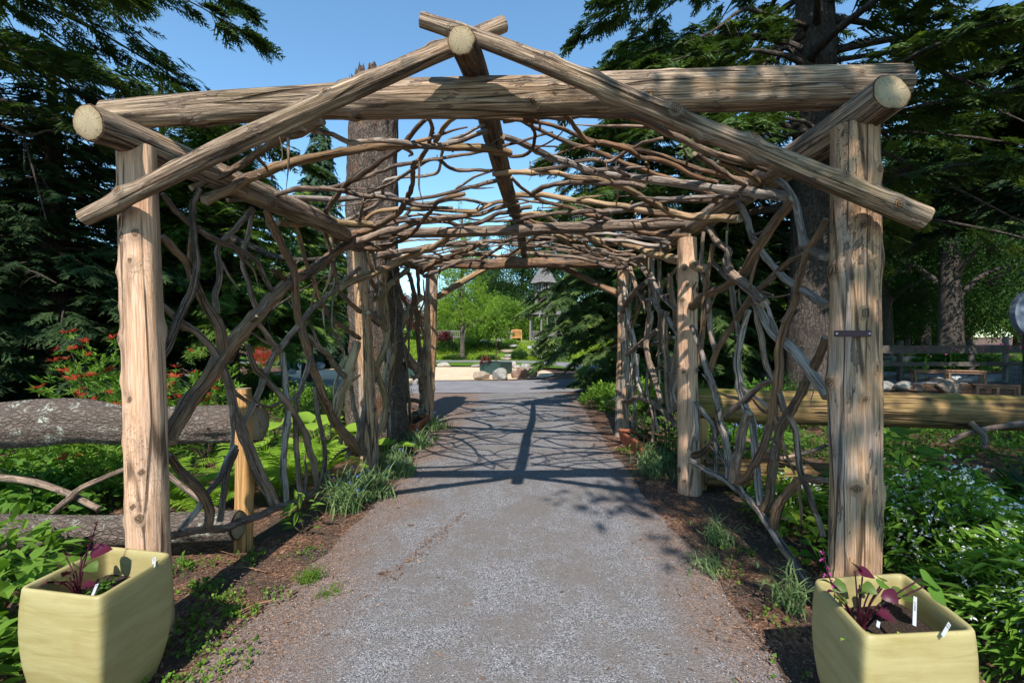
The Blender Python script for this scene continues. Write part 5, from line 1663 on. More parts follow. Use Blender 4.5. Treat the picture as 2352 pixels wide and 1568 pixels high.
# ground cover on the far side of the lichened fence
for i, (x, y, r, h, lb) in enumerate([(-5.0, 4.5, .6, .35, 'low dark leafy clump between the two logs by the picture edge'), (-4.4, 4.15, .5, .38, 'low leafy clump behind the crossed fence sticks'), (-4.0, 3.8, .4, .3, 'low leafy clump touching the lower lichened log')]):
    leafy('leafy_clump', x, y, r, h, 330, .1, lb, 'ground plant', 'ground_leaf', L2, 40 + i, 'leafy clumps behind the lichened fence', 6)
for i, (x, y, r, h, s, lb) in enumerate([(-2.62, 2.35, .3, .42, .13, 'broad leaved green plant beside the planter at the smooth post'), (-2.35, 1.85, .28, .34, .11, 'low green plant in front of the planter at the smooth post'), (-3.1, 2.7, .35, .5, .14, 'green plant with large pointed leaves below the lichened log'), (-2.75, 2.0, .25, .3, .1, 'low leafy plant between the planter and the taller green plant')]):
    leafy('leafy_plant', x, y, r, h, 150, s, lb, 'plant', 'broad', L2 if i != 2 else L1, 50 + i, 'plants beside the smooth post planter', 8)
leafy('weed_plant', -1.68, 3.62, .1, .36, 26, .1, 'upright weed growing against the lattice rail', 'plant', 'broad', L1, 57, None, 3, up=.1)

# white flowering shrubs
FLW = [cluster(5, .62, .1, s + 300, .6, .4, .12) for s in range(3)]


def deutzia(x, y, r, h, n, nf, label, seed):
    root, pos = leafy('white_flowering_shrub', x, y, r, h, n, .085, label, 'shrub', 'deutzia', [leafn(.36, .09, .2), leafn(.3, .07, .35)], seed, 'white flowering shrubs', 12, up=.35)
    g = np.random.default_rng(seed + 70)
    cl = g.integers(0, len(pos), max(4, nf // 9))
    idx = np.concatenate([cl[g.integers(0, len(cl), nf * 2 // 3)], g.integers(0, len(pos), nf // 3)])
    c = pos[idx] + g.normal(0, .028, (len(idx), 3)) + [0, -.01, .035]
    keep = c[:, 2] > h * .35
    c = c[keep]
    scatter('blossom', FLW, c, frames(g.normal(size=(len(c), 3)) + [0, -.4, .6]), .03 * g.uniform(.45, 1.25, len(c)), M['white'], root)['kind'] = 'stuff'


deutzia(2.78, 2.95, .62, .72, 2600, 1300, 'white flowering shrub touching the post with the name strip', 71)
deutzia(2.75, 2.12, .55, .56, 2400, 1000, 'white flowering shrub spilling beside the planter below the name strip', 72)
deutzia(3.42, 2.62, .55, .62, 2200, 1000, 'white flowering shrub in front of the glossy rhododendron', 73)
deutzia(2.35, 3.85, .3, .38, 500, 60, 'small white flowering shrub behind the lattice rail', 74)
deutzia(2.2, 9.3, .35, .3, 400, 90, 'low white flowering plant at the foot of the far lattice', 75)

# rhododendron, big leaved plants, lime heuchera, weeds on the hemlock side
RH = [whorl(9, 1.0, s + 207, .3, .12, .2, .1) for s in range(3)]
leafy('rhododendron', 4.35, 3.35, .6, .95, 120, .16, 'glossy dark rhododendron beside the white flowering shrubs', 'shrub', 'rhodo', RH, 81, None, 10, up=1.0)
leafy('rhododendron', 3.95, 2.55, .35, .6, 50, .15, 'small glossy rhododendron with long leaves near the white blossoms', 'shrub', 'rhodo', RH, 82, None, 6, up=1.0)
rosette('big_leaved_plant', 3.15, 3.75, 26, .2, 'plant with large toothed heart leaves under the tan fence log', 'plant', HG, .6, 15, spread=.26)
rosette('big_leaved_plant', 3.55, 3.55, 20, .17, 'plant with large heart leaves beside the white flowering shrub', 'plant', HG, .52, 16, spread=.26)
rosette('big_leaved_plant', 2.1, 3.05, 7, .09, 'small heart leaved plant at the foot of the lattice behind the planter', 'plant', HG, .16, 18, spread=.08)
leafy('lime_heuchera', 2.12, 3.28, .15, .3, 60, .075, 'yellow lime heuchera behind the lattice next to the post with the name strip', 'plant', 'yellow_leaf', L2, 84, None, 6)
leafy('leafy_shoot', 2.35, 4.9, .18, 1.1, 45, .1, 'thin green shoot rising above the tan fence log', 'plant', 'broad', L2, 85, None, 4, dome=False)
leafy('flower_clump', 2.15, 6.1, .45, .42, 260, .1, 'green clump with pink and blue flowers beyond the lattice', 'plant', 'broad_dark', L1, 86, None, 6)
g = np.random.default_rng(5)
for nm, m, cx, cy, sx_, n, lb in (('pink_flowers', 'pink', 2.15, 5.6, .4, 40, 'scattered pink flower heads beyond the lattice'), ('violet_flowers', 'blue', 3.1, 5.9, .5, 50, 'violet blue flower patch beyond the tan log')):
    c = np.stack([g.normal(cx, sx_ * .5, n), g.normal(cy, .15, n), g.uniform(.36, .55, n)], -1)
    root = empty('flower_patch', (cx, cy, 0), lb, 'flowers')
    scatter('petals', FLW, c, frames(g.normal(size=(n, 3))), .05 * g.uniform(.6, 1.2, n), M[m], root)
    mb = MB()
    for q in c: mb.tube([[q[0] + .02, q[1], 0], q], .003, 4, (False, False))
    mb.build('stem', M['ground_leaf'], root)


def blade_clump(x, y, n, h, spread, label, seed, mat='blue_green', flowers=True, group='grey green clumps along the path', cat='plant', name='cornflower_clump', wd=.007, lean=(0, 0)):
    g = np.random.default_rng(seed)
    root = empty(name, (x, y, 0), label, cat, group)
    mb = MB()
    tips = []
    for i in range(n):
        a = g.uniform(0, 2 * PI)
        b0 = np.array([x + g.normal(0, spread * .35), y + g.normal(0, spread * .35), -.005])
        L = h * g.uniform(.5, 1.1)
        out = np.array([math.cos(a), math.sin(a), 0]) * L * g.uniform(.15, .6) + np.array([lean[0], lean[1], 0]) * L
        t = np.linspace(0, 1, 5)[:, None]
        c = b0 + out * t ** 1.6 + np.array([0, 0, L]) * (t - .38 * t ** 2.4 * g.uniform(.3, 1.8))
        c += .02 * np.sin(t * 6 + g.uniform(0, 6)) * np.array([math.sin(a), -math.cos(a), .3])
        s = np.array([-math.sin(a + .5), math.cos(a + .5), 0]) * wd * g.uniform(.6, 1.3)
        w = np.array([.6, 1, .9, .6, .05])[:, None]
        V = np.concatenate([c + s * w, c - s * w])
        mb.add(V, [[k, k + 5, k + 6, k + 1] for k in range(4)], 0, None, g.random())
        tips.append(c[-1])
        if i % 2 == 0:                       # side leaves
            for kk in (1, 2, 3):
                d = np.array([g.normal(), g.normal(), g.uniform(-.3, .5)])
                v, f = leaf(L * g.uniform(.16, .3), .14, .01, .4)
                mb.add(v @ rotm(d).T + c[kk], f, 0, None, g.random()) if False else mb.add(np.concatenate([v @ rotm(d).T + c[kk]]), np.array([[0, 3, 2, 1]]), 0, None, g.random())
    o = mb.build('blades', M[mat], root, smooth=False)
    o['kind'] = 'stuff'
    if flowers:
        tips = np.array(tips)[: max(5, n // 9)]
        scatter('flowers', FLW, tips, frames(g.normal(size=(len(tips), 3)) + [0, 0, 1]), .028 * g.uniform(.6, 1.1, len(tips)), M['blue'], root)
    return root


for i, (x, y, n, h, sp, lb) in enumerate([(-1.52, 4.12, 150, .5, .2, 'tall grey green clump with blue flowers at the end of the lattice rail'), (-1.38, 4.45, 150, .42, .22, 'grey green clump hanging over the mulch in front of the middle post'), (-1.3, 5.2, 150, .36, .26, 'grey green clump beside the foot of the middle post'), (-1.5, 5.6, 110, .36, .2, 'grey green clump between the middle post and dead trunk'), (-1.35, 6.5, 160, .36, .28, 'grey green clump with blue flowers in front of the dead trunk'), (-1.28, 7.7, 150, .32, .3, 'grey green clump at the foot of the rear post')]):
    blade_clump(x, y, n, h, sp, lb, 120 + i)
for i, (x, y, n, h, sp, lb, ln) in enumerate([(1.75, 5.55, 170, .4, .3, 'grey green clump under the terracotta trough', (0, 0)), (1.6, 5.15, 110, .3, .22, 'low grey green clump beside the knotty middle post', (0, 0)), (1.58, 3.45, 60, .34, .12, 'thin grey green clump climbing the lattice rail', (-.15, 0)), (1.34, 3.05, 50, .22, .14, 'small sprawling grey green clump on the dark soil', (-.3, 0)), (1.62, 2.62, 60, .36, .1, 'straggling grey green clump on the lowest rail', (-.1, 0))]):
    blade_clump(x, y, n, h, sp, lb, 140 + i, lean=ln, group='grey green clumps by the shaded lattice', wd=.005, flowers=False)
for i, (x, y, n, h) in enumerate([(-1.32, 2.95, 90, .12), (-1.12, 2.78, 40, .08), (-1.62, 2.6, 30, .1), (1.12, 1.95, 40, .06), (-1.2, 7.0, 60, .1)]):
    blade_clump(x, y, n, h, .12, ['grass tuft on the mulch edge of the gravel', 'tiny grass tuft in the gravel edge', 'thin grass tuft beside the planter shadow', 'tiny grass tuft on the bare gravel by the planter', 'grass tuft on the mulch near the rear post'][i], 160 + i, 'grass', False, 'grass tufts', 'grass', 'grass_tuft', .004)

# clover-like weeds, bark chips and loose stones: nobody could count them
def patch(n, fn):
    p = np.array([fn() for _ in range(n)])
    return p


def edge_pt(side, lo, hi, spread):
    y = RNG.uniform(lo, hi)
    e = np.interp(y, *np.array(PATH_L if side < 0 else PATH_R).T)
    return e + side * RNG.normal(.12, spread), y


nw = 620
cen = [(-1.95, 2.85), (-1.75, 2.7), (-1.6, 2.3), (-1.75, 2.45), (-1.5, 2.05), (-1.65, 1.95), (-1.45, 2.75), (-1.5, 3.3), (-1.85, 3.2), (-2.2, 3.1), (-1.55, 2.55), (1.45, 2.5), (1.5, 3.0), (1.7, 3.3), (1.5, 6.2), (-1.35, 2.2), (1.35, 2.0)]
wt = [3, 3, 2, 2, 2, 2, 1, 1, 2, 2, 1, .5, .5, .7, 2, 1, .4]
pick = RNG.choice(len(cen), nw, p=np.array(wt) / sum(wt))
xy = np.array(cen)[pick] + RNG.normal(0, .065, (nw, 2))
pos = np.concatenate([xy, RNG.uniform(.005, .05, (nw, 1))], 1)
CL = [cluster(3, 1.0, .25, s + 400, .85, .3) for s in range(3)]
tag(scatter('weeds', CL, pos, frames(np.stack([RNG.normal(size=nw), RNG.normal(size=nw), RNG.uniform(0, .5, nw)], -1)), RNG.uniform(.012, .026, nw), M['broad']), 'small green weeds sprouting on the mulch', 'weeds', kind='stuff')

nc = 16500
side = np.where(RNG.random(nc) < .5, -1, 1)
yy = 1.3 + 8 * RNG.random(nc) ** 1.6
ex = np.where(side < 0, np.interp(yy, *np.array(PATH_L).T), np.interp(yy, *np.array(PATH_R).T))
xx = ex + side * (RNG.normal(.25, .3, nc))
xx[:900] = RNG.uniform(-1.3, 1.3, 900)
xx[900:1500] = RNG.normal(-.62, .13, 600); yy[900:1500] = 3.5 + (xx[900:1500] + .62) * 2.6 + RNG.normal(0, .12, 600)
pos = np.stack([xx, yy, np.full(nc, .012) + RNG.uniform(0, .008, nc)], -1)
chip = [(np.array([[-.5, -.16, 0], [.5, -.12, .05], [.45, .15, 0], [-.45, .12, .06], [0, 0, .16]]), np.array([[0, 1, 4], [1, 2, 4], [2, 3, 4], [3, 0, 4]])), (np.array([[-.5, -.06, 0], [.5, -.05, .03], [.5, .05, 0], [-.5, .07, .03], [.1, 0, .1]]), np.array([[0, 1, 4], [1, 2, 4], [2, 3, 4], [3, 0, 4]]))]
d = np.stack([RNG.normal(size=nc), RNG.normal(size=nc), RNG.normal(0, .12, nc)], -1)
k = NT('bark_chip')
k.col(k.ramp(k.n('Attribute', _attribute_name='var').outputs['Fac'], [(0, (.06, .033, .022)), (.6, (.17, .09, .055)), (.92, (.28, .17, .11)), (1, (.4, .29, .2))])).rough(.9, .15)
tag(scatter('bark_chips', chip, pos, frames(d), np.exp(RNG.normal(-4.3, .45, nc)), k.m), 'loose bark mulch chips along both edges of the path', 'mulch', kind='stuff')
ns = 26000
yy = 1.5 + 5.5 * RNG.random(ns) ** 1.5
l_, r_ = np.interp(yy, *np.array(PATH_L).T), np.interp(yy, *np.array(PATH_R).T)
xx = l_ + (r_ - l_) * RNG.uniform(-.02, 1.02, ns)
dens = fbm(np.stack([xx * 1.4, yy * 1.4, xx * 0], -1), 3)
kp = dens > RNG.uniform(-.6, .5, ns)
pos = np.stack([xx, yy, np.full(ns, .013)], -1)[kp]
oc = np.array([[1, 0, 0], [0, 1, 0], [-1, 0, 0], [0, -1, 0], [0, 0, .7]], float)
st = [(oc * .5, np.array([[0, 1, 4], [1, 2, 4], [2, 3, 4], [3, 0, 4]])), (oc * [.6, .35, .5], np.array([[0, 1, 4], [1, 2, 4], [2, 3, 4], [3, 0, 4]]))]
k = NT('gravel_stone')
k.col(k.ramp(k.n('Attribute', _attribute_name='var').outputs['Fac'], [(0, (.08, .08, .083)), (.6, (.19, .19, .2)), (.9, (.3, .3, .31)), (1, (.5, .5, .49))])).rough(.8, .3)
tag(scatter('loose_gravel', st, pos, frames(np.stack([RNG.normal(size=len(pos)), RNG.normal(size=len(pos)), RNG.normal(0, .2, len(pos))], -1)), RNG.uniform(.004, .0095, len(pos)), k.m), 'loose grey gravel stones on the path', 'gravel', kind='stuff')
# fallen twigs on the edge of the path
for i, (x0, y0, x1, y1) in enumerate([(540, 1408, 625, 1378), (520, 1300, 610, 1312), (470, 1262, 540, 1275), (1690, 1430, 1760, 1490), (650, 1350, 700, 1330)]):
    a, b = on_ground(x0, y0, .015), on_ground(x1, y1, .02)
    MB().tube(spline([a, (a + b) / 2 + [0, .01, .006], b], n=8), [.006 if i == 0 else .003] * 1 if False else (.006 if i == 0 else .003), 6, mi=0)
    o = MB().tube(spline([a, (a + b) / 2 + [0, .01, .006], b], step=.02), .006 if i == 0 else .0035, 6, (True, True), 0, 0, .15, (8, 20), i).build('fallen_twig', M['branch_brown'])
    tag(o, ['short red brown stick lying on the gravel edge', 'thin twig on the mulch beside the planter shadow', 'thin twig near the foot of the smooth post', 'thin twig in the shadow of the planter below the name strip', 'tiny twig beside the grass tuft'][i], 'twig', 'fallen twigs')
# ------------------------------------------------------------------ boulders, sand pit, far garden
def rock_mesh(size, m, seed, cuts=9, n=(30, 20)):
    g = np.random.default_rng(seed)
    a = np.linspace(0, 2 * PI, n[0], endpoint=False)
    b = np.linspace(-PI / 2 + .05, PI / 2 - .05, n[1])
    A, B = np.meshgrid(a, b)
    P = np.stack([np.cos(A) * np.cos(B), np.sin(A) * np.cos(B), np.sin(B)], -1).reshape(-1, 3)
    P *= (1.15 + .3 * fbm(P * 1.3 + seed, 2))[:, None]
    for _ in range(cuts):
        d = g.normal(size=3); d /= np.linalg.norm(d)
        c = g.uniform(.62, .95)
        ex = P @ d - c
        P -= np.clip(ex, 0, None)[:, None] * d * .92
    P += .05 * np.stack([fbm(P * 4 + k * 9, 3) for k in range(3)], -1)
    P = P * np.array(size) / 2
    zmin = P[:, 2].min()
    P[:, 2] -= zmin + (P[:, 2].max() - zmin) * .12
    idx = np.arange(n[0] * n[1]).reshape(n[1], n[0])
    f = np.stack([idx[:-1], np.roll(idx[:-1], -1, 1), np.roll(idx[1:], -1, 1), idx[1:]], -1).reshape(-1, 4)
    mb = MB().add(np.concatenate([P, [P[idx[-1]].mean(0)]]), f)
    mb.f.append(np.array([[idx[-1][i], idx[-1][(i + 1) % n[0]], len(P)] for i in range(n[0])])); mb.m.append(np.zeros(n[0], np.int32))
    return mb.mesh('boulder', m)


def rock(x, y, z, size, m, label, seed, rz=0.0, name='boulder', grp=None):
    o = link(name, rock_mesh(size, M[m], seed))
    o.location = (x, y, z)
    o.rotation_euler[2] = rz
    return tag(o, label, 'boulder' if name == 'boulder' else 'stone', grp)


def cz(x, y):                          # a point of the close study of the far garden
    return (1700 + x / 2.8) * K, (1040 + y / 2.8) * K


def far(x, y, Y):
    return at(*cz(x, y), Y)


for i, (x, y, w, h, m, lb) in enumerate([(632, 1345, 200, 95, 'rock_tan', 'tan boulder in front of the dark green planter box'), (850, 1343, 240, 128, 'rock_grey', 'big grey boulder in front of the dark green planter box'), (1075, 1332, 200, 140, 'rock_brown', 'pointed brown boulder beside the grey one'), (1195, 1318, 120, 110, 'rock_tan', 'small tan boulder behind the pointed brown one'), (960, 1215, 100, 80, 'rock_white', 'pale boulder behind the dark green planter box'), (1030, 1222, 80, 44, 'rock_white', 'low white stone at the corner of the planter box'), (1130, 1232, 110, 75, 'rock_grey', 'grey boulder on the far rim of the sand beside the path'), (210, 1205, 150, 50, 'rock_white', 'low pale stone on the far rim of the sand by the rear post'), (565, 1206, 115, 40, 'rock_grey', 'flat grey stone on the far rim of the sand')]):
    p = on_ground(*cz(x, y))
    s = K / 2.8 * p[1] / FPX
    rock(p[0], p[1] + .3, 0, (w * s, max(.5, w * s * .75), h * s * 1.12), m, lb, 500 + i, i * 1.3)
for i, (vx, vy, w, h, m, lb) in enumerate([(690, 853, 32, 30, 'rock_blue', 'pointed blue grey boulder at the bend of the path'), (726, 850, 26, 18, 'rock_blue', 'rounded blue grey boulder beside the pointed one'), (665, 860, 22, 12, 'rock_grey', 'low grey stone before the pointed boulder'), (748, 842, 20, 10, 'rock_white', 'pale round stone below the red maple'), (770, 838, 18, 9, 'rock_tan', 'tan round stone below the red maple'), (640, 868, 30, 10, 'rock_grey', 'flat stone at the path edge seen through the lattice'), (930, 888, 26, 14, 'rock_tan', 'brown stone on the near rim of the sand by the rear post'), (951, 884, 18, 12, 'rock_grey', 'grey stone on the near rim of the sand behind the rear post'), (905, 886, 20, 12, 'rock_brown', 'dark stone behind the dead trunk')]):
    p = on_ground(vx, vy)
    s = p[1] / FPX
    rock(p[0], p[1] + .2, 0, (w * s, w * s * .9, h * s * 1.15), m, lb, 530 + i, i * .9)


def green_box(p, w, h, rz, label):
    root = empty('green_planter_box', (p[0], p[1], 0), label, 'planter', 'dark green planter boxes at the sand')
    R = Matrix.Rotation(rz, 3, 'Z')
    for k in range(4):
        a = rz + k * PI / 2
        c = np.array([p[0] + math.cos(a) * (w / 2 - .02), p[1] + math.sin(a) * (w / 2 - .02), h / 2])
        MB().box(c, (.04, w - (.0 if k % 2 else .085), h), a, 0, 0, .004).build('side_board', M['green_box'], root, smooth=False)
    MB().box((p[0], p[1], h * .84), (w - .09, w - .09, .05), rz).build('soil', M['soil'], root)
    return root


pb = on_ground(*cz(790, 1290)) + np.array([0, .55, 0])
green_box(pb, .98, .5, -.5, 'dark green planter box holding a young tree behind the boulders')
pb2 = on_ground(936, 871) + np.array([0, .4, 0])
green_box(pb2, .7, .55, .3, 'dark green planter box glimpsed between the lattice and rear post')


def tree_trunk(pts, r, mat, root, limbs=(), name='trunk', sides=14, rough=.08):
    mb = MB()
    p = spline(pts, step=.25)
    mb.tube(p, interp_r(r, len(p)), sides, (False, True), 0, 0, rough, (9, 1.5), pts[0][0])
    for lp, lr in limbs:
        q = spline(lp, n=12)
        mb.tube(q, interp_r(lr, len(q)), 7, (False, False), 0, 0, .1, (8, 3), 1.0)
    return mb.build(name, M[mat], root)


def broadleaf(name, label, loc, h, tr, blobs, n, size, tmpl, mat, seed, bark_='bark_tree', group=None, cat='tree', shell=.45, var_bias=.5, trunk_to=None):
    """trunk with limbs to every leafy mass; leaves spread through the masses"""
    x, y, z = loc
    g = np.random.default_rng(seed)
    root = empty(name, loc, label, cat, group)
    limbs = []
    top = trunk_to or h * .62
    for (bx, by, bz, rx, ry, rz) in blobs:
        s0 = np.array([x, y, z + min(top, bz * .62)])
        e = np.array([x + bx, y + by, z + bz])
        limbs.append(([s0, (s0 + e) / 2 + [0, 0, .12 * np.linalg.norm(e - s0)], e], [tr * .4, tr * .25, tr * .08]))
        for _ in range(3):
            d = g.normal(size=3) * np.array([rx, ry, rz]) * .5
            limbs.append(([(s0 + e) / 2, (s0 + 2 * e) / 3 + d * .4, e + d], [tr * .16, tr * .1, tr * .03]))
    tree_trunk([(x, y, z - .05), (x + .03 * tr, y, z + h * .2), (x - .1 * tr, y + .1 * tr, z + h * .4), (x, y, z + top)], [tr * 1.25, tr, tr * .85, tr * .45], bark_, root, limbs)
    vol = np.array([b[3] * b[4] * b[5] for b in blobs]) ** .8
    which = g.choice(len(blobs), n, p=vol / vol.sum())
    B = np.array(blobs)[which]
    u = g.normal(size=(n, 3)); u /= np.linalg.norm(u, axis=1)[:, None]
    rr = (shell + (1 - shell) * g.random(n) ** .6)
    lump = 1 + .3 * vnoise(u * 2.3 + which[:, None] * 5.1)
    pos = np.array([x, y, z]) + B[:, :3] + u * B[:, 3:6] * (rr * lump)[:, None]
    # leave gaps
    gap = vnoise(pos / max(.25, .28 * np.mean(B[:, 3]))) + .35 * g.normal(size=n)
    keep = gap > -.42
    pos, u = pos[keep], u[keep]
    d = u * .7 + g.normal(size=u.shape) * .6 + [0, 0, .15]
    v = np.clip(var_bias + .25 * g.normal(size=len(pos)), 0, 1)
    o = scatter('crown', tmpl, pos, frames(d, g.uniform(-1, 1, len(pos))), size * g.uniform(.7, 1.3, len(pos)), M[mat], root, var=v)
    return root


# young tree and red coleus in the box
broadleaf('young_tree', 'young leafy tree growing in the dark green planter box', (pb[0], pb[1], .42), 2.2, .025, [(0, 0, 1.55, .55, .5, .45), (.25, 0, 1.2, .4, .4, .3), (-.3, .1, 1.35, .4, .4, .35), (0, 0, 1.95, .35, .3, .3)], 420, .2, LEAF6, 'broad', 601, 'twig', None, 'tree', .2)
leafy('red_leaved_plant', pb[0] - .38, pb[1] - .28, .2, .28, 90, .1, 'dark red leaved plant in the corner of the green planter box', 'plant', 'red_leaf', L2, 602, None, 5, base=.42)

# ginkgo
gk = on_ground(1062, 826)
broadleaf('ginkgo_tree', 'slender light green ginkgo tree on the lawn behind the sand', (gk[0], gk[1], 0), 10.6, .13, [(0, 0, 2.9, 1.7, 1.6, .75), (-.9, 0, 3.6, 1.6, 1.5, .9), (.9, .2, 3.9, 1.6, 1.5, .9), (0, 0, 4.9, 1.75, 1.6, 1.0), (-.7, 0, 5.8, 1.35, 1.3, .9), (.6, 0, 6.3, 1.2, 1.2, .9), (0, 0, 7.4, .95, .9, 1.0), (.25, 0, 8.7, .5, .5, .8), (-.15, 0, 9.7, .3, .3, .8), (1.6, 0, 3.0, .9, .9, .5), (-1.7, 0, 3.0, .9, .9, .5)], 5200, .22, FANS, 'ginkgo', 611, 'bark_tree', None, 'tree', .15, .5, 9.5)

# lime ground cover on the slope and darker tufts
n = 9000
X = RNG.uniform(-9.5, 8, n); Y = 29.8 + RNG.random(n) ** 1.2 * 3.8
Z = mound_z(X, Y)
keep = (np.abs(X + .1 + .12 * (Y - 30)) > .75)
pos = np.stack([X, Y, Z + .06 + .08 * RNG.random(n)], -1)[keep]
tag(scatter('ground_cover', LEAF6, pos, frames(np.stack([RNG.normal(size=len(pos)), RNG.normal(size=len(pos)), RNG.uniform(.2, 1, len(pos))], -1)), RNG.uniform(.1, .2, len(pos)), M['yellow_leaf']), 'bright lime ground cover on the garden slope', 'ground cover', kind='stuff')
for i, (x, y, Yd, r, h, mt, lb) in enumerate([(230, 985, 31.5, .95, .75, 'broad_dark', 'clipped green shrub on the lime slope by the rear post'), (1060, 1112, 30.2, .62, .62, 'broad_dark', 'round brownish shrub beside the stone steps'), (510, 950, 32.2, .8, .7, 'broad', 'green daylily clump above the lime slope beside the ginkgo'), (640, 965, 32.0, .9, .5, 'broad_dark', 'dark leafy tuft left of the stone steps'), (850, 960, 32.0, .6, .45, 'broad_dark', 'dark leafy tuft at the top of the stone steps'), (340, 1085, 30.1, .9, .22, 'broad_dark', 'low blue green plants at the foot of the lime slope'), (700, 1085, 30.1, .8, .2, 'broad_dark', 'low green plants at the foot of the slope near the steps'), (960, 945, 32.8, .5, .3, 'broad', 'small grassy tuft before the armchair')]):
    p = far(x, y, Yd)
    leafy('garden_shrub', p[0], Yd, r, h, 420, .16, lb, 'shrub', mt, LEAF6, 620 + i, 'shrubs on the garden slope', 4, base=float(mound_z(np.array([p[0]]), np.array([Yd]))[0]))
p = far(1370, 1085, 30.3)
rt, ps = leafy('garden_shrub', p[0], 30.3, 1.15, 1.45, 900, .2, 'white flowering shrub beside the hemlock below the gazebo', 'shrub', 'broad_dark', LEAF6, 640, None, 5)
c = ps[::3] + [0, -.1, .05]
scatter('blossom', FLW, c, frames(RNG.normal(size=c.shape) + [0, -.5, .6]), .1 * RNG.uniform(.5, 1.2, len(c)), M['white'], rt)['kind'] = 'stuff'
# plant marker
p = far(1165, 1055, 30.4)
mk = empty('plant_marker', (p[0], 30.4, .1), 'small white plant marker on a thin stake on the slope', 'sign')
MB().box((p[0], 30.4, .42), (.02, .02, .75)).build('stake', M['grey_wood'], mk, False)
MB().box((p[0] + .02, 30.38, .82), (.26, .015, .16)).build('plate', M['tag'], mk, False)
# stone steps
for i, (x, y, w) in enumerate([(908, 1103, 125), (915, 1066, 105), (935, 1030, 150), (985, 987, 95), (1000, 965, 110)]):
    Yd = 30.0 + i * .75
    p = far(x, y, Yd)
    s = K / 2.8 * Yd / FPX
    zz = float(mound_z(np.array([p[0]]), np.array([Yd]))[0])
    o = link('stone_step', rock_mesh((w * s, .8, .2), M['rock_grey' if i % 2 else 'rock_tan'], 650 + i, 10))
    o.location = (p[0] + .12 * math.sin(i * 2.2), Yd, zz + .0)
    tag(o, ['lowest flat stone of the garden steps', 'second stone of the garden steps', 'widest stone of the garden steps', 'fourth stone of the garden steps', 'topmost stone of the garden steps'][i], 'step', 'stone garden steps')
# terrace and its boulders
TZ = 1.08
tag(MB().box((1.6, 36.2, TZ - .1), (7.2, 5.2, .2)).build('terrace', M['asphalt'], None, False), kind='structure')
for i, (x, y, w, h, lb) in enumerate([(838, 935, 115, 45, 'pale boulder at the table leg on the terrace edge'), (1100, 922, 55, 25, 'small pale stone beside the armchair'), (1340, 940, 115, 42, 'pale boulder before the gazebo post'), (1410, 942, 60, 30, 'smaller pale boulder before the gazebo'), (485, 900, 90, 36, 'pale boulder above the lime slope behind the ginkgo'), (650, 912, 120, 30, 'low pale boulder above the lime slope')]):
    p = far(x, y, 33.4)
    s = K / 2.8 * 33.4 / FPX
    rock(p[0], 33.4, 1.0, (w * s, .8, h * s * 1.4), 'rock_white', lb, 660 + i, i)


def stick(mb, a, b, r, sides=6, seed=0):
    a, b = np.array(a, float), np.array(b, float)
    m = (a + b) / 2 + np.array([math.sin(seed * 3.1), 0, math.cos(seed * 2.3)]) * r * .8
    mb.tube(spline([a, m, b], n=8), r, sides, (True, True), 0, 0, .1, (8, 5), seed)


# armchair
p = far(1025, 930, 33.2); cx, cy = p[0], 33.6
ac = empty('armchair', (cx, cy, TZ), 'honey coloured wooden garden armchair on the terrace', 'chair')
ux = .36
def bx(nm, dx, dy, dz, sx, sy, sz, rot=None):
    return MB().box((cx + dx, cy + dy, TZ + dz), (sx, sy, sz), 0, 0, 0, .006, rot).build(nm, M['chair_wood'], ac, False)
for sx_ in (-1, 1):
    bx('leg', sx_ * ux, -.27, .33, .06, .06, .66); bx('leg', sx_ * ux, .27, .46, .06, .06, .92)
    bx('armrest', sx_ * ux, -.02, .68, .075, .66, .035); bx('side_rail', sx_ * ux, 0, .36, .04, .5, .07)
bx('front_rail', 0, -.27, .36, .66, .035, .08)
for k_ in range(5): bx('seat_slat', 0, -.24 + k_ * .115, .425, .66, .1, .025)
for k_ in range(7): bx('back_slat', -.27 + k_ * .09, .285, .68, .045, .02, .46)
for k_, (dx, zz) in enumerate(((-.24, .905), (0, .935), (.24, .905))): bx('top_rail', dx, .285, zz, .26, .045, .07)
# log table
p = far(870, 930, 34.0); tx = p[0]
tb = empty('log_table', (tx, 34.0, TZ), 'heavy weathered wooden table beside the armchair', 'table')
for k_ in range(3): MB().box((tx, 33.7 + k_ * .3, TZ + .74), (1.7, .285, .08), 0, 0, 0, .01).build('top_plank', M['grey_wood'], tb, False)
for k_, (dx, dy) in enumerate(((-.55, -.3), (.6, -.3), (-.55, .3), (.6, .3))):
    mb = MB(); stick(mb, (tx + dx, 34 + dy, TZ), (tx + dx, 34 + dy, TZ + .7), .085, 10, k_); mb.build('leg', M['grey_wood'], tb)
# far grey bench
for (vx, Yd, lb) in ((1024, 36.0, 'grey slatted bench far off beside the ginkgo trunk'), (1050, 38.0, 'second grey bench behind the ginkgo trunk')):
    p = at(vx, 786, Yd)
    gb = empty('garden_bench', (p[0], Yd, 1.0), lb, 'bench')
    for k_ in range(9): MB().box((p[0] - .6 + k_ * .15, Yd + .25, 1.7), (.05, .03, .5)).build('back_slat', M['grey_wood'], gb, False)
    for zz, hh in ((1.95, .07), (1.45, .05)): MB().box((p[0], Yd + .235, zz), (1.4, .04, hh)).build('rail', M['grey_wood'], gb, False)
    MB().box((p[0], Yd, 1.43), (1.4, .45, .04)).build('seat', M['grey_wood'], gb, False)
    for dx in (-.65, .65):
        for dy in (-.18, .2): MB().box((p[0] + dx, Yd + dy, 1.2), (.06, .06, .42)).build('leg', M['grey_wood'], gb, False)

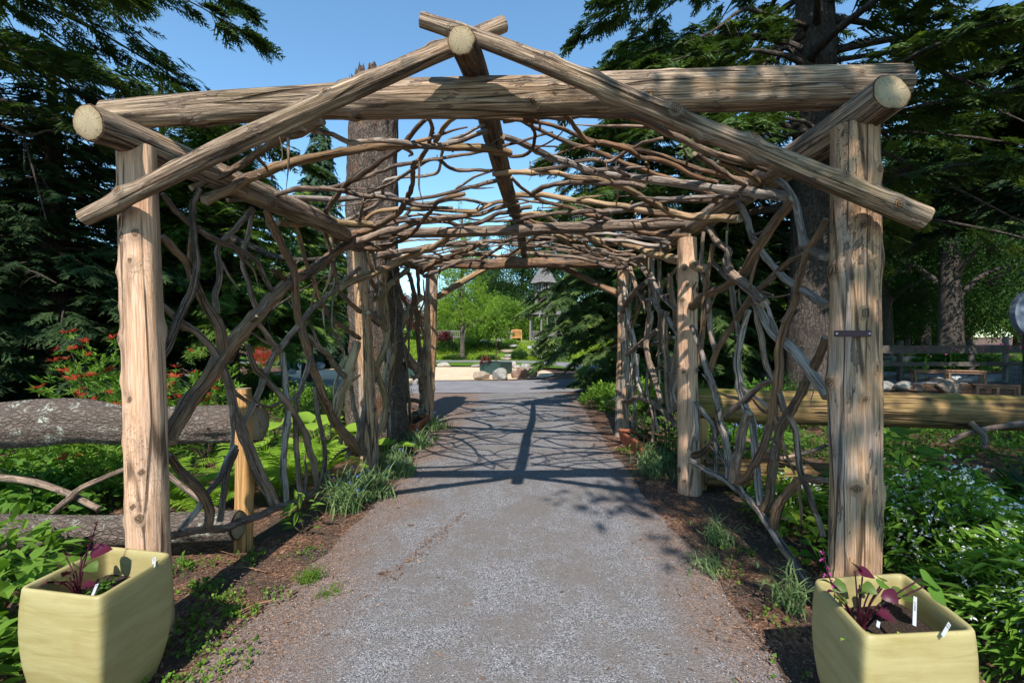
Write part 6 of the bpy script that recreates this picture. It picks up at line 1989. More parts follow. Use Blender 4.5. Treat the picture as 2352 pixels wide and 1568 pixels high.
# gazebo
gx, gy = at(1250, 787, 35.2)[0], 35.2
gz = empty('rustic_gazebo', (gx, gy, TZ), 'two tiered rustic gazebo with grey shingle roofs half hidden by the hemlock', 'gazebo')
hexa = [math.radians(60 * k_ + 15) for k_ in range(6)]
for k_, a in enumerate(hexa):
    mb = MB(); stick(mb, (gx + 1.15 * math.cos(a), gy + 1.15 * math.sin(a), TZ), (gx + 1.12 * math.cos(a), gy + 1.12 * math.sin(a), TZ + 2.15), .075, 9, k_); mb.build('post', M['grey_wood'], gz)
for k_, a in enumerate(hexa):
    b = hexa[(k_ + 1) % 6]
    mb = MB(); stick(mb, (gx + 1.15 * math.cos(a), gy + 1.15 * math.sin(a), TZ + 2.1), (gx + 1.15 * math.cos(b), gy + 1.15 * math.sin(b), TZ + 2.1), .06, 7, k_); mb.build('eave_rail', M['grey_wood'], gz)
    mb = MB(); stick(mb, (gx + .7 * math.cos(a), gy + .7 * math.sin(a), TZ + 2.75), (gx + 2.05 * math.cos(a), gy + 2.05 * math.sin(a), TZ + 1.82), .05, 7, k_); mb.build('rafter_tail', M['grey_wood'], gz)


def hex_roof(nm, z0, r0, z1, r1, courses):
    mb = MB()
    g = random.Random(int(z0 * 10))
    for c_ in range(courses):
        t0, t1 = c_ / courses, (c_ + 1.25) / courses
        for k_ in range(6):
            a, b = hexa[k_], hexa[(k_ + 1) % 6]
            m_ = max(3, int((r0 + (r1 - r0) * t0) * 5))
            for j in range(m_):
                def P(t, s):
                    r = r0 + (r1 - r0) * t; z = z0 + (z1 - z0) * t
                    q = (1 - s) * np.array([math.cos(a), math.sin(a)]) + s * np.array([math.cos(b), math.sin(b)])
                    return np.array([gx + q[0] * r, gy + q[1] * r, z])
                dt = g.uniform(-.03, .05) / courses * 3
                lift = np.array([0, 0, .035 + g.uniform(0, .03)])
                s0, s1 = (j + .04) / m_, (j + .96) / m_
                V = [P(t0 - dt, s0) + lift, P(t0 - dt, s1) + lift, P(t1, s1), P(t1, s0)]
                V += [v - np.array([0, 0, .03]) for v in V]
                mb.add(V, [[0, 1, 2, 3], [4, 7, 6, 5], [0, 4, 5, 1], [1, 5, 6, 2], [2, 6, 7, 3], [3, 7, 4, 0]])
    o = mb.build(nm, M['shingle'], gz, False); o['kind'] = 'stuff'


hex_roof('lower_roof', TZ + 2.08, 1.55, TZ + 3.0, .72, 6)
hex_roof('upper_roof', TZ + 4.5, 1.12, TZ + 6.0, .16, 7)
g = random.Random(4)
for k_ in range(26):
    a = 2 * PI * k_ / 26; r = .62 + .05 * math.sin(k_ * 7)
    mb = MB(); stick(mb, (gx + r * math.cos(a), gy + r * math.sin(a), TZ + 2.85), (gx + r * math.cos(a + g.uniform(-.12, .12)), gy + r * math.sin(a), TZ + 4.65), .045 if k_ % 3 else .075, 6, k_); mb.build('tower_stick', M['grey_wood'], gz)
for k_ in range(5):
    mb = MB(); stick(mb, (gx, gy, TZ + 5.7), (gx + .3 * math.cos(k_ * 1.3), gy + .3 * math.sin(k_ * 1.3), TZ + 6.6), .04, 6, k_); mb.build('finial_stick', M['grey_wood'], gz)
# railings below, twig bench inside
for (a, b) in ((hexa[3], hexa[4]),):
    A = np.array([gx + 1.15 * math.cos(a), gy + 1.15 * math.sin(a), TZ]); B = np.array([gx + 1.15 * math.cos(b), gy + 1.15 * math.sin(b), TZ])
    for k_ in range(7):
        t = .1 + .13 * k_
        mb = MB(); stick(mb, A + (B - A) * t + [0, 0, .05], A + (B - A) * (t + .1) + [0, 0, .78], .028, 6, k_); mb.build('baluster', M['grey_wood'], gz)
    for zz in (.1, .3, .8):
        mb = MB(); stick(mb, A + [0, 0, zz], B + [0, 0, zz], .045, 6, zz); mb.build('rail', M['grey_wood'], gz)
bn = empty('twig_bench', (gx + .6, gy - .35, TZ), 'grey twig bench with fanned back inside the gazebo', 'bench')
bxx, byy = gx + .55, gy - .6
for k_ in range(5):
    mb = MB(); stick(mb, (bxx - .75, byy - .2 + k_ * .11, TZ + .45), (bxx + .75, byy - .2 + k_ * .11, TZ + .45), .045, 7, k_); mb.build('seat_pole', M['grey_wood'], bn)
for k_ in range(11):
    a = math.radians(15 + 15 * k_)
    mb = MB(); stick(mb, (bxx + .08 * math.cos(a), byy + .28, TZ + .5), (bxx + .78 * math.cos(a), byy + .3, TZ + .55 + .5 * math.sin(a)), .024, 6, k_); mb.build('back_twig', M['grey_wood'], bn)
arc = [(bxx + .8 * math.cos(a), byy + .3, TZ + .52 + .56 * math.sin(a)) for a in np.linspace(0, PI, 15)]
MB().tube(spline(arc, n=30), .035, 7, (True, True), 0, 0, .1, (8, 4), 2).build('back_hoop', M['grey_wood'], bn)
for dx in (-.65, .65):
    for dy in (-.2, .25):
        mb = MB(); stick(mb, (bxx + dx, byy + dy, TZ), (bxx + dx, byy + dy, TZ + .45), .045, 7, dx); mb.build('leg', M['grey_wood'], bn)

# ------------------------------------------------------------------ beds and benches on the hemlock side
def ro(x, y):                           # a point of the close study of that corner
    return (3500 + x * 596 / 1344) * K, (1320 + y * 596 / 1344) * K


def bench(x0, x1, ytop, yfoot, rise, label):
    p = on_ground(*ro((x0 + x1) / 2, yfoot))
    Y = p[1]
    a, b = at(*ro(x0, ytop), Y), at(*ro(x1, ytop + rise), Y * .96)
    h = (a[2] + b[2]) / 2
    a[2] = b[2] = h
    root = empty('plank_bench', ((a + b) / 2) * [1, 1, 0], label, 'bench', 'brown plank benches in the bed')
    L = np.linalg.norm(b - a); rz = math.atan2(b[1] - a[1], b[0] - a[0])
    R = np.array(Matrix.Rotation(rz, 3, 'Z'))
    c = (a + b) / 2
    for dy in (-.09, .09): MB().box(c + R @ [0, dy, 0], (L, .17, .035), rz, 0, 0, .004).build('seat_plank', M['brown_wood'], root, False)
    for dx in (-L / 2 + .1, 0, L / 2 - .1):
        for dy in (-.12, .12):
            q = c + R @ [dx, dy, 0]
            MB().box((q[0], q[1], h / 2 - .02), (.06, .05, h - .0), rz).build('leg', M['brown_wood'], root, False)
    MB().box(c + R @ [0, -.12, -.055], (L - .2, .03, .06), rz).build('apron', M['brown_wood'], root, False)


bench(315, 1005, 350, 468, 28, 'long brown plank bench in front of the leafy bed')
bench(860, 1330, 490, 585, 5, 'low brown plank bench partly hidden behind the tan log')
tag(MB().box((8.3, 9.6, .004), (9, 1.5, .012), -.1).build('paved_path', M['asphalt'], None, False), kind='structure')
for i, (x, y, w, h, m, lb) in enumerate([(160, 445, 220, 62, 'rock_grey', 'long low edging stone beside the name strip post'), (420, 455, 270, 58, 'rock_grey', 'flat edging stone behind the long bench'), (600, 462, 90, 44, 'rock_grey', 'small edging stone under the long bench'), (770, 465, 160, 46, 'rock_blue', 'rounded edging stone under the long bench end'), (1010, 480, 320, 54, 'rock_blue', 'long edging stone at the bench end'), (140, 545, 150, 75, 'rock_grey', 'mossy block stone behind the tan log by the post'), (300, 555, 170, 88, 'rock_grey', 'dark block stone behind the tan log'), (415, 562, 110, 72, 'rock_brown', 'small dark stone beside the fern behind the tan log'), (720, 575, 290, 120, 'rock_tan', 'large moss stained boulder behind the tan log')]):
    p = on_ground(*ro(x, y))
    s = 596 / 1344 * K * p[1] / FPX
    rock(p[0], p[1] + .2, 0, (w * s, max(.4, h * s), h * s * 1.15), m, lb, 700 + i, 0 if w > 2 * h else i * .5)
# raised bed, board fence
p = on_ground(*ro(400, 330))
rb = empty('raised_bed', (p[0], p[1], 0), 'weathered wooden raised bed behind the flowering clump', 'raised bed')
for k_ in range(3):
    zz = .09 + .17 * k_
    MB().box((p[0] - .9, p[1], zz), (2.4, .05, .16), -.05, 0, 0, .005).build('front_board', M['grey_wood'], rb, False)
    MB().box((p[0] + .32, p[1] + .55, zz), (.05, 1.1, .16), -.05, 0, 0, .005).build('side_board', M['grey_wood'], rb, False)
MB().box((p[0] - .9, p[1] + .5, .42), (2.3, 1.0, .06)).build('soil', M['soil'], rb, False)
fb = empty('board_fence', (15, 15.8, 0), 'weathered board fence across the lawn edge', 'fence')
for k_ in range(9):
    x0 = 8.6 + 2.4 * k_
    y0 = 15.8 - .05 * k_
    mb = MB(); stick(mb, (x0, y0, -.03), (x0, y0, 1.42), .09, 9, k_); mb.build('post', M['old_board'], fb)
    for zz in (1.12, .62): MB().box((x0 + 1.2, y0 - .11, zz), (2.42, .05, .26 if zz > 1 else .14), -.02).build('board', M['old_board'], fb, False)
p = on_ground(*ro(1255, 470))
pl = empty('fence_post', (p[0], p[1] + .3, 0), 'pale round post beside the blue grey box', 'post')
mb = MB(); stick(mb, (p[0], p[1] + .3, -.03), (p[0] + .01, p[1] + .3, 1.55), .085, 12, 3); mb.build('shaft', M['grey_wood'], pl)
p = on_ground(*ro(1290, 500))
bb = empty('storage_box', (p[0] + .55, p[1] + .3, 0), 'blue grey wooden box with lid at the bed edge', 'box')
for k_ in range(4): MB().box((p[0] + .55, p[1], .1 + k_ * .16), (1.2, .6 if k_ < 0 else .58, .15), .1, 0, 0, .006).build('board', M['slate'], bb, False)
MB().box((p[0] + .55, p[1], .72), (1.32, .7, .06), .1, 0, 0, .01).build('lid', M['grey_wood'], bb, False)
# standing slab
p = at(2346, 770, 8.6)
sl_ = empty('standing_slab', (p[0] + .12, 8.6, 0), 'rounded dark slate slab standing on a post', 'sculpture')
t = np.linspace(0, 2 * PI, 24, endpoint=False)
ou = np.stack([p[0] + .12 + .3 * np.cos(t), 0 * t, 2.02 + .42 * np.sin(t) * (1 + .1 * np.cos(t))], -1)
mb = MB().add(np.concatenate([ou + [0, 8.55, 0], ou + [0, 8.66, 0]]), [[i, (i + 1) % 24, 24 + (i + 1) % 24, 24 + i] for i in range(24)])
mb.f.append(np.array([list(range(23, -1, -1)), list(range(24, 48))])); mb.m.append(np.zeros(2, np.int32))
mb.build('slab', M['slate'], sl_, False)
mb = MB(); stick(mb, (p[0] + .12, 8.6, 0), (p[0] + .12, 8.6, 1.75), .07, 9, 1); mb.build('post', M['bark_tree'], sl_)
for i, (x, y, r, h, n_, sz, mt, tm, lb) in enumerate([(620, 330, .85, .95, 260, .34, 'ground_leaf', L2, 'rhubarb like plant with huge leaves behind the long bench'), (820, 330, .8, .75, 240, .3, 'ground_leaf', L2, 'second huge leaved plant behind the long bench'), (1050, 330, 1.1, .8, 480, .16, 'broad_dark', LEAF6, 'bushy green plant with pink flowers above the bench end'), (1180, 320, .8, .7, 380, .16, 'broad_dark', LEAF6, 'bushy green plant beside the pale round post'), (230, 350, .6, .5, 300, .2, 'blue_green', L1, 'grassy clump with violet flowers before the raised bed'), (90, 350, .5, .45, 260, .18, 'blue_green', L1, 'grassy clump next to the name strip post')]):
    p = on_ground(*ro(x, y + 40))
    leafy('bed_plant', p[0], p[1] + .3, r, h, n_, sz, lb, 'plant', mt, tm, 720 + i, 'plants in the bench bed', 5)
g = np.random.default_rng(9)
c = np.stack([g.uniform(11.5, 15.0, 26), g.uniform(12.6, 13.2, 26), g.uniform(1.0, 1.35, 26)], -1)
root = empty('allium_flowers', (13, 12.9, 0), 'pink round flower heads above the bench bed', 'flowers')
scatter('petals', FLW, c, frames(g.normal(size=(26, 3))), .12 * g.uniform(.6, 1.1, 26), M['pink'], root)['kind'] = 'stuff'
mb = MB()
for q in c: mb.tube([[q[0], q[1], 0], q], .006, 4, (False, False))
mb.build('stem', M['ground_leaf'], root)
# ------------------------------------------------------------------ trees
def conifer(name, label, x, y, h, z0, R, nb, dens, slen, tmpl, mats, seed, tr=.2, droop=.18, rise=.12, taper=1.0, group=None, bark_='bark_hem', keep=None, skirt=1.0, flat=.25, limb_r=.035, mats_prob=None, weep=0.0, az_range=None, rmin=.12):
    """whorls of drooping limbs, each carrying flat needle sprays"""
    g = np.random.default_rng(seed)
    root = empty(name, (x, y, 0), label, 'tree', group)
    limbs = MB()
    pts, rads = [(x, y, -.1), (x + .05, y, h * .3), (x - .03, y + .03, h * .7), (x, y, h)], [tr * 1.25, tr * .95, tr * .6, .02]
    p = spline(pts, step=.3)
    limbs.tube(p, interp_r(rads, len(p)), 20, (False, False), 0, 0, .07, (10, 1.2), seed)
    POS, DIR, ROLL, SC = [], [], [], []
    for i in range(nb):
        f = (i + g.random()) / nb
        z = z0 + (h * .985 - z0) * f ** 1.0
        az = (i * 2.39996 + g.uniform(-.3, .3)) if az_range is None else g.uniform(*az_range)
        rel = (z - z0) / (h - z0)
        L = R * ((1 - rel) ** taper * (1 - rmin) + rmin) * g.uniform(.72, 1.12) * min(1.0, skirt + (1 - skirt) * (z - z0) / 2.4)
        d = np.array([math.cos(az), math.sin(az), 0])
        s = np.linspace(0, 1, 7)[:, None]
        c = np.array([x, y, z]) + d * L * s + np.array([0, 0, 1]) * L * (rise * s - (droop + rise) * s ** 2 + 0)
        side = np.array([-d[1], d[0], 0])
        c = c + side * (L * .06 * np.sin(3 * s + i))
        limbs.tube(c, interp_r([limb_r * (.4 + L / R), limb_r * .45, .006], 7), 6, (False, False), 0, 0, .1, (8, 3), i)
        n = max(3, int(L * dens))
        t = .12 + .9 * g.random(n) ** .75
        base = np.stack([np.interp(t, s[:, 0], c[:, k]) for k in range(3)], -1)
        sg = np.where(g.random(n) < .5, -1, 1) * g.uniform(.15, 1.15, n)
        sg[t > .93] *= .3
        ca, sa = np.cos(sg), np.sin(sg)
        dd = d[None] * ca[:, None] + side[None] * sa[:, None]
        dd[:, 2] = -droop * 1.2 * t + g.normal(0, .16, n) - weep * g.random(n)
        lat = side[None] * (np.sign(sg) * g.random(n) * .22 * L * (1.05 - t) * .9)[:, None]
        POS.append(base + lat + np.stack([0 * t, 0 * t, g.normal(0, .05, n)], -1))
        DIR.append(dd); ROLL.append(g.normal(0, flat, n)); SC.append(slen * g.uniform(.6, 1.2, n) * (1.1 - .35 * rel))
    POS, DIR, ROLL, SC = map(np.concatenate, (POS, DIR, ROLL, SC))
    ax = np.array([x, y, 0]) / math.hypot(x, y)
    m = ((POS - [x, y, 0]) @ ax < .25) | (g.random(len(POS)) < .3)      # the far side carries fewer sprays
    POS, DIR, ROLL, SC = POS[m], DIR[m], ROLL[m], SC[m]
    if keep is not None:
        m = keep(POS)
        POS, DIR, ROLL, SC = POS[m], DIR[m], ROLL[m], SC[m]
    limbs.build('trunk', M[bark_], root)
    scatter('crown', tmpl, POS, frames(DIR, ROLL), SC, M[mats], root, var=g.random(len(POS)))
    return root


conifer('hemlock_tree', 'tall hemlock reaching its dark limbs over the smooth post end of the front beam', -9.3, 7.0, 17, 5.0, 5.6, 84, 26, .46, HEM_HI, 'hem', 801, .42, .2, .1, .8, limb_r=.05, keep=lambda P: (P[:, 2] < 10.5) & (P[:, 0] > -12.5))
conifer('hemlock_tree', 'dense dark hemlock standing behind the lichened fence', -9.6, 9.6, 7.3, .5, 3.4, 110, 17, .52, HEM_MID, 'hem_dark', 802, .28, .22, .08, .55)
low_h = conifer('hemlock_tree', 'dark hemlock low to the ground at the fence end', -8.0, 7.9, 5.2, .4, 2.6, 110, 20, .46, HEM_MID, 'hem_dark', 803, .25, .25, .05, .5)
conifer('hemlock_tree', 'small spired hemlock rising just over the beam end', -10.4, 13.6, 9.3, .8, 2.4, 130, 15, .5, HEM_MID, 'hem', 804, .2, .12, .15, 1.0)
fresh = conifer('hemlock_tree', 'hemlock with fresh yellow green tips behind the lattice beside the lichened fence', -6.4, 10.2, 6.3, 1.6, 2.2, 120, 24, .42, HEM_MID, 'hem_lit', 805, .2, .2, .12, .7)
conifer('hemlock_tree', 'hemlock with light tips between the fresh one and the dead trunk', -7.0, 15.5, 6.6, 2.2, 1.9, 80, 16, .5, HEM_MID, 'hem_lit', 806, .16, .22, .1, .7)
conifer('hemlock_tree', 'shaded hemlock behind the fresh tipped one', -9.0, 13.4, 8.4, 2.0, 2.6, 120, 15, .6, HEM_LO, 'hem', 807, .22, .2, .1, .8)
conifer('weeping_conifer', 'narrow weeping conifer beside the dead trunk far behind', -9.4, 22.5, 12.2, .8, 1.9, 190, 15, .7, HEM_LO, 'blue_pine', 808, .2, .5, .0, .8, weep=.9)
conifer('hemlock_tree', 'big drooping hemlock covering half of the gazebo', 4.35, 14.6, 11.5, .35, 4.35, 190, 24, .5, HEM_MID, 'hem', 809, .3, .26, .08, .5, weep=.3, skirt=.58)
great = conifer('hemlock_tree', 'great hemlock with a thick trunk right behind the shaded lattice', 6.7, 10.2, 21, 4.2, 6.4, 115, 24, .55, HEM_MID, 'hem', 810, .43, .2, .12, .6, limb_r=.08, keep=lambda P: (P[:, 2] < 15) & ((P[:, 1] > 9.9) | (np.abs((P[:, 0] - 6.7) - (P[:, 1] - 10.2) * .66) > .62 + .25 * vnoise(P * 1.4))))
conifer('hemlock_tree', 'dark hemlock beyond the great one with limbs sweeping low over the bench bed', 17.0, 13.5, 16, 5.2, 6.5, 90, 13, .85, HEM_LO, 'hem_dark', 811, .35, .24, .1, .6, limb_r=.07, keep=lambda P: P[:, 2] < 12)
conifer('hemlock_tree', 'dark hemlock at the edge of the wood behind the knotty post', 8.6, 16.5, 9, .6, 3.6, 110, 14, .75, HEM_LO, 'hem_dark', 812, .25, .2, .1, .6)
conifer('spruce_sapling', 'young dark spruce standing before the red maple', -9.9, 21.5, 2.3, .15, 1.1, 60, 14, .4, HEM_LO, 'hem', 813, .06, .05, .2, .9)

# bare limbs that show against the foliage
def bare(root, pts, r, twigs=4, seed=1):
    g = random.Random(seed)
    p = spline([at(*q) for q in pts], step=.12)
    mb = MB()
    mb.tube(p, interp_r([r, r * .7, r * .3], len(p)), 8, (False, True), 0, 0, .12, (8, 3), seed)
    for _ in range(twigs):
        i = g.randrange(len(p) // 4, len(p) - 1)
        d = np.array([g.uniform(-1, 1), g.uniform(-.5, .5), g.uniform(-1.2, .2)])
        q = spline([p[i], p[i] + d * .25, p[i] + d * .5 + np.array([0, 0, -.12])], step=.08)
        mb.tube(q, interp_r([r * .3, r * .18, r * .06], len(q)), 5, (False, False), 0, 0, .1, (8, 3), seed)
    mb.build('bare_limb', M['bark_hem'], root)


for i, (pts, r) in enumerate([([(1880, 145, 10), (1990, 128, 9.6), (2063, 124, 9.3), (2200, 180, 8.9), (2360, 240, 8.6)], .06), ([(1880, 240, 10), (2092, 216, 9.4), (2246, 238, 9), (2365, 285, 8.8)], .05), ([(1890, 330, 10), (2026, 352, 9.4), (2120, 392, 9.1), (2209, 439, 9), (2365, 520, 8.7)], .05), ([(1855, 60, 10), (1770, 37, 9.4), (1708, 22, 9), (1640, 70, 8.6), (1570, 102, 8.3)], .055), ([(1860, 150, 10), (1800, 110, 9.5), (1740, 160, 9), (1690, 180, 8.8)], .06), ([(1850, 300, 10), (1780, 310, 9.6), (1700, 300, 9.2)], .05)]):
    bare(great, pts, r, 5, i + 3)
for i, (pts, r) in enumerate([([(-20, 270, 7.2), (55, 311, 7), (110, 300, 6.9), (172, 304, 6.8)], .03), ([(55, 312, 7), (84, 421, 6.9), (106, 505, 6.9)], .018), ([(-10, 620, 7), (70, 622, 6.9), (130, 650, 6.8)], .022)]):
    bare(low_h, pts, r, 4, i + 13)
for i, (pts, r) in enumerate([([(505, 535, 9.4), (590, 571, 9), (631, 588, 8.8), (703, 597, 8.6), (775, 583, 8.5), (800, 560, 8.5)], .075), ([(768, 590, 8.5), (757, 643, 8.5), (741, 678, 8.5)], .055), ([(560, 760, 9), (640, 700, 9), (720, 650, 8.8)], .04)]):
    bare(fresh, pts, r, 4, i + 23)

# red maples
def dome_tree(name, label, x, y, r, h, n, size, tmpl, mat, seed, base=0.0, th=.05, group=None):
    return broadleaf(name, label, (x, y, base), h, th, [(0, 0, h * .42, r, r, h * .42), (-r * .35, 0, h * .6, r * .65, r * .65, h * .34), (r * .35, .1, h * .58, r * .65, r * .65, h * .34), (0, -.2 * r, h * .3, r * .9, r * .8, h * .3)], n, size, tmpl, mat, seed, 'bark_tree', group, 'tree', .5)


dome_tree('red_maple', 'low weeping dark red maple mound behind the boulders', -10.7, 26, 1.25, 1.9, 2600, .2, LANCE, 'red_leaf', 821)
broadleaf('red_maple', 'taller dark red maple between the dead trunk and rear post', (-8.2, 36, 0), 5.6, .12, [(0, 0, 3.6, 1.5, 1.3, 1.3), (.7, 0, 2.8, 1.2, 1.0, .9), (-.8, 0, 4.2, 1.1, 1.0, .9)], 1700, .26, LANCE, 'red_leaf', 822)
dome_tree('red_maple', 'small red shrub beside the rear post', -4.9, 33.2, .6, 1.0, 700, .16, LANCE, 'red_leaf', 823, 1.0)
p = at(612, 800, 24)
dome_tree('red_azalea', 'bright red azalea glimpsed through the hemlock', p[0], 24, .7, 1.4, 700, .14, LANCE, 'red_tip', 824)

# lush shrubs and broadleaf trees of the far garden
broadleaf('rhododendron_tree', 'large bright green rhododendron behind the armchair', (-1.1, 40.5, .9), 4.2, .14, [(0, 0, 2.0, 2.6, 1.6, 1.7), (-2.1, 0, 1.6, 1.8, 1.3, 1.4), (1.9, 0, 1.7, 1.9, 1.4, 1.5), (.4, 0, 3.2, 1.7, 1.2, .9), (2.9, .3, 1.3, 1.2, 1.1, 1.2)], 4600, .42, LANCE, 'broad', 831, shell=.55, var_bias=.6)
broadleaf('maple_tree', 'dark green maple with layered foliage behind the gazebo', (1.2, 52, 0), 16, .3, [(0, 0, 5, 4.0, 3, 2.0), (-1.5, 0, 8, 3.4, 3, 1.7), (1.5, 0, 10, 3.6, 3, 1.8), (0, 0, 13, 2.6, 2.2, 1.7), (-2.6, 0, 5.6, 2.6, 2.4, 1.6), (3, 0, 6.5, 3, 2.4, 2)], 6200, .55, LEAF9, 'broad_dark', 832, shell=.5, var_bias=.75)
conifer('pine_tree', 'blue green pine far behind the ginkgo', -3.8, 62, 15.5, 3, 3.8, 80, 5, 1.7, PINE, 'blue_pine', 833, .3, .05, .25, 1.1)
for i, (x, y, r, h, mt, lb) in enumerate([(-14, 30, 2.6, 5.2, 'broad', 'light green shrub tree behind the red maple mound'), (-18, 27, 2.6, 4.6, 'broad', 'light green shrub tree behind the fresh tipped hemlock'), (-7.2, 40, 2.4, 4.2, 'broad', 'green shrub tree behind the rear post'), (-12, 44, 3.2, 6.8, 'yellow_leaf', 'yellow green shrub tree in the far garden'), (-5.5, 46, 2.6, 5.2, 'broad', 'green shrub tree behind the grey benches'), (-22, 33, 3.2, 6.5, 'broad_dark', 'dark green shrub tree behind the shaded hemlock'), (-27, 36, 3.6, 7.5, 'broad', 'broad green shrub tree at the far end of the lichened fence')]):
    dome_tree('shrub_tree', lb, x, y, r, h, 1400, .38, LEAF9, mt, 840 + i, th=.12)
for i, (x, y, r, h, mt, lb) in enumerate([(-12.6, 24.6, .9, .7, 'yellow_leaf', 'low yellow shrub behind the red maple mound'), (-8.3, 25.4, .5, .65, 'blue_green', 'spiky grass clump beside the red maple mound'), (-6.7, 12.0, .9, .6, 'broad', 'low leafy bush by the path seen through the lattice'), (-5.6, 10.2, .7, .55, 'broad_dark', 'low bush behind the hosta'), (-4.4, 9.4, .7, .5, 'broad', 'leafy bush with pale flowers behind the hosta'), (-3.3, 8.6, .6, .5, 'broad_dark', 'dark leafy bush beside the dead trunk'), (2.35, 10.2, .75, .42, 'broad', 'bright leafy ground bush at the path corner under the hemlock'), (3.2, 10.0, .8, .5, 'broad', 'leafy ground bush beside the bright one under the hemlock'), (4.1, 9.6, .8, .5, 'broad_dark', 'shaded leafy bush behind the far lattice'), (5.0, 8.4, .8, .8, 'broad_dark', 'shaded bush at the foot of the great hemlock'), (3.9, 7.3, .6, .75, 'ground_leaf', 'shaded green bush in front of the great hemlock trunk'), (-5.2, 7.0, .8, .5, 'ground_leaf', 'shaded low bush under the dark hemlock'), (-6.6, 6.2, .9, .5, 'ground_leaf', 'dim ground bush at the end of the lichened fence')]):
    leafy('garden_bush', x, y, r, h, 520, .15, lb, 'shrub', mt, LEAF6 if i != 1 else L1, 860 + i, 'bushes around the garden', 5)

# the wood across the lawn on the hemlock side: two big maples, then a lit edge
def big_maple(label, x, y, h, tr, r, mat, seed, n=3600, name='maple_tree', group=None, size=.5, z_low=.36):
    g = np.random.default_rng(seed)
    bl = []
    for i in range(9):
        a = i * 2.4
        f = i / 8
        bl.append((math.cos(a) * r * .55 * (1 - .5 * f), math.sin(a) * r * .55 * (1 - .5 * f), h * (z_low + .5 * f), r * .55, r * .55, h * .13))
    return broadleaf(name, label, (x, y, 0), h, tr, bl, n, size, LEAF9, mat, seed, 'bark_hem', group, 'tree', .4, .6)


big_maple('old maple with a stout forked trunk beyond the board fence', 23.6, 24.5, 15, .5, 6.5, 'broad_dark', 901, 5200)
big_maple('second old maple just behind the stout forked one', 24.4, 30, 15, .5, 6.0, 'broad_dark', 902, 4000)
wood_a = big_maple('sunlit broadleaf tree at the edge of the far wood', 21, 44, 13, .3, 5.5, 'broad', 903, 4600, 'wood_edge_tree', 'sunlit trees of the far wood', .6, .2)
wood_b = big_maple('shaded broadleaf tree deep in the far wood', 8, 58, 18, .35, 6.5, 'broad_dark', 904, 4600, 'wood_tree', 'shaded trees of the far wood', .7, .2)
for i, (x, y, s, rz) in enumerate([(31, 42, .9, 1), (39, 45, 1.05, 2), (49, 44, 1.1, 3), (27, 50, 1.1, 4), (60, 50, 1.2, 5), (15, 47, .9, 5.5), (-33, 46, .95, 2.2), (-42, 44, 1.0, .7)]):
    c = clone(wood_a); c.location = (x, y, 0); c.rotation_euler[2] = rz; c.scale = (s, s, s)
for i, (x, y, s, rz) in enumerate([(16, 60, 1.0, 1), (24, 62, 1.15, 2), (34, 58, 1.1, 3), (46, 60, 1.2, 4), (62, 62, 1.3, 5), (80, 60, 1.3, 2), (-20, 62, .68, 1), (-30, 60, .75, 2), (-42, 60, .9, 3), (-56, 58, 1.0, 4), (-10, 70, .6, 5), (-70, 56, 1.1, 1), (14, 33, .8, 2.5), (18, 38, .8, .5), (0, 78, .75, 2), (30, 33, .8, 1.4), (36, 36, .9, 4.4), (-26, 24, .62, 1.1), (-31, 18, .6, 2.9), (-90, 52, 1.2, 2), (98, 58, 1.3, 3), (44, 26, .8, 2), (30, 17, .75, 3.3)]):
    c = clone(wood_b); c.location = (x, y, 0); c.rotation_euler[2] = rz; c.scale = (s, s, s)

hedge = dome_tree('far_shrub', 'rounded dark shrub in the belt before the far wood', 6, 50, 3.2, 5.0, 1300, .55, LEAF9, 'broad_dark', 931, th=.15, group='shrub belt before the far wood')
for i in range(36):
    c = clone(hedge)
    xx = -94 + 5.3 * i
    c.location = (xx, 54 + 5 * math.sin(i * 2.1) + (0 if abs(xx) > 12 else 3), 0)
    c.rotation_euler[2] = i * 1.3
    s_ = .8 + .3 * math.sin(i * 1.7)
    c.scale = (s_ * 1.15, s_ * 1.15, s_ * (.78 if -16 < xx < 0 else 1.0))
# trees standing behind the viewer, whose shade falls on the beds and the path
def shade_tree(label, x, y, h, tr, blobs, n, size, seed):
    return broadleaf('oak_tree', label, (x, y, 0), h, tr, blobs, n, size, LEAF9, 'broad_dark', seed, 'bark_tree', 'oaks shading the garden', 'tree', .15, .5)


shade_tree('oak overhanging the path opposite the pergola', 8.2, -5.5, 12, .35, [(-7.75, 3.55, 7.0, .7, .55, .3), (-7.0, 3.8, 7.1, .9, .5, .35), (-6.2, 3.9, 7.2, .9, .6, .4), (-7.3, 2.3, 6.8, .45, .5, .3), (-6.6, 2.9, 6.6, .9, .9, .5), (-5.4, 2.6, 7.2, 1.1, 1.1, .6), (-4.0, 2.6, 7.4, 1.2, 1.3, .7), (-2.4, 2.8, 7.8, 1.4, 1.6, .8), (-.6, 2.6, 8.2, 1.6, 1.8, 1.0), (-4.6, 4.2, 7.0, .9, .8, .4), (-3.0, 4.4, 7.2, 1.2, .9, .5), (-1.0, 4.6, 7.8, 1.5, 1.2, .8), (1.2, 3.0, 8.6, 1.8, 2.0, 1.2), (1.0, 0, 9.5, 2.2, 2.2, 1.6)], 2900, .45, 951)
shade_tree('tall oak beside the bench bed', 12.5, 1.0, 13, .4, [(-3.2, .6, 8.2, 1.8, 1.8, 1.0), (-1.0, 1.2, 9, 2.4, 2.2, 1.4), (2, 0, 9.5, 2.6, 2.6, 1.6), (-2, -2.4, 9, 2.2, 2.0, 1.3), (1, 3, 9.5, 2.4, 1.8, 1.3), (4.5, 1, 9, 2.4, 2.4, 1.4)], 3200, .5, 952)
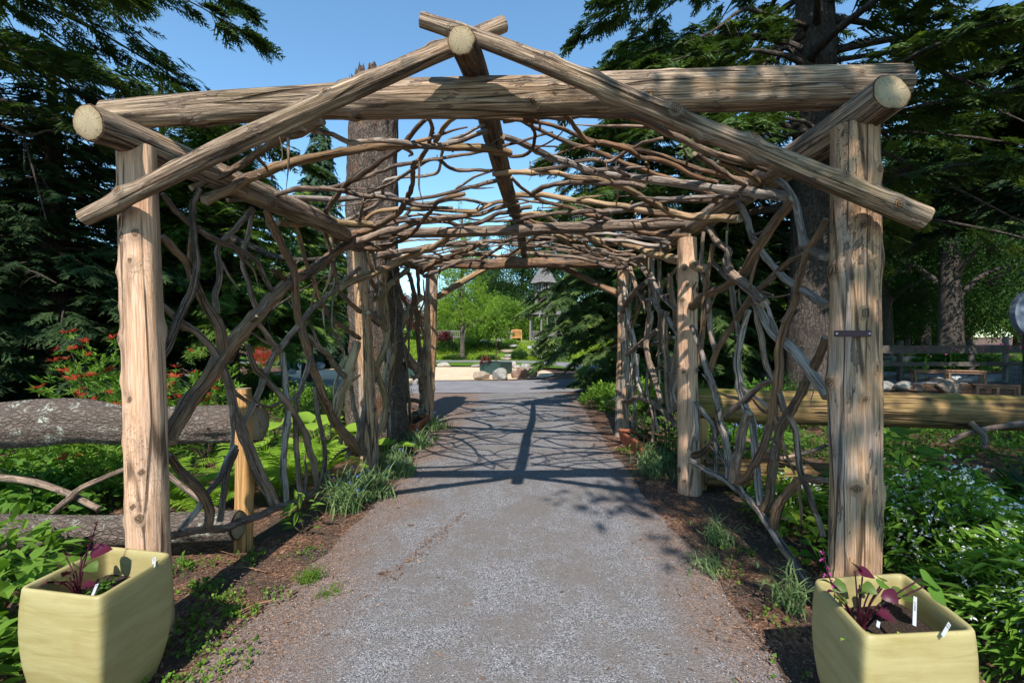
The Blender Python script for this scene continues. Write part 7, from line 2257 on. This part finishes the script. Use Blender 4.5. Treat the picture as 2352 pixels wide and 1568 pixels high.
shade_tree('unseen oak added to shade the dark hemlocks behind the lichened fence', -11.5, -.5, 13, .4, [(1.6, 0, 8.6, 1.8, 2.0, 1.1), (-.6, 1.4, 9.2, 2.4, 2.2, 1.4), (-3, 0, 9.5, 2.6, 2.4, 1.5), (-1, -2.4, 9.2, 2.2, 2.0, 1.3), (.6, 3.2, 8.4, 2.0, 1.6, 1.0)], 2800, .5, 953)  # added out of view to keep the hemlocks beyond the fence dark

# low undergrowth filling the beds
def undergrowth(label, n, xr, yr, mat, seed, hmax=.22, tm=None, mask=None):
    g = np.random.default_rng(seed)
    x, y = g.uniform(*xr, n), g.uniform(*yr, n)
    d = fbm(np.stack([x * .9, y * .9, x * 0 + seed], -1), 3)
    kp = d > g.uniform(-.55, .25, n)
    if mask is not None: kp &= mask(x, y)
    x, y, d = x[kp], y[kp], d[kp]
    pos = np.stack([x, y, .02 + hmax * g.random(len(x)) * np.clip(.6 + d, .2, 1.4)], -1)
    o = scatter('undergrowth', tm or LEAF6, pos, frames(np.stack([g.normal(size=len(x)), g.normal(size=len(x)), g.uniform(.0, .9, len(x))], -1)), g.uniform(.07, .14, len(x)), M[mat])
    return tag(o, label, 'undergrowth', kind='stuff')


undergrowth('low green undergrowth between the ferns and the red tipped shrubs', 3400, (-7.5, -2.15), (3.75, 8.5), 'ground_leaf', 971, mask=lambda x, y: (x < -3.6) | (y > 5.6))
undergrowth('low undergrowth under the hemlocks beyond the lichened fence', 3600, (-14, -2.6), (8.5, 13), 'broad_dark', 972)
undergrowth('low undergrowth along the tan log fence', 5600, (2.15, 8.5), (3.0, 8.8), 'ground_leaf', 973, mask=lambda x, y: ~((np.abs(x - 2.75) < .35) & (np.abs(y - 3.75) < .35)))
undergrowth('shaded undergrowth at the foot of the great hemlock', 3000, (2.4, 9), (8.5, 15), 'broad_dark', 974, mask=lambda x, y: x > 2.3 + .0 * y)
undergrowth('leafy undergrowth beside the planter at the smooth post', 700, (-4.2, -2.25), (1.6, 3.1), 'ground_leaf', 975, .15)
undergrowth('leafy undergrowth below the white flowering shrubs', 800, (2.1, 4.4), (1.5, 3.0), 'ground_leaf', 976, .15)
